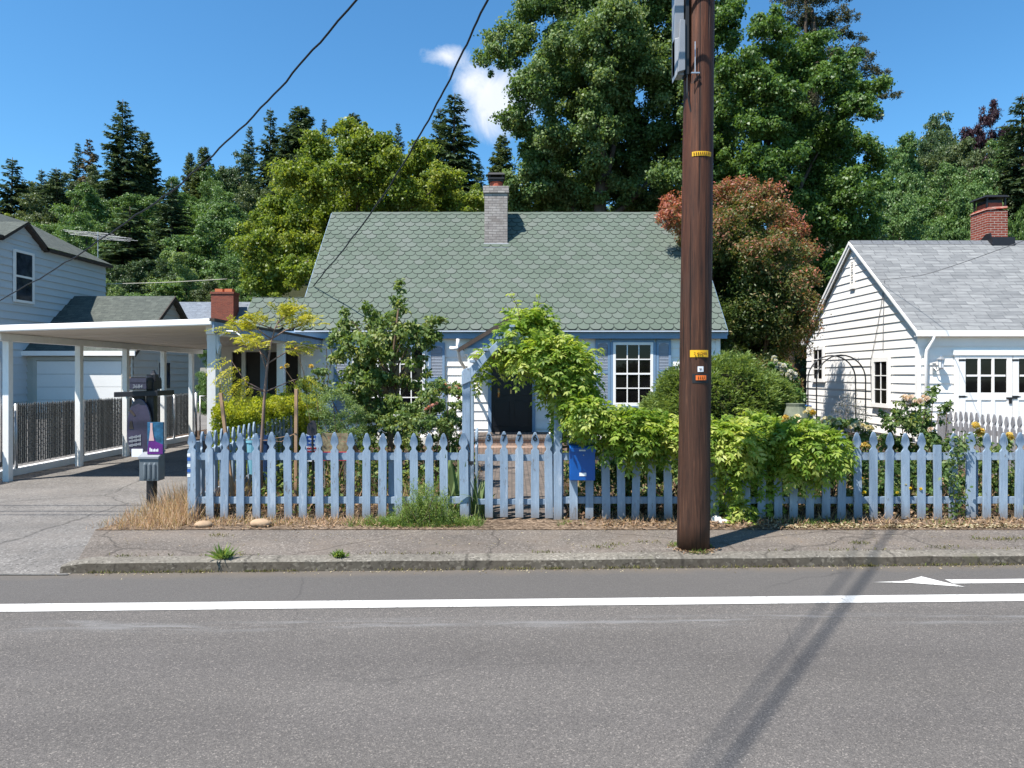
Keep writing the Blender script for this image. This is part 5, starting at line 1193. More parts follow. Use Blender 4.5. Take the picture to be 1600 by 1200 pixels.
lobe_tree('maple_tree', 'broad yellow-green maple behind the left half of the green roof', 'tree',
    [(545, 212, 28), (500, 242, 34), (580, 232, 38), (470, 290, 45), (530, 280, 48), (600, 270, 48), (650, 262, 38), (690, 285, 34), (440, 330, 42), (500, 340, 48), (570, 330, 48), (640, 320, 45), (700, 322, 30), (410, 390, 38), (460, 400, 45), (400, 440, 32), (440, 462, 38), (480, 430, 40), (520, 390, 40), (735, 325, 25), (845, 312, 25), (760, 330, 24), (415, 355, 30), (560, 205, 22), (660, 235, 22), (540, 330, 60, 3), (620, 300, 55, 3), (480, 370, 55, 3), (430, 420, 50, 3), (680, 320, 40, 3), (548, 268, 26, -2.5), (552, 235, 24, -2.5)],
    38, .16, LM['yellow'], 560, k=16, dens=.80, sub=.37, thick=.75, spread=.86, jit=.9, dj=2.2, tr=.4, wd=.75)
def phot(pos, c, r, tint):
    ctr = np.array([PX(1155, 17.5), 17.5, 3.6]); q = (pos - ctr) / np.array((2.3, 2.0, 3.0)); e = np.linalg.norm(q, axis=1)
    return np.clip((e - .57) * 1.45 + rng.normal(0, .24, len(pos)), 0, 1) * np.clip(.62 + (pos[:, 2] - 1.5) / 7, .4, 1)
lobe_tree('photinia_shrub', 'tall rounded red-tipped shrub beside the white house behind the pole', 'shrub',
    [(1065, 330, 30), (1095, 320, 36), (1150, 312, 34), (1190, 325, 34), (1225, 365, 34), (1075, 365, 26), (1120, 370, 42), (1180, 390, 48), (1235, 410, 40), (1255, 440, 26), (1140, 440, 50), (1200, 460, 50), (1245, 480, 32), (1130, 510, 50), (1190, 530, 46), (1230, 540, 36), (1150, 575, 45), (1210, 590, 36), (1100, 430, 40), (1160, 345, 40), (1245, 385, 20), (1045, 345, 18), (1100, 500, 40), (1100, 560, 40), (1240, 510, 36), (1160, 480, 60, .8), (1170, 560, 60, .8), (1130, 400, 50, .8), (1200, 420, 50, .8)],
    17.5, .082, LM['photinia'], 1165, base_z=0, k=16, dens=.62, sub=.50, dj=.9, tr=.035, wd=.42, tintshift=phot, droop=.1, jit=.9, squash=.9)

# ---- tree patterns for the hillside, copied tree by tree
def conifer_proto(kind, seed, dense=False, fine=1.0):
    g = np.random.default_rng(seed); H = 10.0; R = 2.4
    P_, D_, N_, S_ = [], [], [], []
    mb = MB(); mb.tube([(0, 0, 0), (.03, 0, 5), (0, 0, 10)], [.2, .11, .015], 7)
    nl = int((56 if not dense else 64) * min(fine, 1.4))
    for i in range(nl):
        t = (i + g.random() * .7) / nl; z = .6 + 9.25 * t
        prof = (1 - t) ** (.85 if not dense else .62) * (1 if not dense else .9) * (1 + (.22 if not dense else .10) * math.sin(t * 17 + seed) * math.sin(t * 41 + seed * 2))
        nb = int(5 + 5 * (1 - t)) + (3 if dense else 0)
        for j in range(nb):
            L = R * prof * g.uniform(.55, 1.12) + .14; a = g.uniform(0, 2 * math.pi)
            out = np.array((math.cos(a), math.sin(a), 0)); m = max(4, int(L * 13 * fine))
            up0 = .25 + .5 * t if not dense else .65; s = np.linspace(.12, 1, m)
            droop = (.62 if not dense else .35) * (1 - .6 * t)
            pts = out * (L * s)[:, None] + np.array((0, 0, 1.)) * (z + L * (up0 * s - droop * s * s - .10 * s))[:, None]
            side = np.array((-out[1], out[0], 0))
            for sg in (-1, 1):
                d = out * .75 + side * sg * .75 + np.array((0, 0, -.30)); dd = np.tile(d, (m, 1)) + g.normal(0, .22, (m, 3))
                P_.append(pts); D_.append(dd); N_.append(np.tile((0, 0, 1.), (m, 1)) + g.normal(0, .45, (m, 3))); S_.append((.30 + .40 * (1 - s) * L / R + .05) * g.uniform(.7, 1.3, m) * (.60 + .40 * prof) / fine ** .8)
            P_.append(pts[-1:]); D_.append(out[None] + (0, 0, -.1)); N_.append(np.array([[0, 0, 1.]])); S_.append(np.array([.3 * (.5 + .5 * prof)]))
    P_, D_, N_, S_ = map(np.concatenate, (P_, D_, N_, S_))
    root = bpy.data.objects.new(kind, None); COL.objects.link(root); ORG[root.name] = (0, 0, 0)
    mb.build('trunk', M['bark'], root, smooth=True)
    leaf_object('crown', P_, D_, N_, S_, S_ * .42, g.random(len(P_)), LM['spruce'], root, fold=.1, wide=.4)
    return root
def broad_proto(seed, leaf=.15, nl=13, flat=1.0):
    g = np.random.default_rng(seed); c = []; r = []
    for i in range(nl):
        a = g.uniform(0, 2 * math.pi); z = g.uniform(.22, .93); rad = 2.6 * math.sqrt(max(.05, 1 - ((z - .5) / .52) ** 2)) * math.sqrt(g.random())
        c.append((rad * math.cos(a), rad * math.sin(a), 10 * z * flat)); r.append(g.uniform(1.1, 1.8) * (1 if z < .8 else .75))
    c.append((0, 0, 6.5)); r.append(2.2); c, r = np.array(c), np.array(r)
    cc, rr = clumps(c, r, 13, .36, g, .2, .84)
    pos, t, nn, tint, idx = shell(cc, rr, .62, leaf, g, thick=.75, jit=.85)
    s = leaf * g.uniform(.7, 1.35, len(pos))
    root = bpy.data.objects.new('leafy_tree', None); COL.objects.link(root); ORG[root.name] = (0, 0, 0)
    trunk_part(root, (0, 0, 0), (0, 0, 8), .22, .06, c[:7])
    leaf_object('crown', pos, t, nn, s, s * .75, tint, LM['mid'], root)
    return root
PROT = {'S': [conifer_proto('spruce_tree', 21), conifer_proto('spruce_tree', 22, False, 1.15), conifer_proto('spruce_tree', 23), conifer_proto('spruce_tree', 24, False, .85), conifer_proto('spruce_tree', 25, False, 1.3)], 'D': [conifer_proto('cedar_tree', 31, True), conifer_proto('cedar_tree', 32, True)],
    'B': [broad_proto(41), broad_proto(42), broad_proto(43), broad_proto(44)]}
used = {}
tree_n = [0]
def plant(kind, px, topy, hw, d, m, label, group=None, low=None):
    """a whole tree (root, trunk, crown) standing on the hillside at distance d"""
    x = PX(px, d); bz = (terrain_z(x, d) - .3) if low is None else low; zt = PZ(topy, d); h = max(zt - bz, 2.5)
    lst = PROT[kind]; p = lst[tree_n[0] % len(lst)]; tree_n[0] += 1
    if p.name not in used: o = p; used[p.name] = 1
    else: o = dup(p)
    rx = (1.22 if kind != 'B' else 1.05) * hw / F * d / (2.35 if kind != 'B' else 3.3)
    hh = h / 10.0 if kind != 'B' else h / 10.6
    o.location = (x, d, bz); o.rotation_euler = (random.gauss(0, .018), random.gauss(0, .018), random.uniform(0, 6.28)); o.scale = (rx * random.uniform(.88, 1.14), rx * random.uniform(.88, 1.14), hh)
    
    tag(o, label, 'tree', group)
    for ch in o.children:
        if ch.name.startswith('crown'):
            ch.material_slots[0].link = 'OBJECT'; ch.material_slots[0].material = LM[m]
    return o
G_ = 'trees on the wooded hillside'
for a in [
    # skyline, left to right
    ('S', 15, 244, 50, 100, 'spruce', 'dark spruce on the skyline at the far left edge'),
    ('B', 72, 258, 46, 105, 'dull', 'round-topped tree on the skyline just right of the leftmost spruce'),
    ('S', 118, 222, 24, 125, 'spruce', 'thin spruce spire poking up left of the brownish conifer'),
    ('S', 146, 219, 30, 120, 'brownfir', 'sparse brownish conifer left of the tallest skyline spruce'),
    ('S', 191, 152, 52, 98, 'spruce', 'tallest lone spruce on the left skyline'),
    ('D', 238, 206, 34, 104, 'cedar', 'dense cone-shaped conifer right of the tallest skyline spruce'),
    ('D', 297, 236, 22, 115, 'cedar', 'small narrow conifer, left one of the skyline pair crossed by the cable'),
    ('D', 315, 228, 30, 112, 'cedar', 'narrow conifer, right one of the skyline pair crossed by the cable'),
    ('B', 372, 228, 46, 110, 'dark', 'dark round tree on the skyline between the conifer pair and the spruces'),
    ('S', 388, 195, 27, 121, 'spruce', 'slim spruce rising out of the dark round skyline tree'),
    ('S', 420, 167, 33, 110, 'spruce', 'tall open spruce right of the slim one on the skyline'),
    ('D', 472, 163, 50, 105, 'spruce', 'broad dense conifer above the left end of the yellow-green maple'),
    ('S', 513, 184, 22, 116, 'spruce', 'tiny spruce tip between the broad conifer and the yellow-green maple'),
    ('D', 556, 172, 40, 108, 'spruce', 'conifer directly behind the peak of the yellow-green maple'),
    ('S', 626, 192, 24, 112, 'spruce', 'small spruce tip over the middle of the yellow-green maple'),
    ('S', 708, 144, 60, 80, 'spruce', 'big full spruce left of the cloud above the green roof'),
    ('S', 686, 166, 40, 84, 'spruce', 'second spruce leaning against the left flank of the big full spruce'),
    ('S', 752, 246, 26, 104, 'spruce', 'short dark spruce just right of the big full spruce'),
    ('D', 778, 208, 32, 100, 'cedar', 'pointed conifer between the big spruce and the huge maple'),
    ('B', 210, 262, 40, 100, 'dull', 'olive round tree between the tallest spruce and the cone-shaped conifer'),
    ('B', 268, 268, 40, 104, 'mid', 'leafy tree on the skyline gap right of the cone-shaped conifer'),
    ('B', 340, 258, 36, 106, 'mid', 'leafy tree tucked right of the skyline conifer pair'),
    ('B', 440, 232, 45, 104, 'dull', 'olive tree below the tall open spruce on the skyline'),
    ('B', 160, 256, 36, 108, 'dull', 'olive tree left of the tallest spruce at its foot'),
    ('S', 60, 262, 30, 96, 'spruce', 'second dark spruce from the far left edge'),
    ('S', 445, 205, 32, 102, 'spruce', 'dark spruce between the tall open spruce and the broad conifer'),
    # hillside, left
    ('B', 105, 285, 58, 82, 'mid', 'leafy tree on the hillside above the two-storey house roof'),
    ('B', 166, 285, 58, 78, 'mid', 'leafy tree under the tallest skyline spruce'),
    ('B', 45, 296, 52, 84, 'dull', 'leafy tree low on the hillside at the far left'),
    ('S', 92, 262, 44, 88, 'spruce', 'dark spruce below the brownish conifer'),
    ('B', 236, 300, 55, 80, 'mid', 'leafy tree under the cone-shaped conifer'),
    ('B', 300, 290, 50, 84, 'bright', 'fresh green tree under the skyline pair of conifers'),
    ('B', 345, 285, 55, 80, 'mid', 'leafy tree left of the yellow-green maple near the skyline'),
    ('B', 398, 285, 50, 84, 'dull', 'leafy tree touching the left shoulder of the yellow-green maple'),
    ('S', 268, 286, 58, 62, 'spruce', 'dark spruce crossed by the cable on the middle slope'),
    ('B', 335, 325, 58, 60, 'mid', 'leafy tree on the middle slope left of the yellow-green maple'),
    ('B', 130, 325, 60, 62, 'mid', 'leafy tree on the slope behind the television antenna'),
    ('B', 30, 325, 45, 60, 'yellow', 'yellowish tree behind the roof of the two-storey house'),
    ('S', 202, 322, 66, 54, 'spruce', 'large dark spruce behind the tip of the television antenna'),
    ('B', 200, 395, 45, 48, 'dark', 'dark tree at the foot of the slope beside the two-storey house'),
    ('B', 262, 400, 60, 50, 'dark', 'dark tree over the garage wing roof'),
    ('B', 362, 385, 45, 50, 'mid', 'leafy tree at the left foot of the yellow-green maple'),
    ('B', 290, 383, 46, 46, 'light', 'pale willow-like tree above the garage wing'),
    ('B', 176, 428, 26, 42, 'light', 'light green bushy tree at the corner of the two-storey house'),
    ('B', 255, 434, 60, 44, 'mid', 'low leafy tree behind the ridge of the garage wing'),
    ('B', 335, 430, 40, 44, 'dull', 'brown-green low tree behind the wide brick chimney'),
    ('B', 385, 420, 40, 44, 'mid', 'low leafy tree between the wide brick chimney and the green roof'),
    # centre and right
    ('B', 745, 285, 40, 66, 'yellow', 'yellowish tree behind the pale chimney'),
    ('B', 790, 280, 35, 70, 'mid', 'leafy tree between the pale chimney and the huge maple'),
    ('B', 1010, 290, 60, 42, 'light', 'pale leafy tree low behind the right part of the green roof'),
    ('B', 900, 285, 60, 44, 'mid', 'leafy tree low behind the middle of the green roof'),
    ('B', 1425, 205, 58, 62, 'mid', 'leafy tree right of the bright maple against the sky'),
    ('B', 1480, 168, 62, 95, 'dark', 'dark dome-shaped tree on the right skyline'),
    ('B', 1530, 155, 36, 92, 'purple', 'purple-leaved tree on the right skyline'),
    ('S', 1592, 140, 66, 58, 'spruce', 'dark conifer at the right edge above the brick chimney'),
    ('B', 1470, 212, 60, 66, 'dull', 'olive tree below the dark dome-shaped tree'),
    ('B', 1530, 225, 55, 60, 'dull', 'olive tree beside the right-edge conifer'),
    ('B', 1400, 290, 60, 44, 'mid', 'leafy tree above the peak of the white garage'),
    ('B', 1465, 285, 58, 46, 'bright', 'fresh green tree above the garage ridge left of the brick chimney'),
    ('B', 1530, 280, 52, 46, 'mid', 'leafy tree directly behind the red brick chimney'),
    ('B', 1380, 345, 45, 40, 'dull', 'brown-green tree just above the garage gable'),
    ('B', 1440, 335, 55, 40, 'mid', 'low leafy tree over the garage ridge'),
    ('B', 1505, 345, 45, 40, 'mid', 'low leafy tree touching the red brick chimney'),
    ('B', 1592, 298, 32, 30, 'bright', 'bright bushy tree right of the red brick chimney'),
    ('B', 1395, 218, 48, 58, 'mid', 'leafy tree filling the gap right of the bright maple'),
    ('B', 1440, 190, 55, 84, 'dark', 'dark tree left of the dome-shaped tree on the right skyline'),
    ('B', 1560, 190, 50, 74, 'mid', 'leafy tree behind the right-edge conifer'),
    ('B', 1500, 232, 55, 54, 'mid', 'leafy tree in the middle of the right slope'),
    ('B', 1330, 440, 55, 34, 'dark', 'dark tree in shade behind the gable corner of the white garage'),
    ('B', 1240, 470, 55, 30, 'dark', 'dark tree in shade behind the red-tipped shrub'),
    ('B', 330, 560, 26, 21, 'mid', 'leafy bush-like tree behind the wire gate'),
    ('B', 350, 460, 60, 46, 'dark', 'dark low tree beyond the wide brick chimney'),
]:
    plant(*a[:7], group=G_, low=(0 if a[4] < 34 else None))
for lst in PROT.values():
    for p in lst:
        if p.name not in used:
            for ch in list(p.children): bpy.data.objects.remove(ch)
            bpy.data.objects.remove(p)
# big olive conifer with horizontal boughs reaching out right of the bright maple
bo = []
for y0, xe in ((150, 1408), (182, 1378), (118, 1388), (92, 1375), (62, 1352), (30, 1345), (0, 1335), (-40, 1320), (-85, 1305), (215, 1340), (250, 1330)):
    x = 1262
    while x < xe:
        t = (x - 1262) / (xe - 1262); bo.append((x, y0 - 10 * t + 16 * (t - .5) ** 2 * 2 + rng.uniform(-4, 4), 16 * (1 - t) ** .7 + 6.5, rng.uniform(-1, 1))); x += 9 + 7 * (1 - t)
    x = 1262; xe2 = 2 * 1262 - xe + 20
    while x > xe2:
        t = (1262 - x) / (1262 - xe2); bo.append((x, y0 + 6 - 10 * t + rng.uniform(-4, 4), 16 * (1 - t) ** .7 + 6.5, rng.uniform(-1, 1))); x -= 12 + 8 * (1 - t)
lobe_tree('fir_tree', 'tall olive-brown conifer spreading behind the bright maple against the sky', 'tree', bo, 36, .10, LM['olivefir'], 1262, k=6, dens=.42, sub=.55, dj=1.2, tr=.5, wd=.5, squash=.7, thick=.85, jit=.9, droop=.2, spread=.8, limbs=14)

# ================================================================== wisteria over the arbor and fence
def vine():
    lob = [(846, 548, 15), (866, 572, 15), (756, 562, 9), (780, 546, 11), (805, 525, 16), (903, 560, 18), (912, 588, 18), (908, 618, 22), (917, 645, 18), (893, 605, 20), (893, 585, 22), (822, 512, 18), (842, 530, 27), (866, 552, 27), (886, 576, 26), (896, 604, 22), (874, 612, 20), (862, 580, 19), (798, 552, 14), (826, 556, 17), (897, 632, 20), (893, 660, 18), (908, 640, 20), (903, 688, 8), (940, 652, 15), (967, 662, 18), (985, 668, 25), (965, 690, 17), (1010, 675, 24), (1035, 683, 24), (1005, 697, 16), (1060, 680, 25), (1090, 683, 25), (1120, 680, 22), (1146, 690, 28), (1124, 712, 13), (1162, 690, 28), (1192, 686, 28), (1182, 722, 25), (1140, 745, 14), (1184, 760, 18), (1216, 690, 26), (1250, 690, 26), (1232, 718, 24), (1270, 708, 24), (1292, 700, 22), (1306, 716, 15), (1200, 803, 11), (1186, 792, 17), (1128, 775, 12), (1264, 734, 14), (1150, 795, 12), (838, 506, 18), (812, 500, 13), (1175, 665, 16), (748, 584, 5)]
    c, r = lobes_px(lob, 7.48, .24); c[:, 1] += np.where(np.array([l[1] for l in lob]) < 620, .22, 0); c[:2, 1] = 7.40
    root = thing('wisteria', 'lime green wisteria climbing the gate arbor and spilling along the fence', 'vine', (PX(868, 7.6), 7.65, 0))
    r = r * 1.0; n = np.maximum((2.15 * (r / .15) ** 2 * 48).astype(int), 16); idx = np.repeat(np.arange(len(c)), n)
    d = rdirs(len(idx)); d[:, 2] += .15; d[:, 1] -= .25; d = unit(d)
    pos = c[idx] + d * (r[idx] * (1 - .55 * rng.random(len(idx)) ** 1.5))[:, None]
    pos[:, 1] = np.clip(pos[:, 1], 7.20, 8.4)
    ra = unit(d * .85 + .5 * rng.normal(size=d.shape) + np.array((0, -.12, .0)))
    P_, D_, N_, S_, I_ = compound(pos, ra, 5, rng.uniform(.13, .22, len(pos)), .022, .082, droop=.42)
    keep = ~((P_[:, 0] > .10) & (P_[:, 0] < .36) & (P_[:, 2] < 1.06)) & ~((P_[:, 0] > .58) & (P_[:, 0] < .93) & (P_[:, 2] < .83) & (P_[:, 2] > .40) & (P_[:, 1] < 7.42))
    P_, D_, N_, S_, I_ = P_[keep], D_[keep], N_[keep], S_[keep], I_[keep]      # the numbered gate pickets and the letter box stay clear
    ct = rng.random(len(c)); lt = rng.random(len(pos))
    tip = np.clip(.36 * ct[idx] + .70 * lt ** 1.2 + .05, 0, 1)
    tint = np.clip(tip[I_] + .12 * rng.normal(size=len(I_)), 0, 1)
    leaf_object('foliage', P_, D_, N_, S_, S_ * .40, tint, LM['wisteria'], root, fold=.12)
    mb = MB()
    for a, b in (((868, 812), (870, 690)), ((875, 690), (890, 600)), ((890, 600), (840, 530)), ((840, 530), (770, 560)), ((875, 700), (1010, 690)), ((1010, 690), (1180, 690)), ((1180, 690), (1300, 705)), ((1180, 700), (1165, 810)), ((1165, 810), (1190, 690))):
        p0, p1 = PT(*a, 7.6), PT(*b, 7.6); k_ = 8; pts = [p0 + (p1 - p0) * i / k_ + rng.normal(0, .02, 3) * (0 < i < k_) for i in range(k_ + 1)]; mb.tube(pts, .014, 5)
    mb.build('stem', M['twig'], root)
    # tall loose shoots
    mb = MB(); tips = []
    for a in ((812, 500, 800, 462), (830, 500, 842, 470), (905, 560, 935, 545), (1160, 668, 1162, 640), (960, 655, 975, 640)):
        p0, p1 = PT(a[0], a[1], 7.7), PT(a[2], a[3], 7.7); mb.tube([p0, (p0 + p1) / 2 + (.02, 0, .01), p1], .004, 4); tips += [p0 + (p1 - p0) * t for t in (.3, .5, .7, .85, 1)]
    mb.build('shoot', M['twig'], root); tips = np.array(tips)
    P_, D_, N_, S_, I_ = compound(tips, rdirs(len(tips)) + np.array((0, 0, .3)), 5, .13, .02, .05)
    leaf_object('young_leaves', P_, D_, N_, S_, S_ * .34, rng.uniform(.5, 1, len(P_)), LM['wisteria'], root)
    return root
vine()

# ================================================================== garden shrubs and small trees
def blooms(root, spots, d, m, size, name='rose_bloom', dj=.25, first=None):
    """each bloom is its own part: a cup of overlapping petals; copies share one mesh"""
    proto = None
    for px, py in spots:
        dd = d + rng.uniform(-dj, dj); p = PT(px, py, dd)
        if proto is None:
            n = 26; g = rng; dr = unit(np.c_[g.normal(size=(n, 2)), np.abs(g.normal(size=n)) * .8]); 
            pos = dr * .35; nn = unit(dr + .3 * g.normal(size=dr.shape)); t = unit(np.cross(nn, g.normal(size=dr.shape)) + np.array((0, 0, .8)) + dr * .6)
            proto = leaf_object(name, pos * .6 - t * .3, t, nn, np.full(n, .95), np.full(n, .85), g.random(n), m, None, fold=.3, wide=.6)
            o = proto
        else: o = proto.copy(); COL.objects.link(o)
        o.parent = root; o.location = tuple(p - np.array(ORG[root.name])); s = size * rng.uniform(.75, 1.25); o.scale = (s, s, s); o.rotation_euler = (rng.uniform(-.9, .1), rng.uniform(-.5, .5), rng.uniform(0, 6.28))
lobe_tree('pear_tree', 'scruffy young pear tree in front of the left window', 'tree',
    [(625, 452, 7), (622, 470, 10), (612, 490, 13), (628, 485, 10), (585, 500, 14), (545, 510, 14), (555, 535, 20), (600, 520, 22), (635, 515, 16), (675, 500, 9), (668, 520, 16), (648, 535, 14), (530, 555, 14), (565, 565, 22), (600, 555, 20), (560, 595, 20), (590, 590, 16), (612, 600, 17), (640, 570, 9), (670, 540, 14), (680, 525, 10), (655, 560, 10), (667, 582, 7), (545, 585, 14), (620, 625, 16), (560, 625, 18), (538, 488, 7), (690, 500, 6), (572, 478, 7), (620, 540, 18), (580, 540, 20), (640, 595, 12), (600, 630, 14), (575, 575, 20), (655, 520, 12), (626, 440, 4), (530, 530, 14), (540, 610, 14)],
    10.6, .072, LM['pear'], 610, base_z=0, k=11, dens=.46, sub=.52, dj=.35, tr=.05, wd=.55, limbs=12, bark='twig', droop=.6)
rs = lobe_tree('rose_bush', 'big rose bush with coral blooms left of the front door', 'shrub',
    [(700, 612, 22), (680, 632, 24), (712, 640, 18), (690, 660, 24), (665, 655, 22), (710, 668, 16), (640, 650, 22), (655, 675, 22), (690, 690, 22), (620, 660, 22), (715, 605, 10), (672, 608, 12), (640, 690, 22), (712, 695, 15)],
    9.6, .052, LM['rose'], 680, base_z=0, k=7, dens=.6, sub=.46, dj=.35, tr=.012, wd=.6, limbs=10)
blooms(rs, [(688, 605), (695, 603), (702, 607), (684, 609), (713, 606), (717, 622), (676, 634), (682, 631), (671, 637), (718, 609), (692, 609), (666, 640)], 9.25, LM['petal_pink'], .042, dj=.15)
rs = lobe_tree('garden_shrub', 'fine-leaved feathery green shrub behind the fence right of the hedge', 'shrub',
    [(500, 640, 16), (520, 625, 18), (545, 640, 20), (515, 655, 22), (540, 665, 24), (505, 670, 18), (560, 655, 20), (495, 612, 12), (530, 690, 20), (560, 685, 20), (478, 625, 8)],
    9.4, .034, LM['light'], 530, base_z=0, k=7, dens=.5, sub=.48, dj=.3, tr=.01, wd=.3, limbs=12, droop=.2, jit=1.0)
rs = lobe_tree('rose_bush', 'dark leafy rose bush below the pear tree with pale orange blooms', 'shrub',
    [(485, 598, 14), (500, 585, 12), (505, 610, 14), (580, 655, 24), (600, 675, 22), (565, 680, 20), (595, 640, 20), (620, 690, 18), (580, 700, 16), (470, 600, 8), (575, 620, 18), (610, 650, 20)],
    11.0, .058, LM['rose'], 570, base_z=0, k=7, dens=.62, sub=.46, dj=.5, tr=.012, wd=.6, limbs=8)
blooms(rs, [(463, 546), (440, 575), (448, 572), (486, 573)], 11.0, LM['petal_yellow'], .055, 'bloom')
# long rose canes carrying those high blooms
mb = MB()
for a in ((480, 620, 463, 547), (470, 625, 444, 575), (500, 600, 486, 574), (506, 600, 510, 545), (508, 620, 520, 520)):
    p0, p1 = PT(a[0], a[1], 11.0), PT(a[2], a[3], 11.0); mb.tube([p0, (p0 + p1) / 2 + (.03, 0, .02), p1], .006, 4)
mb.build('cane', M['twig'], rs)
canes = np.concatenate([[PT(506 + i * .5, 600 - i * 6.5, 11.0) for i in range(9)], [PT(510 + i, 615 - i * 8, 11.0) for i in range(11)]]) + rng.normal(0, .05, (20, 3))
cl_ = np.repeat(canes, 3, 0) + rng.normal(0, .035, (60, 3)); leaf_object('cane_leaves', cl_, rdirs(60) - (0, 0, .4), rdirs(60), .075, .045, rng.random(60), LM['rose'], rs)

def young_tree():
    d = 8.2; root = thing('young_tree', 'young staked tree with feathery yellow-green leaves behind the left fence', 'tree', (PX(407, d), d, 0))
    mb = MB(); tp = [PT(407, 812, d), PT(409, 690, d), PT(414, 610, d), (PT(418, 570, d)), PT(424, 535, d), PT(430, 512, d), PT(436, 500, d)]
    mb.tube(tp, [.022, .02, .017, .014, .011, .007, .004], 7)
    br = [((414, 612), (385, 596), (365, 565)), ((415, 612), (440, 600), (470, 588)), ((417, 580), (400, 545), (375, 535)), ((418, 568), (440, 550), (465, 540)), ((419, 565), (409, 545), (405, 525)), ((424, 530), (445, 515), (480, 505)), ((424, 530), (405, 515), (370, 520)), ((430, 512), (450, 503), (472, 497)), ((428, 515), (412, 508), (398, 505)), ((434, 505), (442, 494), (447, 486)), ((412, 612), (392, 605), (372, 600))]
    ends = []
    for b in br:
        dz = rng.uniform(-.35, .35); pts = [PT(*b[0], d), PT(*b[1], d) + (0, dz * .5, 0), PT(*b[2], d) + (0, dz, 0)]; mb.tube(pts, [.010, .007, .003], 5)
        for t in np.linspace(.35, 1, 7): ends.append(pts[1] * (1 - (t - .35) / .65) + pts[2] * ((t - .35) / .65) if t > .35 else pts[1])
    mb.build('trunk', M['bark_light'], root, smooth=True)
    ends = np.array(ends + [PT(438 + i * 2, 496 - 2 * i, d) for i in range(4)])
    e = np.repeat(ends, 3, 0) + rng.normal(0, .05, (len(ends) * 3, 3)) * np.array((1, 1, .5)); ctr = PT(418, 560, d)
    ra = unit(e - ctr) * .9 + .55 * rdirs(len(e)) * np.array((1, 1, .4)) + np.array((0, -.1, .05))
    P_, D_, N_, S_, I_ = compound(e, ra, 8, rng.uniform(.15, .26, len(e)), .02, .058, droop=.4)
    lt = rng.random(len(e)); leaf_object('crown', P_, D_, N_, S_, S_ * .30, .6 * lt[I_] + .4 * rng.random(len(P_)), LM['youngtree'], root, fold=.1)
young_tree()
for a, b, lab in (((345, 614), (366, 792), 'leaning raw wooden stake left of the young tree'), ((463, 608), (462, 812), 'upright raw wooden stake right of the young tree')):
    mb = MB(); p0, p1 = PT(*a, 7.95), PT(*b, 7.95); mb.bar(p0, p1, .036, .036, (0, 1, 0)); tag(mb.build('wooden_stake', M['stake'], loc=p1, bevel=.003), lab, 'stake', 'stakes beside the young tree')
mb = MB(); mb.tube([PT(462, 676, 7.92), PT(440, 690, 8.05), PT(411, 688, 8.18), PT(440, 683, 8.1), PT(464, 678, 7.98), PT(462, 676, 7.92)], .004, 4); mb.tube([PT(352, 682, 7.92), PT(380, 688, 8.1), PT(410, 686, 8.2)], .004, 4)
tag(mb.build('tie_wire', M['stake'], loc=PT(440, 690, 8.0)), 'thin tie wire between the stakes and the young tree', 'wire')

def hedge():
    root = thing('hedge', 'clipped bright yellow-green hedge beside the driveway', 'hedge', (-3.92, 11, 0))
    x0, x1, y0, y1, zt = -4.12, -3.535, 9.35, 12.7, 1.15; n = 42000
    u = rng.random((n, 3)); f = rng.choice(5, n, p=(.34, .17, .12, .12, .25)); p = np.c_[x0 + (x1 - x0) * u[:, 0], y0 + (y1 - y0) * u[:, 1], zt * u[:, 2]]
    nn = np.zeros((n, 3)); k_ = f == 0; p[k_, 2] = zt; nn[k_, 2] = 1; k_ = (f == 1); p[k_, 1] = y0; nn[k_, 1] = -1; k_ = f == 4; p[k_, 0] = x1; nn[k_, 0] = 1; k_ = f == 2; p[k_, 0] = x0; nn[k_, 0] = -1; k_ = f == 3; p[k_, 1] = y1; nn[k_, 1] = 1
    bumpy = .035 * np.sin(p[:, 0] * 19 + p[:, 2] * 13) + .035 * np.sin(p[:, 1] * 15 + p[:, 0] * 7) + .03 * np.sin(p[:, 2] * 17 + p[:, 1] * 9)
    p += nn * (bumpy - .07 * rng.random(n) ** 2 * 2 + .02)[:, None]
    t = unit(nn * .7 + rdirs(n) * .8 + np.array((0, 0, .35))); s = rng.uniform(.026, .046, n)
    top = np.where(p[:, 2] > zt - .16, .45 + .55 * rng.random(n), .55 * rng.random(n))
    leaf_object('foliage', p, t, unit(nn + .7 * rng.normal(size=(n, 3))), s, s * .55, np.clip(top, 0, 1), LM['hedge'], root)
    mb = MB(); mb.box(x0 + .12, x1 - .12, y0 + .12, y1 - .12, 0, zt - .14); 
    q = MB()
    for i in range(9): q.tube([(-3.93, y0 + .2 + i * .37, 0), (-3.9 + rng.normal(0, .08), y0 + .2 + i * .37, .9)], .02, 5)
    q.build('stem', M['twig'], root)
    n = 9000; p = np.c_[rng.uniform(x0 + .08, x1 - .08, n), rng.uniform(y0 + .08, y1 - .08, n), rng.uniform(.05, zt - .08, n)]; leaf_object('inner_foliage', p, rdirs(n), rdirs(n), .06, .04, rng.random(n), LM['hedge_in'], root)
hedge()

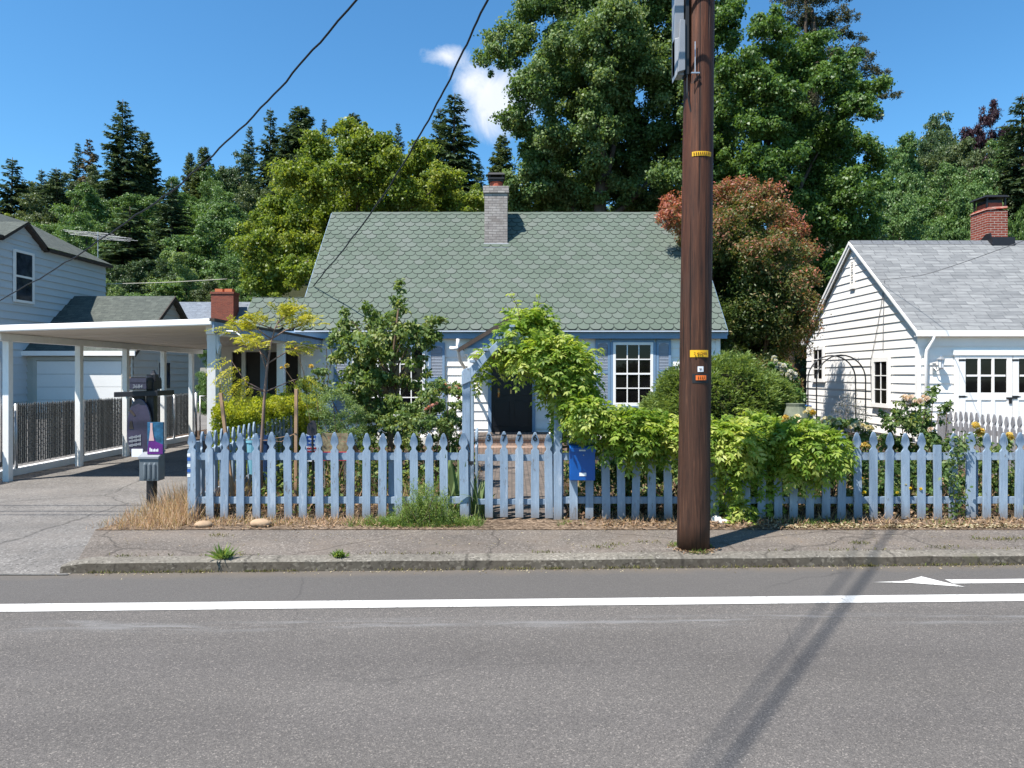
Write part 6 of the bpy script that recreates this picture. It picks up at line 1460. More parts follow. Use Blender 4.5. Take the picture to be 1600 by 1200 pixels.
def mound():
    root = thing('yew_mound', 'broad dark green clipped mound of yew below the right window', 'shrub', (PX(1120, 11.8), 11.9, 0))
    d = 11.9; c0 = np.array((PX(1122, d), d, .55)); R = np.array((PX(1236, d) - c0[0], 1.25, PZ(559, d) - .55))
    n = 7500; dr = rdirs(n); dr[:, 2] = np.abs(dr[:, 2]) * 1.0 - .25; dr = unit(dr)
    lob = 1 + .07 * np.sin(dr[:, 0] * 7 + 1) * np.sin(dr[:, 2] * 9) + .05 * np.sin(dr[:, 1] * 11 + dr[:, 0] * 13)
    cell = np.floor(dr[:, 2] * 9 + .6 * np.sin(dr[:, 0] * 8)); lob = lob * (1 - .05 * ((dr[:, 2] * 9 + .6 * np.sin(dr[:, 0] * 8)) - cell) ) ; sq = np.sign(dr) * np.abs(dr) ** .85; cc = c0 + sq * R * (lob * rng.uniform(.86, 1.0, n))[:, None]
    k = 9; P_ = np.repeat(cc, k, 0); out = unit(np.repeat(sq * np.array((.6, .8, 1.)), k, 0)); 
    spray = unit(out * np.array((.8, .8, .25)) + .38 * rng.normal(size=out.shape) * np.array((1, 1, .6)) + np.array((0, -.25, .06))); P_ = P_ + spray * rng.uniform(0, .09, (len(P_), 1))
    s = rng.uniform(.05, .10, len(P_)); ct = rng.random(n)
    leaf_object('foliage', P_, spray, unit(np.array((0, 0, 1.)) + .6 * rng.normal(size=out.shape)), s, s * .30, np.clip(.5 * np.repeat(ct, k) + .5 * rng.random(len(P_)), 0, 1), LM['yew'], root, fold=.05)
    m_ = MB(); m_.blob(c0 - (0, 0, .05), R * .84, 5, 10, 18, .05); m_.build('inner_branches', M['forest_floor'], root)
mound()
wb = lobe_tree('white_flowered_shrub', 'shrub with clusters of white flowers between the yew mound and garage', 'shrub',
    [(1215, 575, 14), (1228, 585, 14), (1240, 600, 14), (1248, 618, 14), (1235, 625, 14), (1255, 640, 12), (1222, 600, 14)], 14.5, .07, LM['bright'], 1235, base_z=0, k=6, dens=.6, sub=.5, dj=.4, tr=.012, limbs=6)
blooms(wb, [(1212, 565), (1218, 569), (1224, 573), (1229, 578), (1235, 582), (1241, 586), (1216, 575), (1223, 581), (1232, 586), (1238, 591), (1210, 560)], 14.2, LM['petal_white'], .085, 'flower_cluster')

# right garden: roses and undergrowth behind the fence
yr = lobe_tree('rose_bush', 'rose bush with cream and yellow blooms above the wisteria', 'shrub',
    [(1230, 668, 16), (1260, 662, 18), (1290, 665, 18), (1320, 668, 18), (1350, 672, 18), (1370, 690, 16), (1335, 700, 18), (1240, 690, 20), (1280, 700, 20), (1325, 735, 20), (1290, 750, 20), (1240, 740, 22), (1350, 735, 18), (1270, 790, 20), (1340, 775, 18), (1225, 780, 22)],
    8.5, .055, LM['rose'], 1290, base_z=0, k=7, dens=.5, sub=.46, dj=.3, tr=.01, wd=.6, limbs=10)
blooms(yr, [(1290, 655), (1297, 654), (1303, 657), (1285, 661), (1310, 662), (1246, 652), (1258, 645), (1265, 641), (1252, 660), (1333, 665), (1340, 662), (1348, 666), (1355, 668), (1360, 670), (1328, 668)], 8.2, LM['petal_cream'], .052, dj=.12)
blooms(yr, [(1345, 697), (1352, 695), (1228, 653), (1222, 659), (1270, 645), (1356, 698)], 8.2, LM['petal_yellow'], .05, dj=.12)
blooms(yr, [(1345, 748), (1248, 764), (1247, 757), (1272, 759)], 7.75, LM['petal_gold'], .032, 'small_flower', dj=.08)
pr_ = lobe_tree('rose_bush', 'tall rose bush with blush pink blooms before the garage downspout', 'shrub',
    [(1458, 610, 8), (1450, 625, 12), (1470, 640, 10), (1428, 632, 14), (1405, 640, 12), (1440, 655, 20), (1415, 665, 18), (1460, 670, 18), (1480, 632, 7), (1395, 665, 16), (1430, 690, 22), (1465, 700, 20), (1395, 700, 20), (1425, 725, 22), (1460, 740, 20), (1400, 750, 20), (1440, 775, 20), (1490, 690, 10), (1380, 650, 10)],
    8.9, .055, LM['rose'], 1435, base_z=0, k=7, dens=.5, sub=.46, dj=.3, tr=.01, wd=.62, limbs=12)
blooms(pr_, [(1418, 625), (1425, 622), (1421, 631), (1430, 628), (1443, 621), (1449, 624), (1438, 628), (1413, 622), (1455, 672)], 8.6, LM['petal_blush'], .055, dj=.1)
blooms(pr_, [(1390, 668), (1384, 655), (1396, 655), (1372, 665), (1405, 662)], 8.8, LM['petal_blush'], .03, dj=.1, name='bud')
yl = lobe_tree('rose_bush', 'low yellow rose bush before the grey picket fence', 'shrub',
    [(1530, 690, 14), (1550, 710, 18), (1580, 705, 18), (1600, 720, 18), (1530, 730, 18), (1560, 745, 20), (1595, 750, 20), (1510, 715, 14), (1540, 775, 18), (1580, 780, 18), (1505, 760, 16), (1500, 700, 10)],
    8.3, .055, LM['rose'], 1555, base_z=0, k=7, dens=.42, sub=.46, dj=.3, tr=.01, wd=.6, limbs=9)
blooms(yl, [(1527, 667), (1531, 677), (1577, 680), (1524, 665), (1533, 673), (1580, 684)], 8.1, LM['petal_yellow'], .058, dj=.08)
blooms(yl, [(1402, 770), (1414, 757), (1422, 763), (1438, 764), (1350, 770)], 7.46, LM['petal_gold'], .03, 'small_flower', dj=.04)
lobe_tree('garden_shrub', 'dense dark green shrub in shade behind the fence right of the pole', 'shrub',
    [(930, 740, 22), (965, 740, 24), (1000, 745, 24), (1035, 740, 24), (1075, 745, 26), (1115, 750, 26), (1155, 750, 26), (1195, 755, 24), (950, 710, 20), (1050, 715, 22), (1130, 715, 24), (985, 770, 18), (1180, 780, 22), (1020, 775, 18), (905, 735, 16)],
    8.2, .05, LM['mid'], 1040, base_z=0, k=7, dens=.55, sub=.46, dj=.2, tr=.01, limbs=12)
lobe_tree('garden_shrub', 'leafy green shrub low behind the fence at the right edge', 'shrub',
    [(1400, 780, 16), (1370, 770, 18), (1350, 790, 14), (1420, 800, 12), (1470, 790, 14), (1380, 730, 18), (1350, 725, 16), (1410, 735, 18), (1450, 760, 18), (1490, 750, 14)],
    7.95, .05, LM['mid'], 1410, base_z=0, k=6, dens=.5, sub=.46, dj=.12, tr=.01, limbs=9)
lobe_tree('lavender_bush', 'grey lavender bush by the black metal arch', 'shrub',
    [(1312, 640, 12), (1325, 635, 14), (1340, 645, 12), (1305, 652, 12), (1330, 655, 14), (1320, 622, 8), (1350, 655, 9)], 10.8, .05, LM['lavender'], 1325, base_z=0, k=7, dens=.22, sub=.5, dj=.25, tr=.006, wd=.18, limbs=16, droop=-.7, jit=1.0)
# climbing strands on the right fence post
iv = thing('climbing_vine', 'thin scrambling vine on the fence picket near the broken one', 'vine', (PX(1497, 7.45), 7.44, 0))
pv = np.array([PT(1493 + 10 * rng.normal() * .6 + 6 * math.sin(i * .1), 805 - i * 1.35, 7.43) for i in range(95)]); pv = np.repeat(pv, 3, 0) + rng.normal(0, .028, (285, 3)) * np.array((1, .5, 1))
leaf_object('foliage', pv, rdirs(285) - (0, .3, .2), rdirs(285) - (0, 1.2, -.3), .05, .03, rng.random(285) * .8, LM['rose'], iv)
mb = MB(); mb.tube([PT(1497, 812, 7.45), PT(1490, 770, 7.44), PT(1500, 730, 7.44), PT(1492, 690, 7.45)], .006, 4); mb.build('stem', M['twig'], iv)

# ground cover that nobody could count
def blades(name, xy, h, w, m, lean=.35, tint=None, zb=.0, org=None):
    n = len(xy); p = np.c_[xy, np.full(n, zb) if np.isscalar(zb) else zb]; d = np.c_[rng.normal(0, lean, (n, 2)), np.ones(n)]
    nn = np.c_[rng.normal(size=(n, 2)), np.full(n, .15)]
    return leaf_object(name, p, unit(d), nn, h * rng.uniform(.45, 1.25, n), w * rng.uniform(.7, 1.3, n), rng.random(n) if tint is None else tint, m, None, fold=.4, org=org, wide=.3)
def scatter(n, x0, x1, y0, y1): return np.c_[rng.uniform(x0, x1, n), rng.uniform(y0, y1, n)]
xy = scatter(5200, -4.75, -3.42, 6.98, 9.2); e = (xy[:, 0] + 4.62 - .10 * (xy[:, 1] - 7)) / 1.2; keep = (rng.random(len(xy)) < np.clip(e * 1.25, .0, 1)) & (xy[:, 0] > -4.42 + .1 * np.maximum(0, xy[:, 1] - 7.2)) & (xy[:, 1] < 8.9 + 0 * xy[:, 0])
xy = xy[keep]; hh = np.clip(.12 + .30 * (xy[:, 1] - 6.95), .08, .36) * np.clip((xy[:, 0] + 4.55) * 1.6, .35, 1)
o = leaf_object('dry_grass', np.c_[xy, np.zeros(len(xy))], unit(np.c_[rng.normal(0, .42, (len(xy), 2)), np.ones(len(xy))]), np.c_[rng.normal(size=(len(xy), 2)), np.full(len(xy), .1)], hh * rng.uniform(.5, 1.35, len(xy)), np.full(len(xy), .0062), rng.random(len(xy)) * .9, LM['straw'], None, fold=.3, wide=.3)
# seed heads belong to the same grass
o['kind'] = 'stuff'
xy = scatter(5200, -3.6, 6.8, 7.16, 7.62); keep = rng.random(len(xy)) < np.where(xy[:, 0] < -1.4, .9, np.where(xy[:, 0] < .9, .08, .28)); xy = xy[keep & ((xy[:, 0] < -.55) | (xy[:, 0] > .5))]
blades('dry_weeds', xy, .10, .008, LM['straw'], .55)['kind'] = 'stuff'
xy = scatter(3000, -3.4, 7.0, 7.65, 10.5); xy = xy[(np.abs(xy[:, 0] - .05) > .6) & (rng.random(len(xy)) < np.clip(1.3 - (xy[:, 1] - 7.6) * .35, .2, 1))]
blades('dry_stems', xy, .30, .010, LM['straw'], .5)['kind'] = 'stuff'
xy = scatter(26000, -3.3, 7.2, 7.85, 12.0); pk = np.sin(xy[:, 0] * 3.7 + 1) * np.sin(xy[:, 1] * 2.9) + .5 * np.sin(xy[:, 0] * 9.1 + xy[:, 1] * 5); xy = xy[(np.abs(xy[:, 0] - .05) > .62) & (pk + rng.normal(0, .25, len(pk)) > .05)]
o = leaf_object('undergrowth', np.c_[xy, .42 * rng.random(len(xy)) ** 1.3], rdirs(len(xy)), rdirs(len(xy)) + (0, 0, .6), .07, .045, rng.random(len(xy)), LM['rose'], None); o['kind'] = 'stuff'
xy = scatter(6000, -3.6, 7.6, 7.02, 7.75); kp = rng.random(len(xy)) < np.where(xy[:, 0] < .9, .30, .62); xy = xy[kp & (np.abs(xy[:, 0] - .05) > .5)]
o = leaf_object('leaf_litter', np.c_[xy, rng.uniform(.012, .035, len(xy))], rdirs(len(xy)) * np.array((1, 1, .3)), np.array((0, 0, 1.)) + .5 * rng.normal(size=(len(xy), 3)), rng.uniform(.025, .06, len(xy)), .022, rng.random(len(xy)), LM['litter'], None); o['kind'] = 'stuff'
xy = np.c_[rng.uniform(2.75, 7.4, 1500), 7.12 + rng.normal(0, .035, 1500)]
o = leaf_object('fallen_petals', np.c_[xy, rng.uniform(.012, .025, 1500)], rdirs(1500) * np.array((1, 1, .2)), np.array((0, 0, 1.)) + .35 * rng.normal(size=(1500, 3)), .035, .024, rng.random(1500), LM['chips'], None); o['kind'] = 'stuff'
# garden floor: leaf litter behind the fence
xy = scatter(5000, -3.4, 7.2, 7.7, 12.0); xy = xy[np.abs(xy[:, 0] - .05) > .55]
o = leaf_object('garden_litter', np.c_[xy, rng.uniform(.0, .03, len(xy))], rdirs(len(xy)) * np.array((1, 1, .4)), np.array((0, 0, 1.)) + .6 * rng.normal(size=(len(xy), 3)), .07, .045, rng.random(len(xy)), LM['litter'], None); o['kind'] = 'stuff'
# green weeds spilling in front of the fence, left of the gate
def weedbush():
    root = thing('weed_clump', 'spreading feathery green weeds in front of the fence left of the gate', 'weeds', (PX(665, 7.3), 7.32, 0))
    P_, T_, sv = [], [], []
    for q in range(260):
        px = float(np.clip(rng.normal(664, 36), 578, 742)); x = PX(px, 7.3); dpt = 7.27 + rng.normal(0, .07); hmax = .09 + .42 * math.exp(-((px - 662) / 24) ** 2) + .20 * math.exp(-((px - 697) / 14) ** 2) + .10 * math.exp(-((px - 628) / 14) ** 2)
        h = hmax * rng.uniform(.45, 1.0); ln = np.array((rng.normal(0, .22), rng.normal(-.05, .18), 1.0)); k = int(16 + h * 85); t = rng.random(k)
        base = np.array((x, np.clip(dpt, 7.10, 7.47), 0)); p = base + ln * h * t[:, None] + rng.normal(0, .006, (k, 3)); p[:, 2] = np.maximum(p[:, 2], .005)
        P_.append(p); T_.append(rdirs(k) * .8 + np.array((0, -.05, .75))); sv.append((base, base + ln * h))
    P_ = np.concatenate(P_); T_ = np.concatenate(T_)
    leaf_object('foliage', P_, T_, rdirs(len(P_)), rng.uniform(.02, .055, len(P_)), .0062, np.clip(.15 + .85 * rng.random(len(P_)), 0, 1), LM['grass'], root, fold=.1)
    mb = MB()
    for a, b in sv[::4]: mb.tube([a * (1, 1, 0) + (0, 0, -.005), b], [.0035, .0015], 4)
    mb.blob((PX(662, 7.28), 7.285, 0), (.62, .20, .012), 6, 6, 16, .1)
    mb.build('stem', M['twig'], root)
weedbush()
def iris(label, px, d, n, h, seed):
    g = np.random.default_rng(seed); root = thing('iris_clump', label, 'plant', (PX(px, d), d, 0), 'iris clumps beside the gate'); mb = []
    for i in range(n):
        b = np.array((PX(px, d) + g.normal(0, .07), d + g.normal(0, .09), 0)); a = g.uniform(0, 6.28); out = np.array((math.cos(a), math.sin(a), 0)); L = h * g.uniform(.6, 1.15); bend = g.choice((.15, .25, .9, 1.3), p=(.4, .3, .2, .1)); w = g.uniform(.018, .03)
        side = np.array((-out[1], out[0], 0)); vs = []; K = 9
        for j in range(K + 1):
            t = j / K; p = b + np.array((0, 0, 1)) * L * (t - .32 * bend * t ** 3) + out * L * (.12 * t + .42 * bend * t ** 2.2); ww = w * (1 - t ** 3) + .001; vs += [p - side * ww, p + side * ww]
        m_ = MB(); m_.add(vs, [(2 * j, 2 * j + 1, 2 * j + 3, 2 * j + 2) for j in range(K)]); o = m_.build('blade', LM['iris'], root, smooth=True); at = o.data.attributes.new('tint', 'FLOAT', 'POINT'); at.data.foreach_set('value', [float(x) for x in np.full(len(vs), g.random())])
xy = np.c_[rng.normal(-.95, .38, 3000), 7.27 + rng.normal(0, .085, 3000)]; xy = xy[(xy[:, 0] > -1.75) & (xy[:, 0] < -.30) & (xy[:, 1] > 7.08) & (xy[:, 1] < 7.5)]
blades('green_grass', xy, .085, .006, LM['grass'], .6)['kind'] = 'stuff'
xy = np.c_[rng.uniform(-3.5, 6.8, 2600), 7.30 + rng.normal(0, .09, 2600)]; xy = xy[(np.sin(xy[:, 0] * 4.3) + np.sin(xy[:, 0] * 1.7 + 2) + rng.normal(0, .4, len(xy)) > .55) & ((xy[:, 0] < -.5) | (xy[:, 0] > .5))]
blades('verge_weeds', xy, .075, .008, LM['grass'], .8)['kind'] = 'stuff'
iris('strap-leaved iris clump just left of the gate post', 706, 7.80, 17, .74, 3)
iris('strap-leaved iris clump beside the gate, right of the arbor post', 750, 7.66, 18, .52, 4)
for px, py, d, lab, s in ((350, 874, 5.93, 'bushy green weed at the kerb below the left fence', .16), (531, 870, 5.99, 'small thin weed at the kerb left of centre', .09)):
    root = thing('kerb_weed', lab, 'weed', (PX(px, d), d, 0), 'weeds at the kerb'); n = 120; pos = np.array((PX(px, d), d, .0)) + rng.normal(0, .022, (n, 3)) * np.array((1, .7, .1)); dr = rdirs(n); dr[:, 2] = np.abs(dr[:, 2]) + .35
    leaf_object('foliage', pos, dr, rdirs(n), s * rng.uniform(.3, 1, n), .016, rng.random(n), LM['grass'], root)
    mb = MB(); mb.tube([(PX(px, d), d, -.01), (PX(px, d), d, s * .5)], .004, 4); mb.build('stem', M['twig'], root)
# moss / weeds in the gutter and along the kerb joint
pts = []
for i in range(150):
    x = rng.uniform(-3.8, 7.5); pts.append(np.c_[x + rng.normal(0, .05, 14), np.full(14, kerb_y(x) - .012) + rng.normal(0, .010, 14), np.full(14, -.098)])
for i in range(40):
    x = rng.uniform(-3.6, 7.5); pts.append(np.c_[x + rng.normal(0, .06, 14), np.full(14, kerb_y(x) + .165) + rng.normal(0, .018, 14), np.full(14, -.002)])
for x, y in ((.98, 6.42), (.85, 6.30), (1.30, 6.5), (-2.9, 6.75), (3.30, 6.45), (4.0, 6.3), (4.55, 6.62), (5.0, 6.62), (5.2, 6.7), (4.75, 6.6)): pts.append(np.c_[x + rng.normal(0, .07, 60), y + rng.normal(0, .03, 60), np.full(60, 0.0)])
pts = np.concatenate(pts); n = len(pts); gaps = .5 + .5 * np.sin(pts[:, 0] * 3.1) * np.sin(pts[:, 0] * 1.3 + 1); k_ = rng.random(n) < np.clip(gaps + .15, 0, 1); pts = pts[k_]; n = len(pts)
tv = rng.random(n); o = leaf_object('gutter_weeds', pts, unit(np.c_[rng.normal(0, .6, (n, 2)), np.ones(n)]), rdirs(n), rng.uniform(.012, .042, n), .008, tv, LM['moss'], None); o['kind'] = 'stuff'
a_ = rng.uniform(0, 6.28, 420); rd = .145 + np.abs(rng.normal(0, .035, 420)); xy = np.c_[1.66 + rd * np.cos(a_), 6.27 + rd * np.sin(a_)]
o = leaf_object('pole_debris', np.c_[xy, np.full(420, .012)], rdirs(420) * np.array((1, 1, .2)), np.array((0, 0, 1.)) + .5 * rng.normal(size=(420, 3)), rng.uniform(.012, .035, 420), .014, rng.random(420), LM['litter'], None); o['kind'] = 'stuff'
k_ = (np.sin(a_ * 3) > .2); xy = xy[k_]; blades('pole_weeds', xy, .05, .006, LM['grass'], .7)['kind'] = 'stuff'
# grit on the verge and gutter
n = 900; xy = np.c_[rng.uniform(-4, 7, n), np.zeros(n)]; xy[:, 1] = np.where(rng.random(n) < .5, kerb_y(xy[:, 0]) - np.abs(rng.normal(0, .05, n)), rng.uniform(6.3, 7.3, n)); zz = np.where(xy[:, 1] < kerb_y(xy[:, 0]), -.097, .002)
o = leaf_object('debris', np.c_[xy, zz], rdirs(n) * np.array((1, 1, .1)), np.array((0, 0, 1.)) + .3 * rng.normal(size=(n, 3)), rng.uniform(.008, .026, n), .012, rng.random(n), LM['chips'], None); o['kind'] = 'stuff'

# ================================================================== small things
def stone(px, py, d, r, lab, m='stone', seed=1):
    mb = MB(); p = PT(px, py, d); mb.blob((p[0], p[1], r[2] * .75), r, seed, 8, 14, .07); tag(mb.build('stone', M[m], loc=(p[0], p[1], 0), smooth=True), lab, 'stone')
stone(407, 826, 7.16, (.115, .07, .05), 'smooth tan stone lying before the left fence', seed=2)
stone(318, 829, 7.14, (.095, .06, .04), 'smaller half-buried tan stone near the fence corner', seed=3)
stone(1120, 808, 7.35, (.06, .05, .045), 'pale white rock beside the utility pole, the left one', 'pale_stone', 4)
stone(1131, 811, 7.30, (.05, .045, .03), 'small pale rock beside the utility pole, the right one', 'pale_stone', 5)
# mail post on the driveway edge
mp_ = thing('mailbox_post', 'black wooden post carrying a shelf, mailbox and purple panels', 'mailbox post', (PX(238, 8.1), 8.1, 0))
d = 8.1; x0, x1 = PX(231.5, d), PX(243, d)
mb = MB(); mb.box(x0, x1, d - .045, d + .045, 0, PZ(596, d)); mb.build('post', M['black_paint'], mp_, bevel=.006)
mb = MB(); xm = (x0 + x1) / 2; mb.box(xm - .05, xm + .05, d - .02, d + .06, PZ(596, d), PZ(585, d)); mb.lathe([(.05, 0), (.03, .02), (.015, .05), (.012, .06)], (xm + .01, d + .02, PZ(586, d)), 8); mb.build('finial', M['black_paint'], mp_)
mb = MB(); mb.prism([(PX(190, d), d - .16, PZ(620, d)), (PX(190, d), d + .30, PZ(620, d)), (PX(253, d), d + .30, PZ(618, d)), (PX(253, d), d - .10, PZ(618, d))], (0, 0, .06)); mb.prism([(x0 - .02, d - .05, PZ(640, d)), (x0 - .02, d - .05, PZ(616, d)), (x0 - .20, d - .05, PZ(616, d))], (0, .03, 0)); mb.build('shelf', M['black_paint'], mp_, bevel=.004)
mb = MB(); bx0, bx1, bz0, bz1 = PX(203, 7.95), PX(231, 7.95), PZ(608.5, 7.95), PZ(588.5, 7.95); mb.prism([(bx0, 7.94, bz0), (bx1, 7.94, bz0), (bx1, 7.94, bz0 + .10), (bx1 - .01, 7.94, bz1 - .01), (bx1 - .03, 7.94, bz1), (bx0 + .03, 7.94, bz1), (bx0 + .01, 7.94, bz1 - .01), (bx0, 7.94, bz0 + .10)], (0, .33, 0)); bo = mb.build('mailbox', M['black_paint'], mp_, bevel=.004)
mb = MB(); mb.box(bx0 + .006, bx1 - .006, 7.927, 7.9395, bz0 + .006, bz0 + .07); mb.box(bx0 + .006, bx1 - .006, 7.925, 7.9395, bz0 + .078, bz1 - .02); mdoor = mb.build('mailbox_door', M['purple_dark'], bo, bevel=.002)
text_part('number', '3684', .058, ((bx0 + bx1) / 2, 7.925, bz0 + .034), M['lid_grey'], bo, bold=False)
mb = MB(); cx, cz, rx, rz = PX(220, d - .06), PZ(670, d), .145, .36
out = [(cx + rx * math.cos(a) * (1 - .0 * math.sin(a)), 8.0, max(cz + rz * math.sin(a), PZ(708, d))) for a in np.linspace(0, 2 * math.pi, 40, endpoint=False)]
mb.prism(out, (0, .03, 0)); po_ = mb.build('oval_panel', M['purple_dark'], mp_, bevel=.006)
mb = MB(); mb.prism([(PX(208, d), 7.994, PZ(640, d)), (PX(213, d), 7.994, PZ(640, d)), (PX(219.5, d), 7.994, PZ(648, d)), (PX(217, d), 7.994, PZ(649.5, d))], (0, .004, 0)); mb.prism([(PX(211, d), 7.994, PZ(657, d)), (PX(214, d), 7.994, PZ(657, d)), (PX(216, d), 7.994, PZ(669, d)), (PX(209, d), 7.994, PZ(669, d))], (0, .004, 0)); mb.build('printed_bird_house', M['dark_trim'], po_)
mb = MB()
for yy in (683, 688.5, 695):
    for i in range(9): xx = PX(210 + i * 2.1, d); mb.obox((xx, 7.996, PZ(yy - i * .35, d)), (.006, 0, 0), (0, .003, 0), (0, 0, .009 + .004 * ((i * 7) % 3)))
mb.build('printed_lettering', M['lid_grey'], po_)
mb = MB(); mb.box(PX(214, d), PX(231, d), 7.985, 7.999, PZ(712, d), PZ(700, d)); mb.build('printed_strip', M['label_white'], po_)
mb = MB(); px0, px1 = PX(228, 7.9), PX(252.5, 7.9); mb.box(px0, px1, 7.93, 7.96, PZ(710.5, 7.9), PZ(660, 7.9)); ps = mb.build('poster', M['teal_print'], mp_, bevel=.002)
mb = MB(); mb.prism([(px0, 7.926, PZ(710, 7.9)), (px1, 7.926, PZ(710, 7.9)), (px1, 7.926, PZ(695, 7.9)), (PX(241, 7.9), 7.926, PZ(690, 7.9)), (PX(239, 7.9), 7.926, PZ(684, 7.9)), (PX(231, 7.9), 7.926, PZ(684, 7.9))], (0, .003, 0)); mb.build('poster_base', M['purple'], ps)
mb = MB(); mb.prism([(PX(231, 7.9), 7.923, PZ(689, 7.9)), (PX(239, 7.9), 7.923, PZ(689, 7.9)), (PX(236.5, 7.9), 7.923, PZ(671, 7.9)), (PX(236.5, 7.9), 7.923, PZ(661, 7.9)), (PX(233, 7.9), 7.923, PZ(661, 7.9)), (PX(233, 7.9), 7.923, PZ(671, 7.9))], (0, .002, 0)); mb.build('poster_tower', M['pink_print'], ps)
mb = MB()
for i in range(6): mb.box(PX(232 + i * 2.4, 7.9), PX(233.6 + i * 2.4, 7.9), 7.923, 7.9255, PZ(706, 7.9), PZ(702.5 - (i == 0) * 2.5 - (i % 2), 7.9))
mb.build('poster_lettering', M['label_white'], ps)
mb = MB(); fx0, fx1 = PX(217.5, 7.9), PX(247.5, 7.9); fz0, fz1 = PZ(751.5, 7.9), PZ(715, 7.9); mb.prism([(fx0, 7.90, fz0), (fx0, 7.90, fz1), (fx0, 8.045, fz1 + .06), (fx0, 8.045, fz0)], (fx1 - fx0, 0, 0))
for i in range(3): xx = fx0 + (fx1 - fx0) * (.30 + .25 * i); mb.lathe([(.022, 0), (.022, fz1 - fz0 - .10), (.012, fz1 - fz0 - .08)], (xx, 7.905, fz0 + .02), 8)
bo = mb.build('brochure_box', M['grey_plastic'], mp_, bevel=.004)
mb = MB(); mb.prism([(fx0 - .008, 7.885, fz1 - .015), (fx0 - .008, 7.885, fz1 + .012), (fx0 - .008, 8.05, fz1 + .075), (fx0 - .008, 8.05, fz1 + .055)], (fx1 - fx0 + .016, 0, 0)); mb.build('lid', M['lid_grey'], bo, bevel=.003)
mb = MB(); mb.blob((PX(237, d), d, 0), (.17, .14, .05), 8, 7, 14, .15); mb.build('concrete_collar', M['kerb'], mp_, smooth=True)
# yard sign, shovel, pots
d = 8.35; ys = thing('yard_sign', 'red white and blue yard sign behind the left fence', 'sign', (PX(487, d), d, .4))
mb = MB(); mb.box(PX(478, d), PX(499, d), d - .006, d + .006, PZ(721, d), PZ(678, d)); b_ = mb.build('panel', M['label_white'], ys)
mb = MB(); mb.box(PX(479.5, d), PX(498, d), d - .012, d - .007, PZ(696, d), PZ(681, d)); mb.build('blue_block', M['print_blue'], ys)
mb = MB()
for r0 in (684.5, 690.5):
    for i in range(4): mb.box(PX(482 + i * 3.9, d), PX(484.6 + i * 3.9, d), d - .016, d - .0125, PZ(r0 + 2.6, d), PZ(r0, d))
mb.build('lettering', M['label_white'], ys)
mb = MB()
for r0 in (699, 704): mb.box(PX(480, d), PX(498, d), d - .012, d - .007, PZ(r0 + 2.6, d), PZ(r0, d))
mb.build('red_stripe', M['red'], ys)
mb = MB()
for xx in (481, 497): mb.tube([(PX(xx, d), d + .012, 0), (PX(xx, d), d + .012, PZ(690, d))], .005, 5)
mb.build('wire_leg', M['steel'], ys)
fs_ = thing('flower_sign', 'small sign of printed flowers with a red lower border behind the fence', 'sign', (PX(522, d), d, .4))
mb = MB(); mb.box(PX(502, d), PX(543, d), d + .02, d + .032, PZ(721, d), PZ(677, d)); mb.build('panel', mat('flower_print', (.20, .17, .10), .5, .3, amt=.9, scale=16, dirt=(.42, .08, .06), dirt_at=.55), fs_)
mb = MB(); mb.box(PX(502, d), PX(543, d), d + .014, d + .019, PZ(720, d), PZ(716.5, d)); mb.box(PX(502, d), PX(543, d), d + .014, d + .019, PZ(709.5, d), PZ(706, d)); mb.build('red_border', M['red'], fs_)
mb = MB(); mb.box(PX(502, d), PX(543, d), d + .012, d + .0185, PZ(716, d), PZ(710, d)); mb.build('white_border', M['label_white'], fs_)
mb = MB()
for xx in (506, 538): mb.tube([(PX(xx, d), d + .04, 0), (PX(xx, d), d + .04, PZ(690, d))], .005, 5)
mb.build('wire_leg', M['steel'], fs_)
d = 8.2; sh = thing('shovel', 'black shovel standing blade-up behind the left fence', 'shovel', (PX(488, d), d, 0))
mb = MB(); mb.prism([(PX(a, d), d, PZ(b, d)) for a, b in ((479.5, 679), (479.5, 668), (481.5, 662), (484.5, 660.5), (487.5, 657), (491, 657.5), (494, 662), (495, 669), (494.5, 679), (489.5, 681), (486.5, 681))], (0, .012, 0)); mb.build('blade', mat('shovel_steel', (.035, .033, .04), .5, .4, .3, amt=.3, scale=20), sh, bevel=.003)
mb = MB(); mb.tube([PT(488, 681, d), PT(489, 720, d), PT(487, 800, d)], .014, 6); mb.build('handle', M['black_paint'], sh)
def pot(px, py0, py1, d, r, m, lab):
    mb = MB(); z1 = PZ(py0, d); z0 = max(PZ(py1, d), 0); mb.lathe([(r * .75, 0), (r * .95, (z1 - z0) * .9), (r * 1.05, (z1 - z0) * .9), (r * 1.05, z1 - z0), (r * .92, z1 - z0), (r * .85, (z1 - z0) * .8)], (PX(px, d), d, z0), 16); tag(mb.build('plant_pot', M[m], loc=(PX(px, d), d, z0)), lab, 'pot')
pot(396, 686, 740, 8.6, .085, 'pot_blue', 'light blue plastic pot behind the left fence')
pot(416, 681, 760, 8.9, .11, 'pot_navy', 'navy blue pot beside the young tree trunk')
pot(317, 688, 706, 7.75, .055, 'pot_brown', 'small brown pot hanging behind the fence corner')
mb = MB(); d = 15.0; mb.lathe([(.13, 0), (.16, .2), (.16, .75), (.13, .92), (.05, .93)], (PX(1258, d), d, 0), 16); tag(mb.build('barrel', M['mail_blue'], loc=(PX(1258, d), d, 0), smooth=False), 'blue plastic barrel by the corner of the white garage', 'barrel')
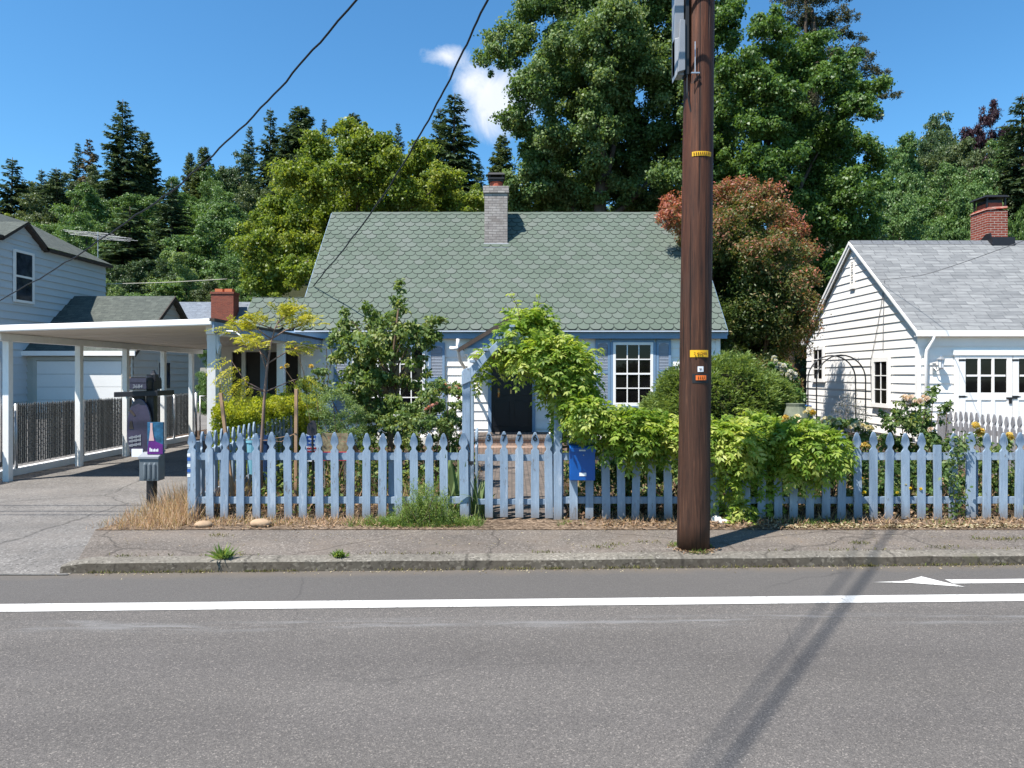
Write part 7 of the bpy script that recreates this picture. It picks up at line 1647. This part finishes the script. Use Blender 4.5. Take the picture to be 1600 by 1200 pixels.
mb = MB(); d = 9.6; mb.lathe([(.09, 0), (.15, .12), (.165, .35), (.12, .5), (.13, .54), (.10, .54)], (PX(1243, d), d, PZ(655, d) - .32), 16); mb.box(PX(1243, d) - .1, PX(1243, d) + .1, d - .1, d + .1, 0, PZ(655, d) - .32); tag(mb.build('stone_urn', mat('urn_stone', (.16, .17, .12), .8, .2, amt=.3, scale=12), loc=(PX(1243, d), d, 0), smooth=False), 'mossy grey stone urn among the cream roses', 'urn')
# black metal garden arch
aa = thing('garden_arch', 'thin black metal garden arch in front of the white garage wall', 'arch', (5.6, 11.85, 0))
def hoop(y, name):
    mb = MB(); xa, xb, zt = 5.21, 6.05, 1.93; pts = [(xa, y, 0)]; xc, r = (xa + xb) / 2, (xb - xa) / 2
    for i in range(17): a = math.pi - math.pi * i / 16; pts.append((xc + r * math.cos(a), y, zt - r + r * math.sin(a)))
    pts.append((xb, y, 0)); mb.tube(pts, .012, 6); mb.build(name, M['black_iron'], aa, smooth=True); return pts
h1 = hoop(12.02, 'hoop'); h2 = hoop(11.68, 'hoop')
mb = MB()
for i in range(2, 17, 2): mb.tube([h1[i], h2[i]], .007, 4)
for xx in (5.21, 6.05):
    for zz in np.arange(.15, 1.5, .17): mb.tube([(xx, 12.02, zz), (xx, 11.68, zz)], .007, 4)
    for yy in (11.77, 11.85, 11.93): mb.tube([(xx, yy, 0), (xx, yy, .8)], .006, 4)
mb.build('rungs', M['black_iron'], aa)
# short wire edging under the right window
we = thing('wire_edging', 'low white wire garden edging under the right window', 'fence', (3, 12.4, 0))
mb = MB()
for i in range(34):
    x = 1.75 + i * .075; mb.tube([(x, 12.6, 0), (x, 12.6, .66), (x + .035, 12.6, .70), (x + .07, 12.6, .66)], .005, 4)
mb.build('wire_hoops', M['label_white'], we)
# ================================================================== light, sky, camera
sun = bpy.data.lights.new('sun', 'SUN'); sun.energy = 5.0; sun.angle = math.radians(.48); sun.color = (1.0, .955, .89)
so = bpy.data.objects.new('sun', sun); COL.objects.link(so); so.rotation_euler = SUN_V.to_track_quat('-Z', 'Y').to_euler(); so.location = (-20, -18, 40)
W = bpy.data.worlds.new('World'); SC.world = W; W.use_nodes = True; nt = W.node_tree; nt.nodes.clear()
sky = N(nt, 'TexSky', sky_type='NISHITA'); sky.sun_disc = False
sky.sun_elevation = math.asin(-SUN_V.z); sky.sun_rotation = math.atan2(-SUN_V.x, -SUN_V.y) % (2 * math.pi)
sky.altitude = 100; sky.air_density = 1.0; sky.dust_density = .3; sky.ozone_density = 2.2
bg = N(nt, 'Background'); bg.inputs[1].default_value = .108; wo = N(nt, 'OutputWorld')
tc = N(nt, 'TexCoord'); v = tc.outputs['Generated']
hs = N(nt, 'HueSaturation'); hs.inputs['Saturation'].default_value = 1.1; nt.links.new(mixc(nt, 1, sky.outputs[0], (.70, .955, 1.05), 'MULTIPLY'), hs.inputs['Color'])
def cloud_mask(px, py, sx, sz, lo, hi, sc):
    c = Vector((px - 800, F, HY - py)).normalized()
    sub = N(nt, 'VectorMath', operation='SUBTRACT'); nt.links.new(v, sub.inputs[0]); sub.inputs[1].default_value = c
    mul = N(nt, 'VectorMath', operation='MULTIPLY'); nt.links.new(sub.outputs[0], mul.inputs[0]); mul.inputs[1].default_value = (1 / sx, 1 / sz * .4, 1 / sz)
    ln = N(nt, 'VectorMath', operation='LENGTH'); nt.links.new(mul.outputs[0], ln.inputs[0])
    fall = math_(nt, 'SUBTRACT', 1.0, ln.outputs['Value'], clamp=True)
    nz = noise(nt, v, sc * 1.6, 10, .66, .5)
    s = math_(nt, 'ADD', math_(nt, 'MULTIPLY', fall, .62), math_(nt, 'MULTIPLY', nz, .85))
    return math_(nt, 'MULTIPLY', ramp(nt, [(lo + .10, (0, 0, 0)), (hi + .30, (1, 1, 1))], s).outputs[0], math_(nt, 'MULTIPLY', fall, 1.9, clamp=True))
col = hs.outputs[0]
for a in ((778, 165, .090, .075, .50, .95, 9), (700, 88, .055, .022, .52, .95, 14), (735, 130, .05, .04, .50, 1.05, 12)):
    col = mixc(nt, math_(nt, 'MULTIPLY', cloud_mask(*a), .85), col, (5.4, 5.55, 5.9))
nt.links.new(col, bg.inputs[0]); nt.links.new(bg.outputs[0], wo.inputs[0])

cam = bpy.data.cameras.new('camera'); cam.sensor_width = 36; cam.lens = 24.0; cam.shift_y = -(600 - HY) / 1600; cam.clip_start = .05; cam.clip_end = 2000
co = bpy.data.objects.new('camera', cam); COL.objects.link(co); co.location = (0, 0, EYE); co.rotation_euler = (math.pi / 2, 0, 0); SC.camera = co
SC.view_settings.view_transform = 'Standard'; SC.view_settings.look = 'None'; SC.view_settings.gamma = 1; SC.view_settings.exposure = .88
SC.render.engine = 'CYCLES'; SC.cycles.max_bounces = 8; SC.cycles.diffuse_bounces = 5; SC.cycles.glossy_bounces = 3; SC.cycles.transmission_bounces = 4; SC.cycles.transparent_max_bounces = 8
SC.cycles.use_denoising = True; SC.cycles.sample_clamp_indirect = 6
SC.render.resolution_x = 1024; SC.render.resolution_y = 768
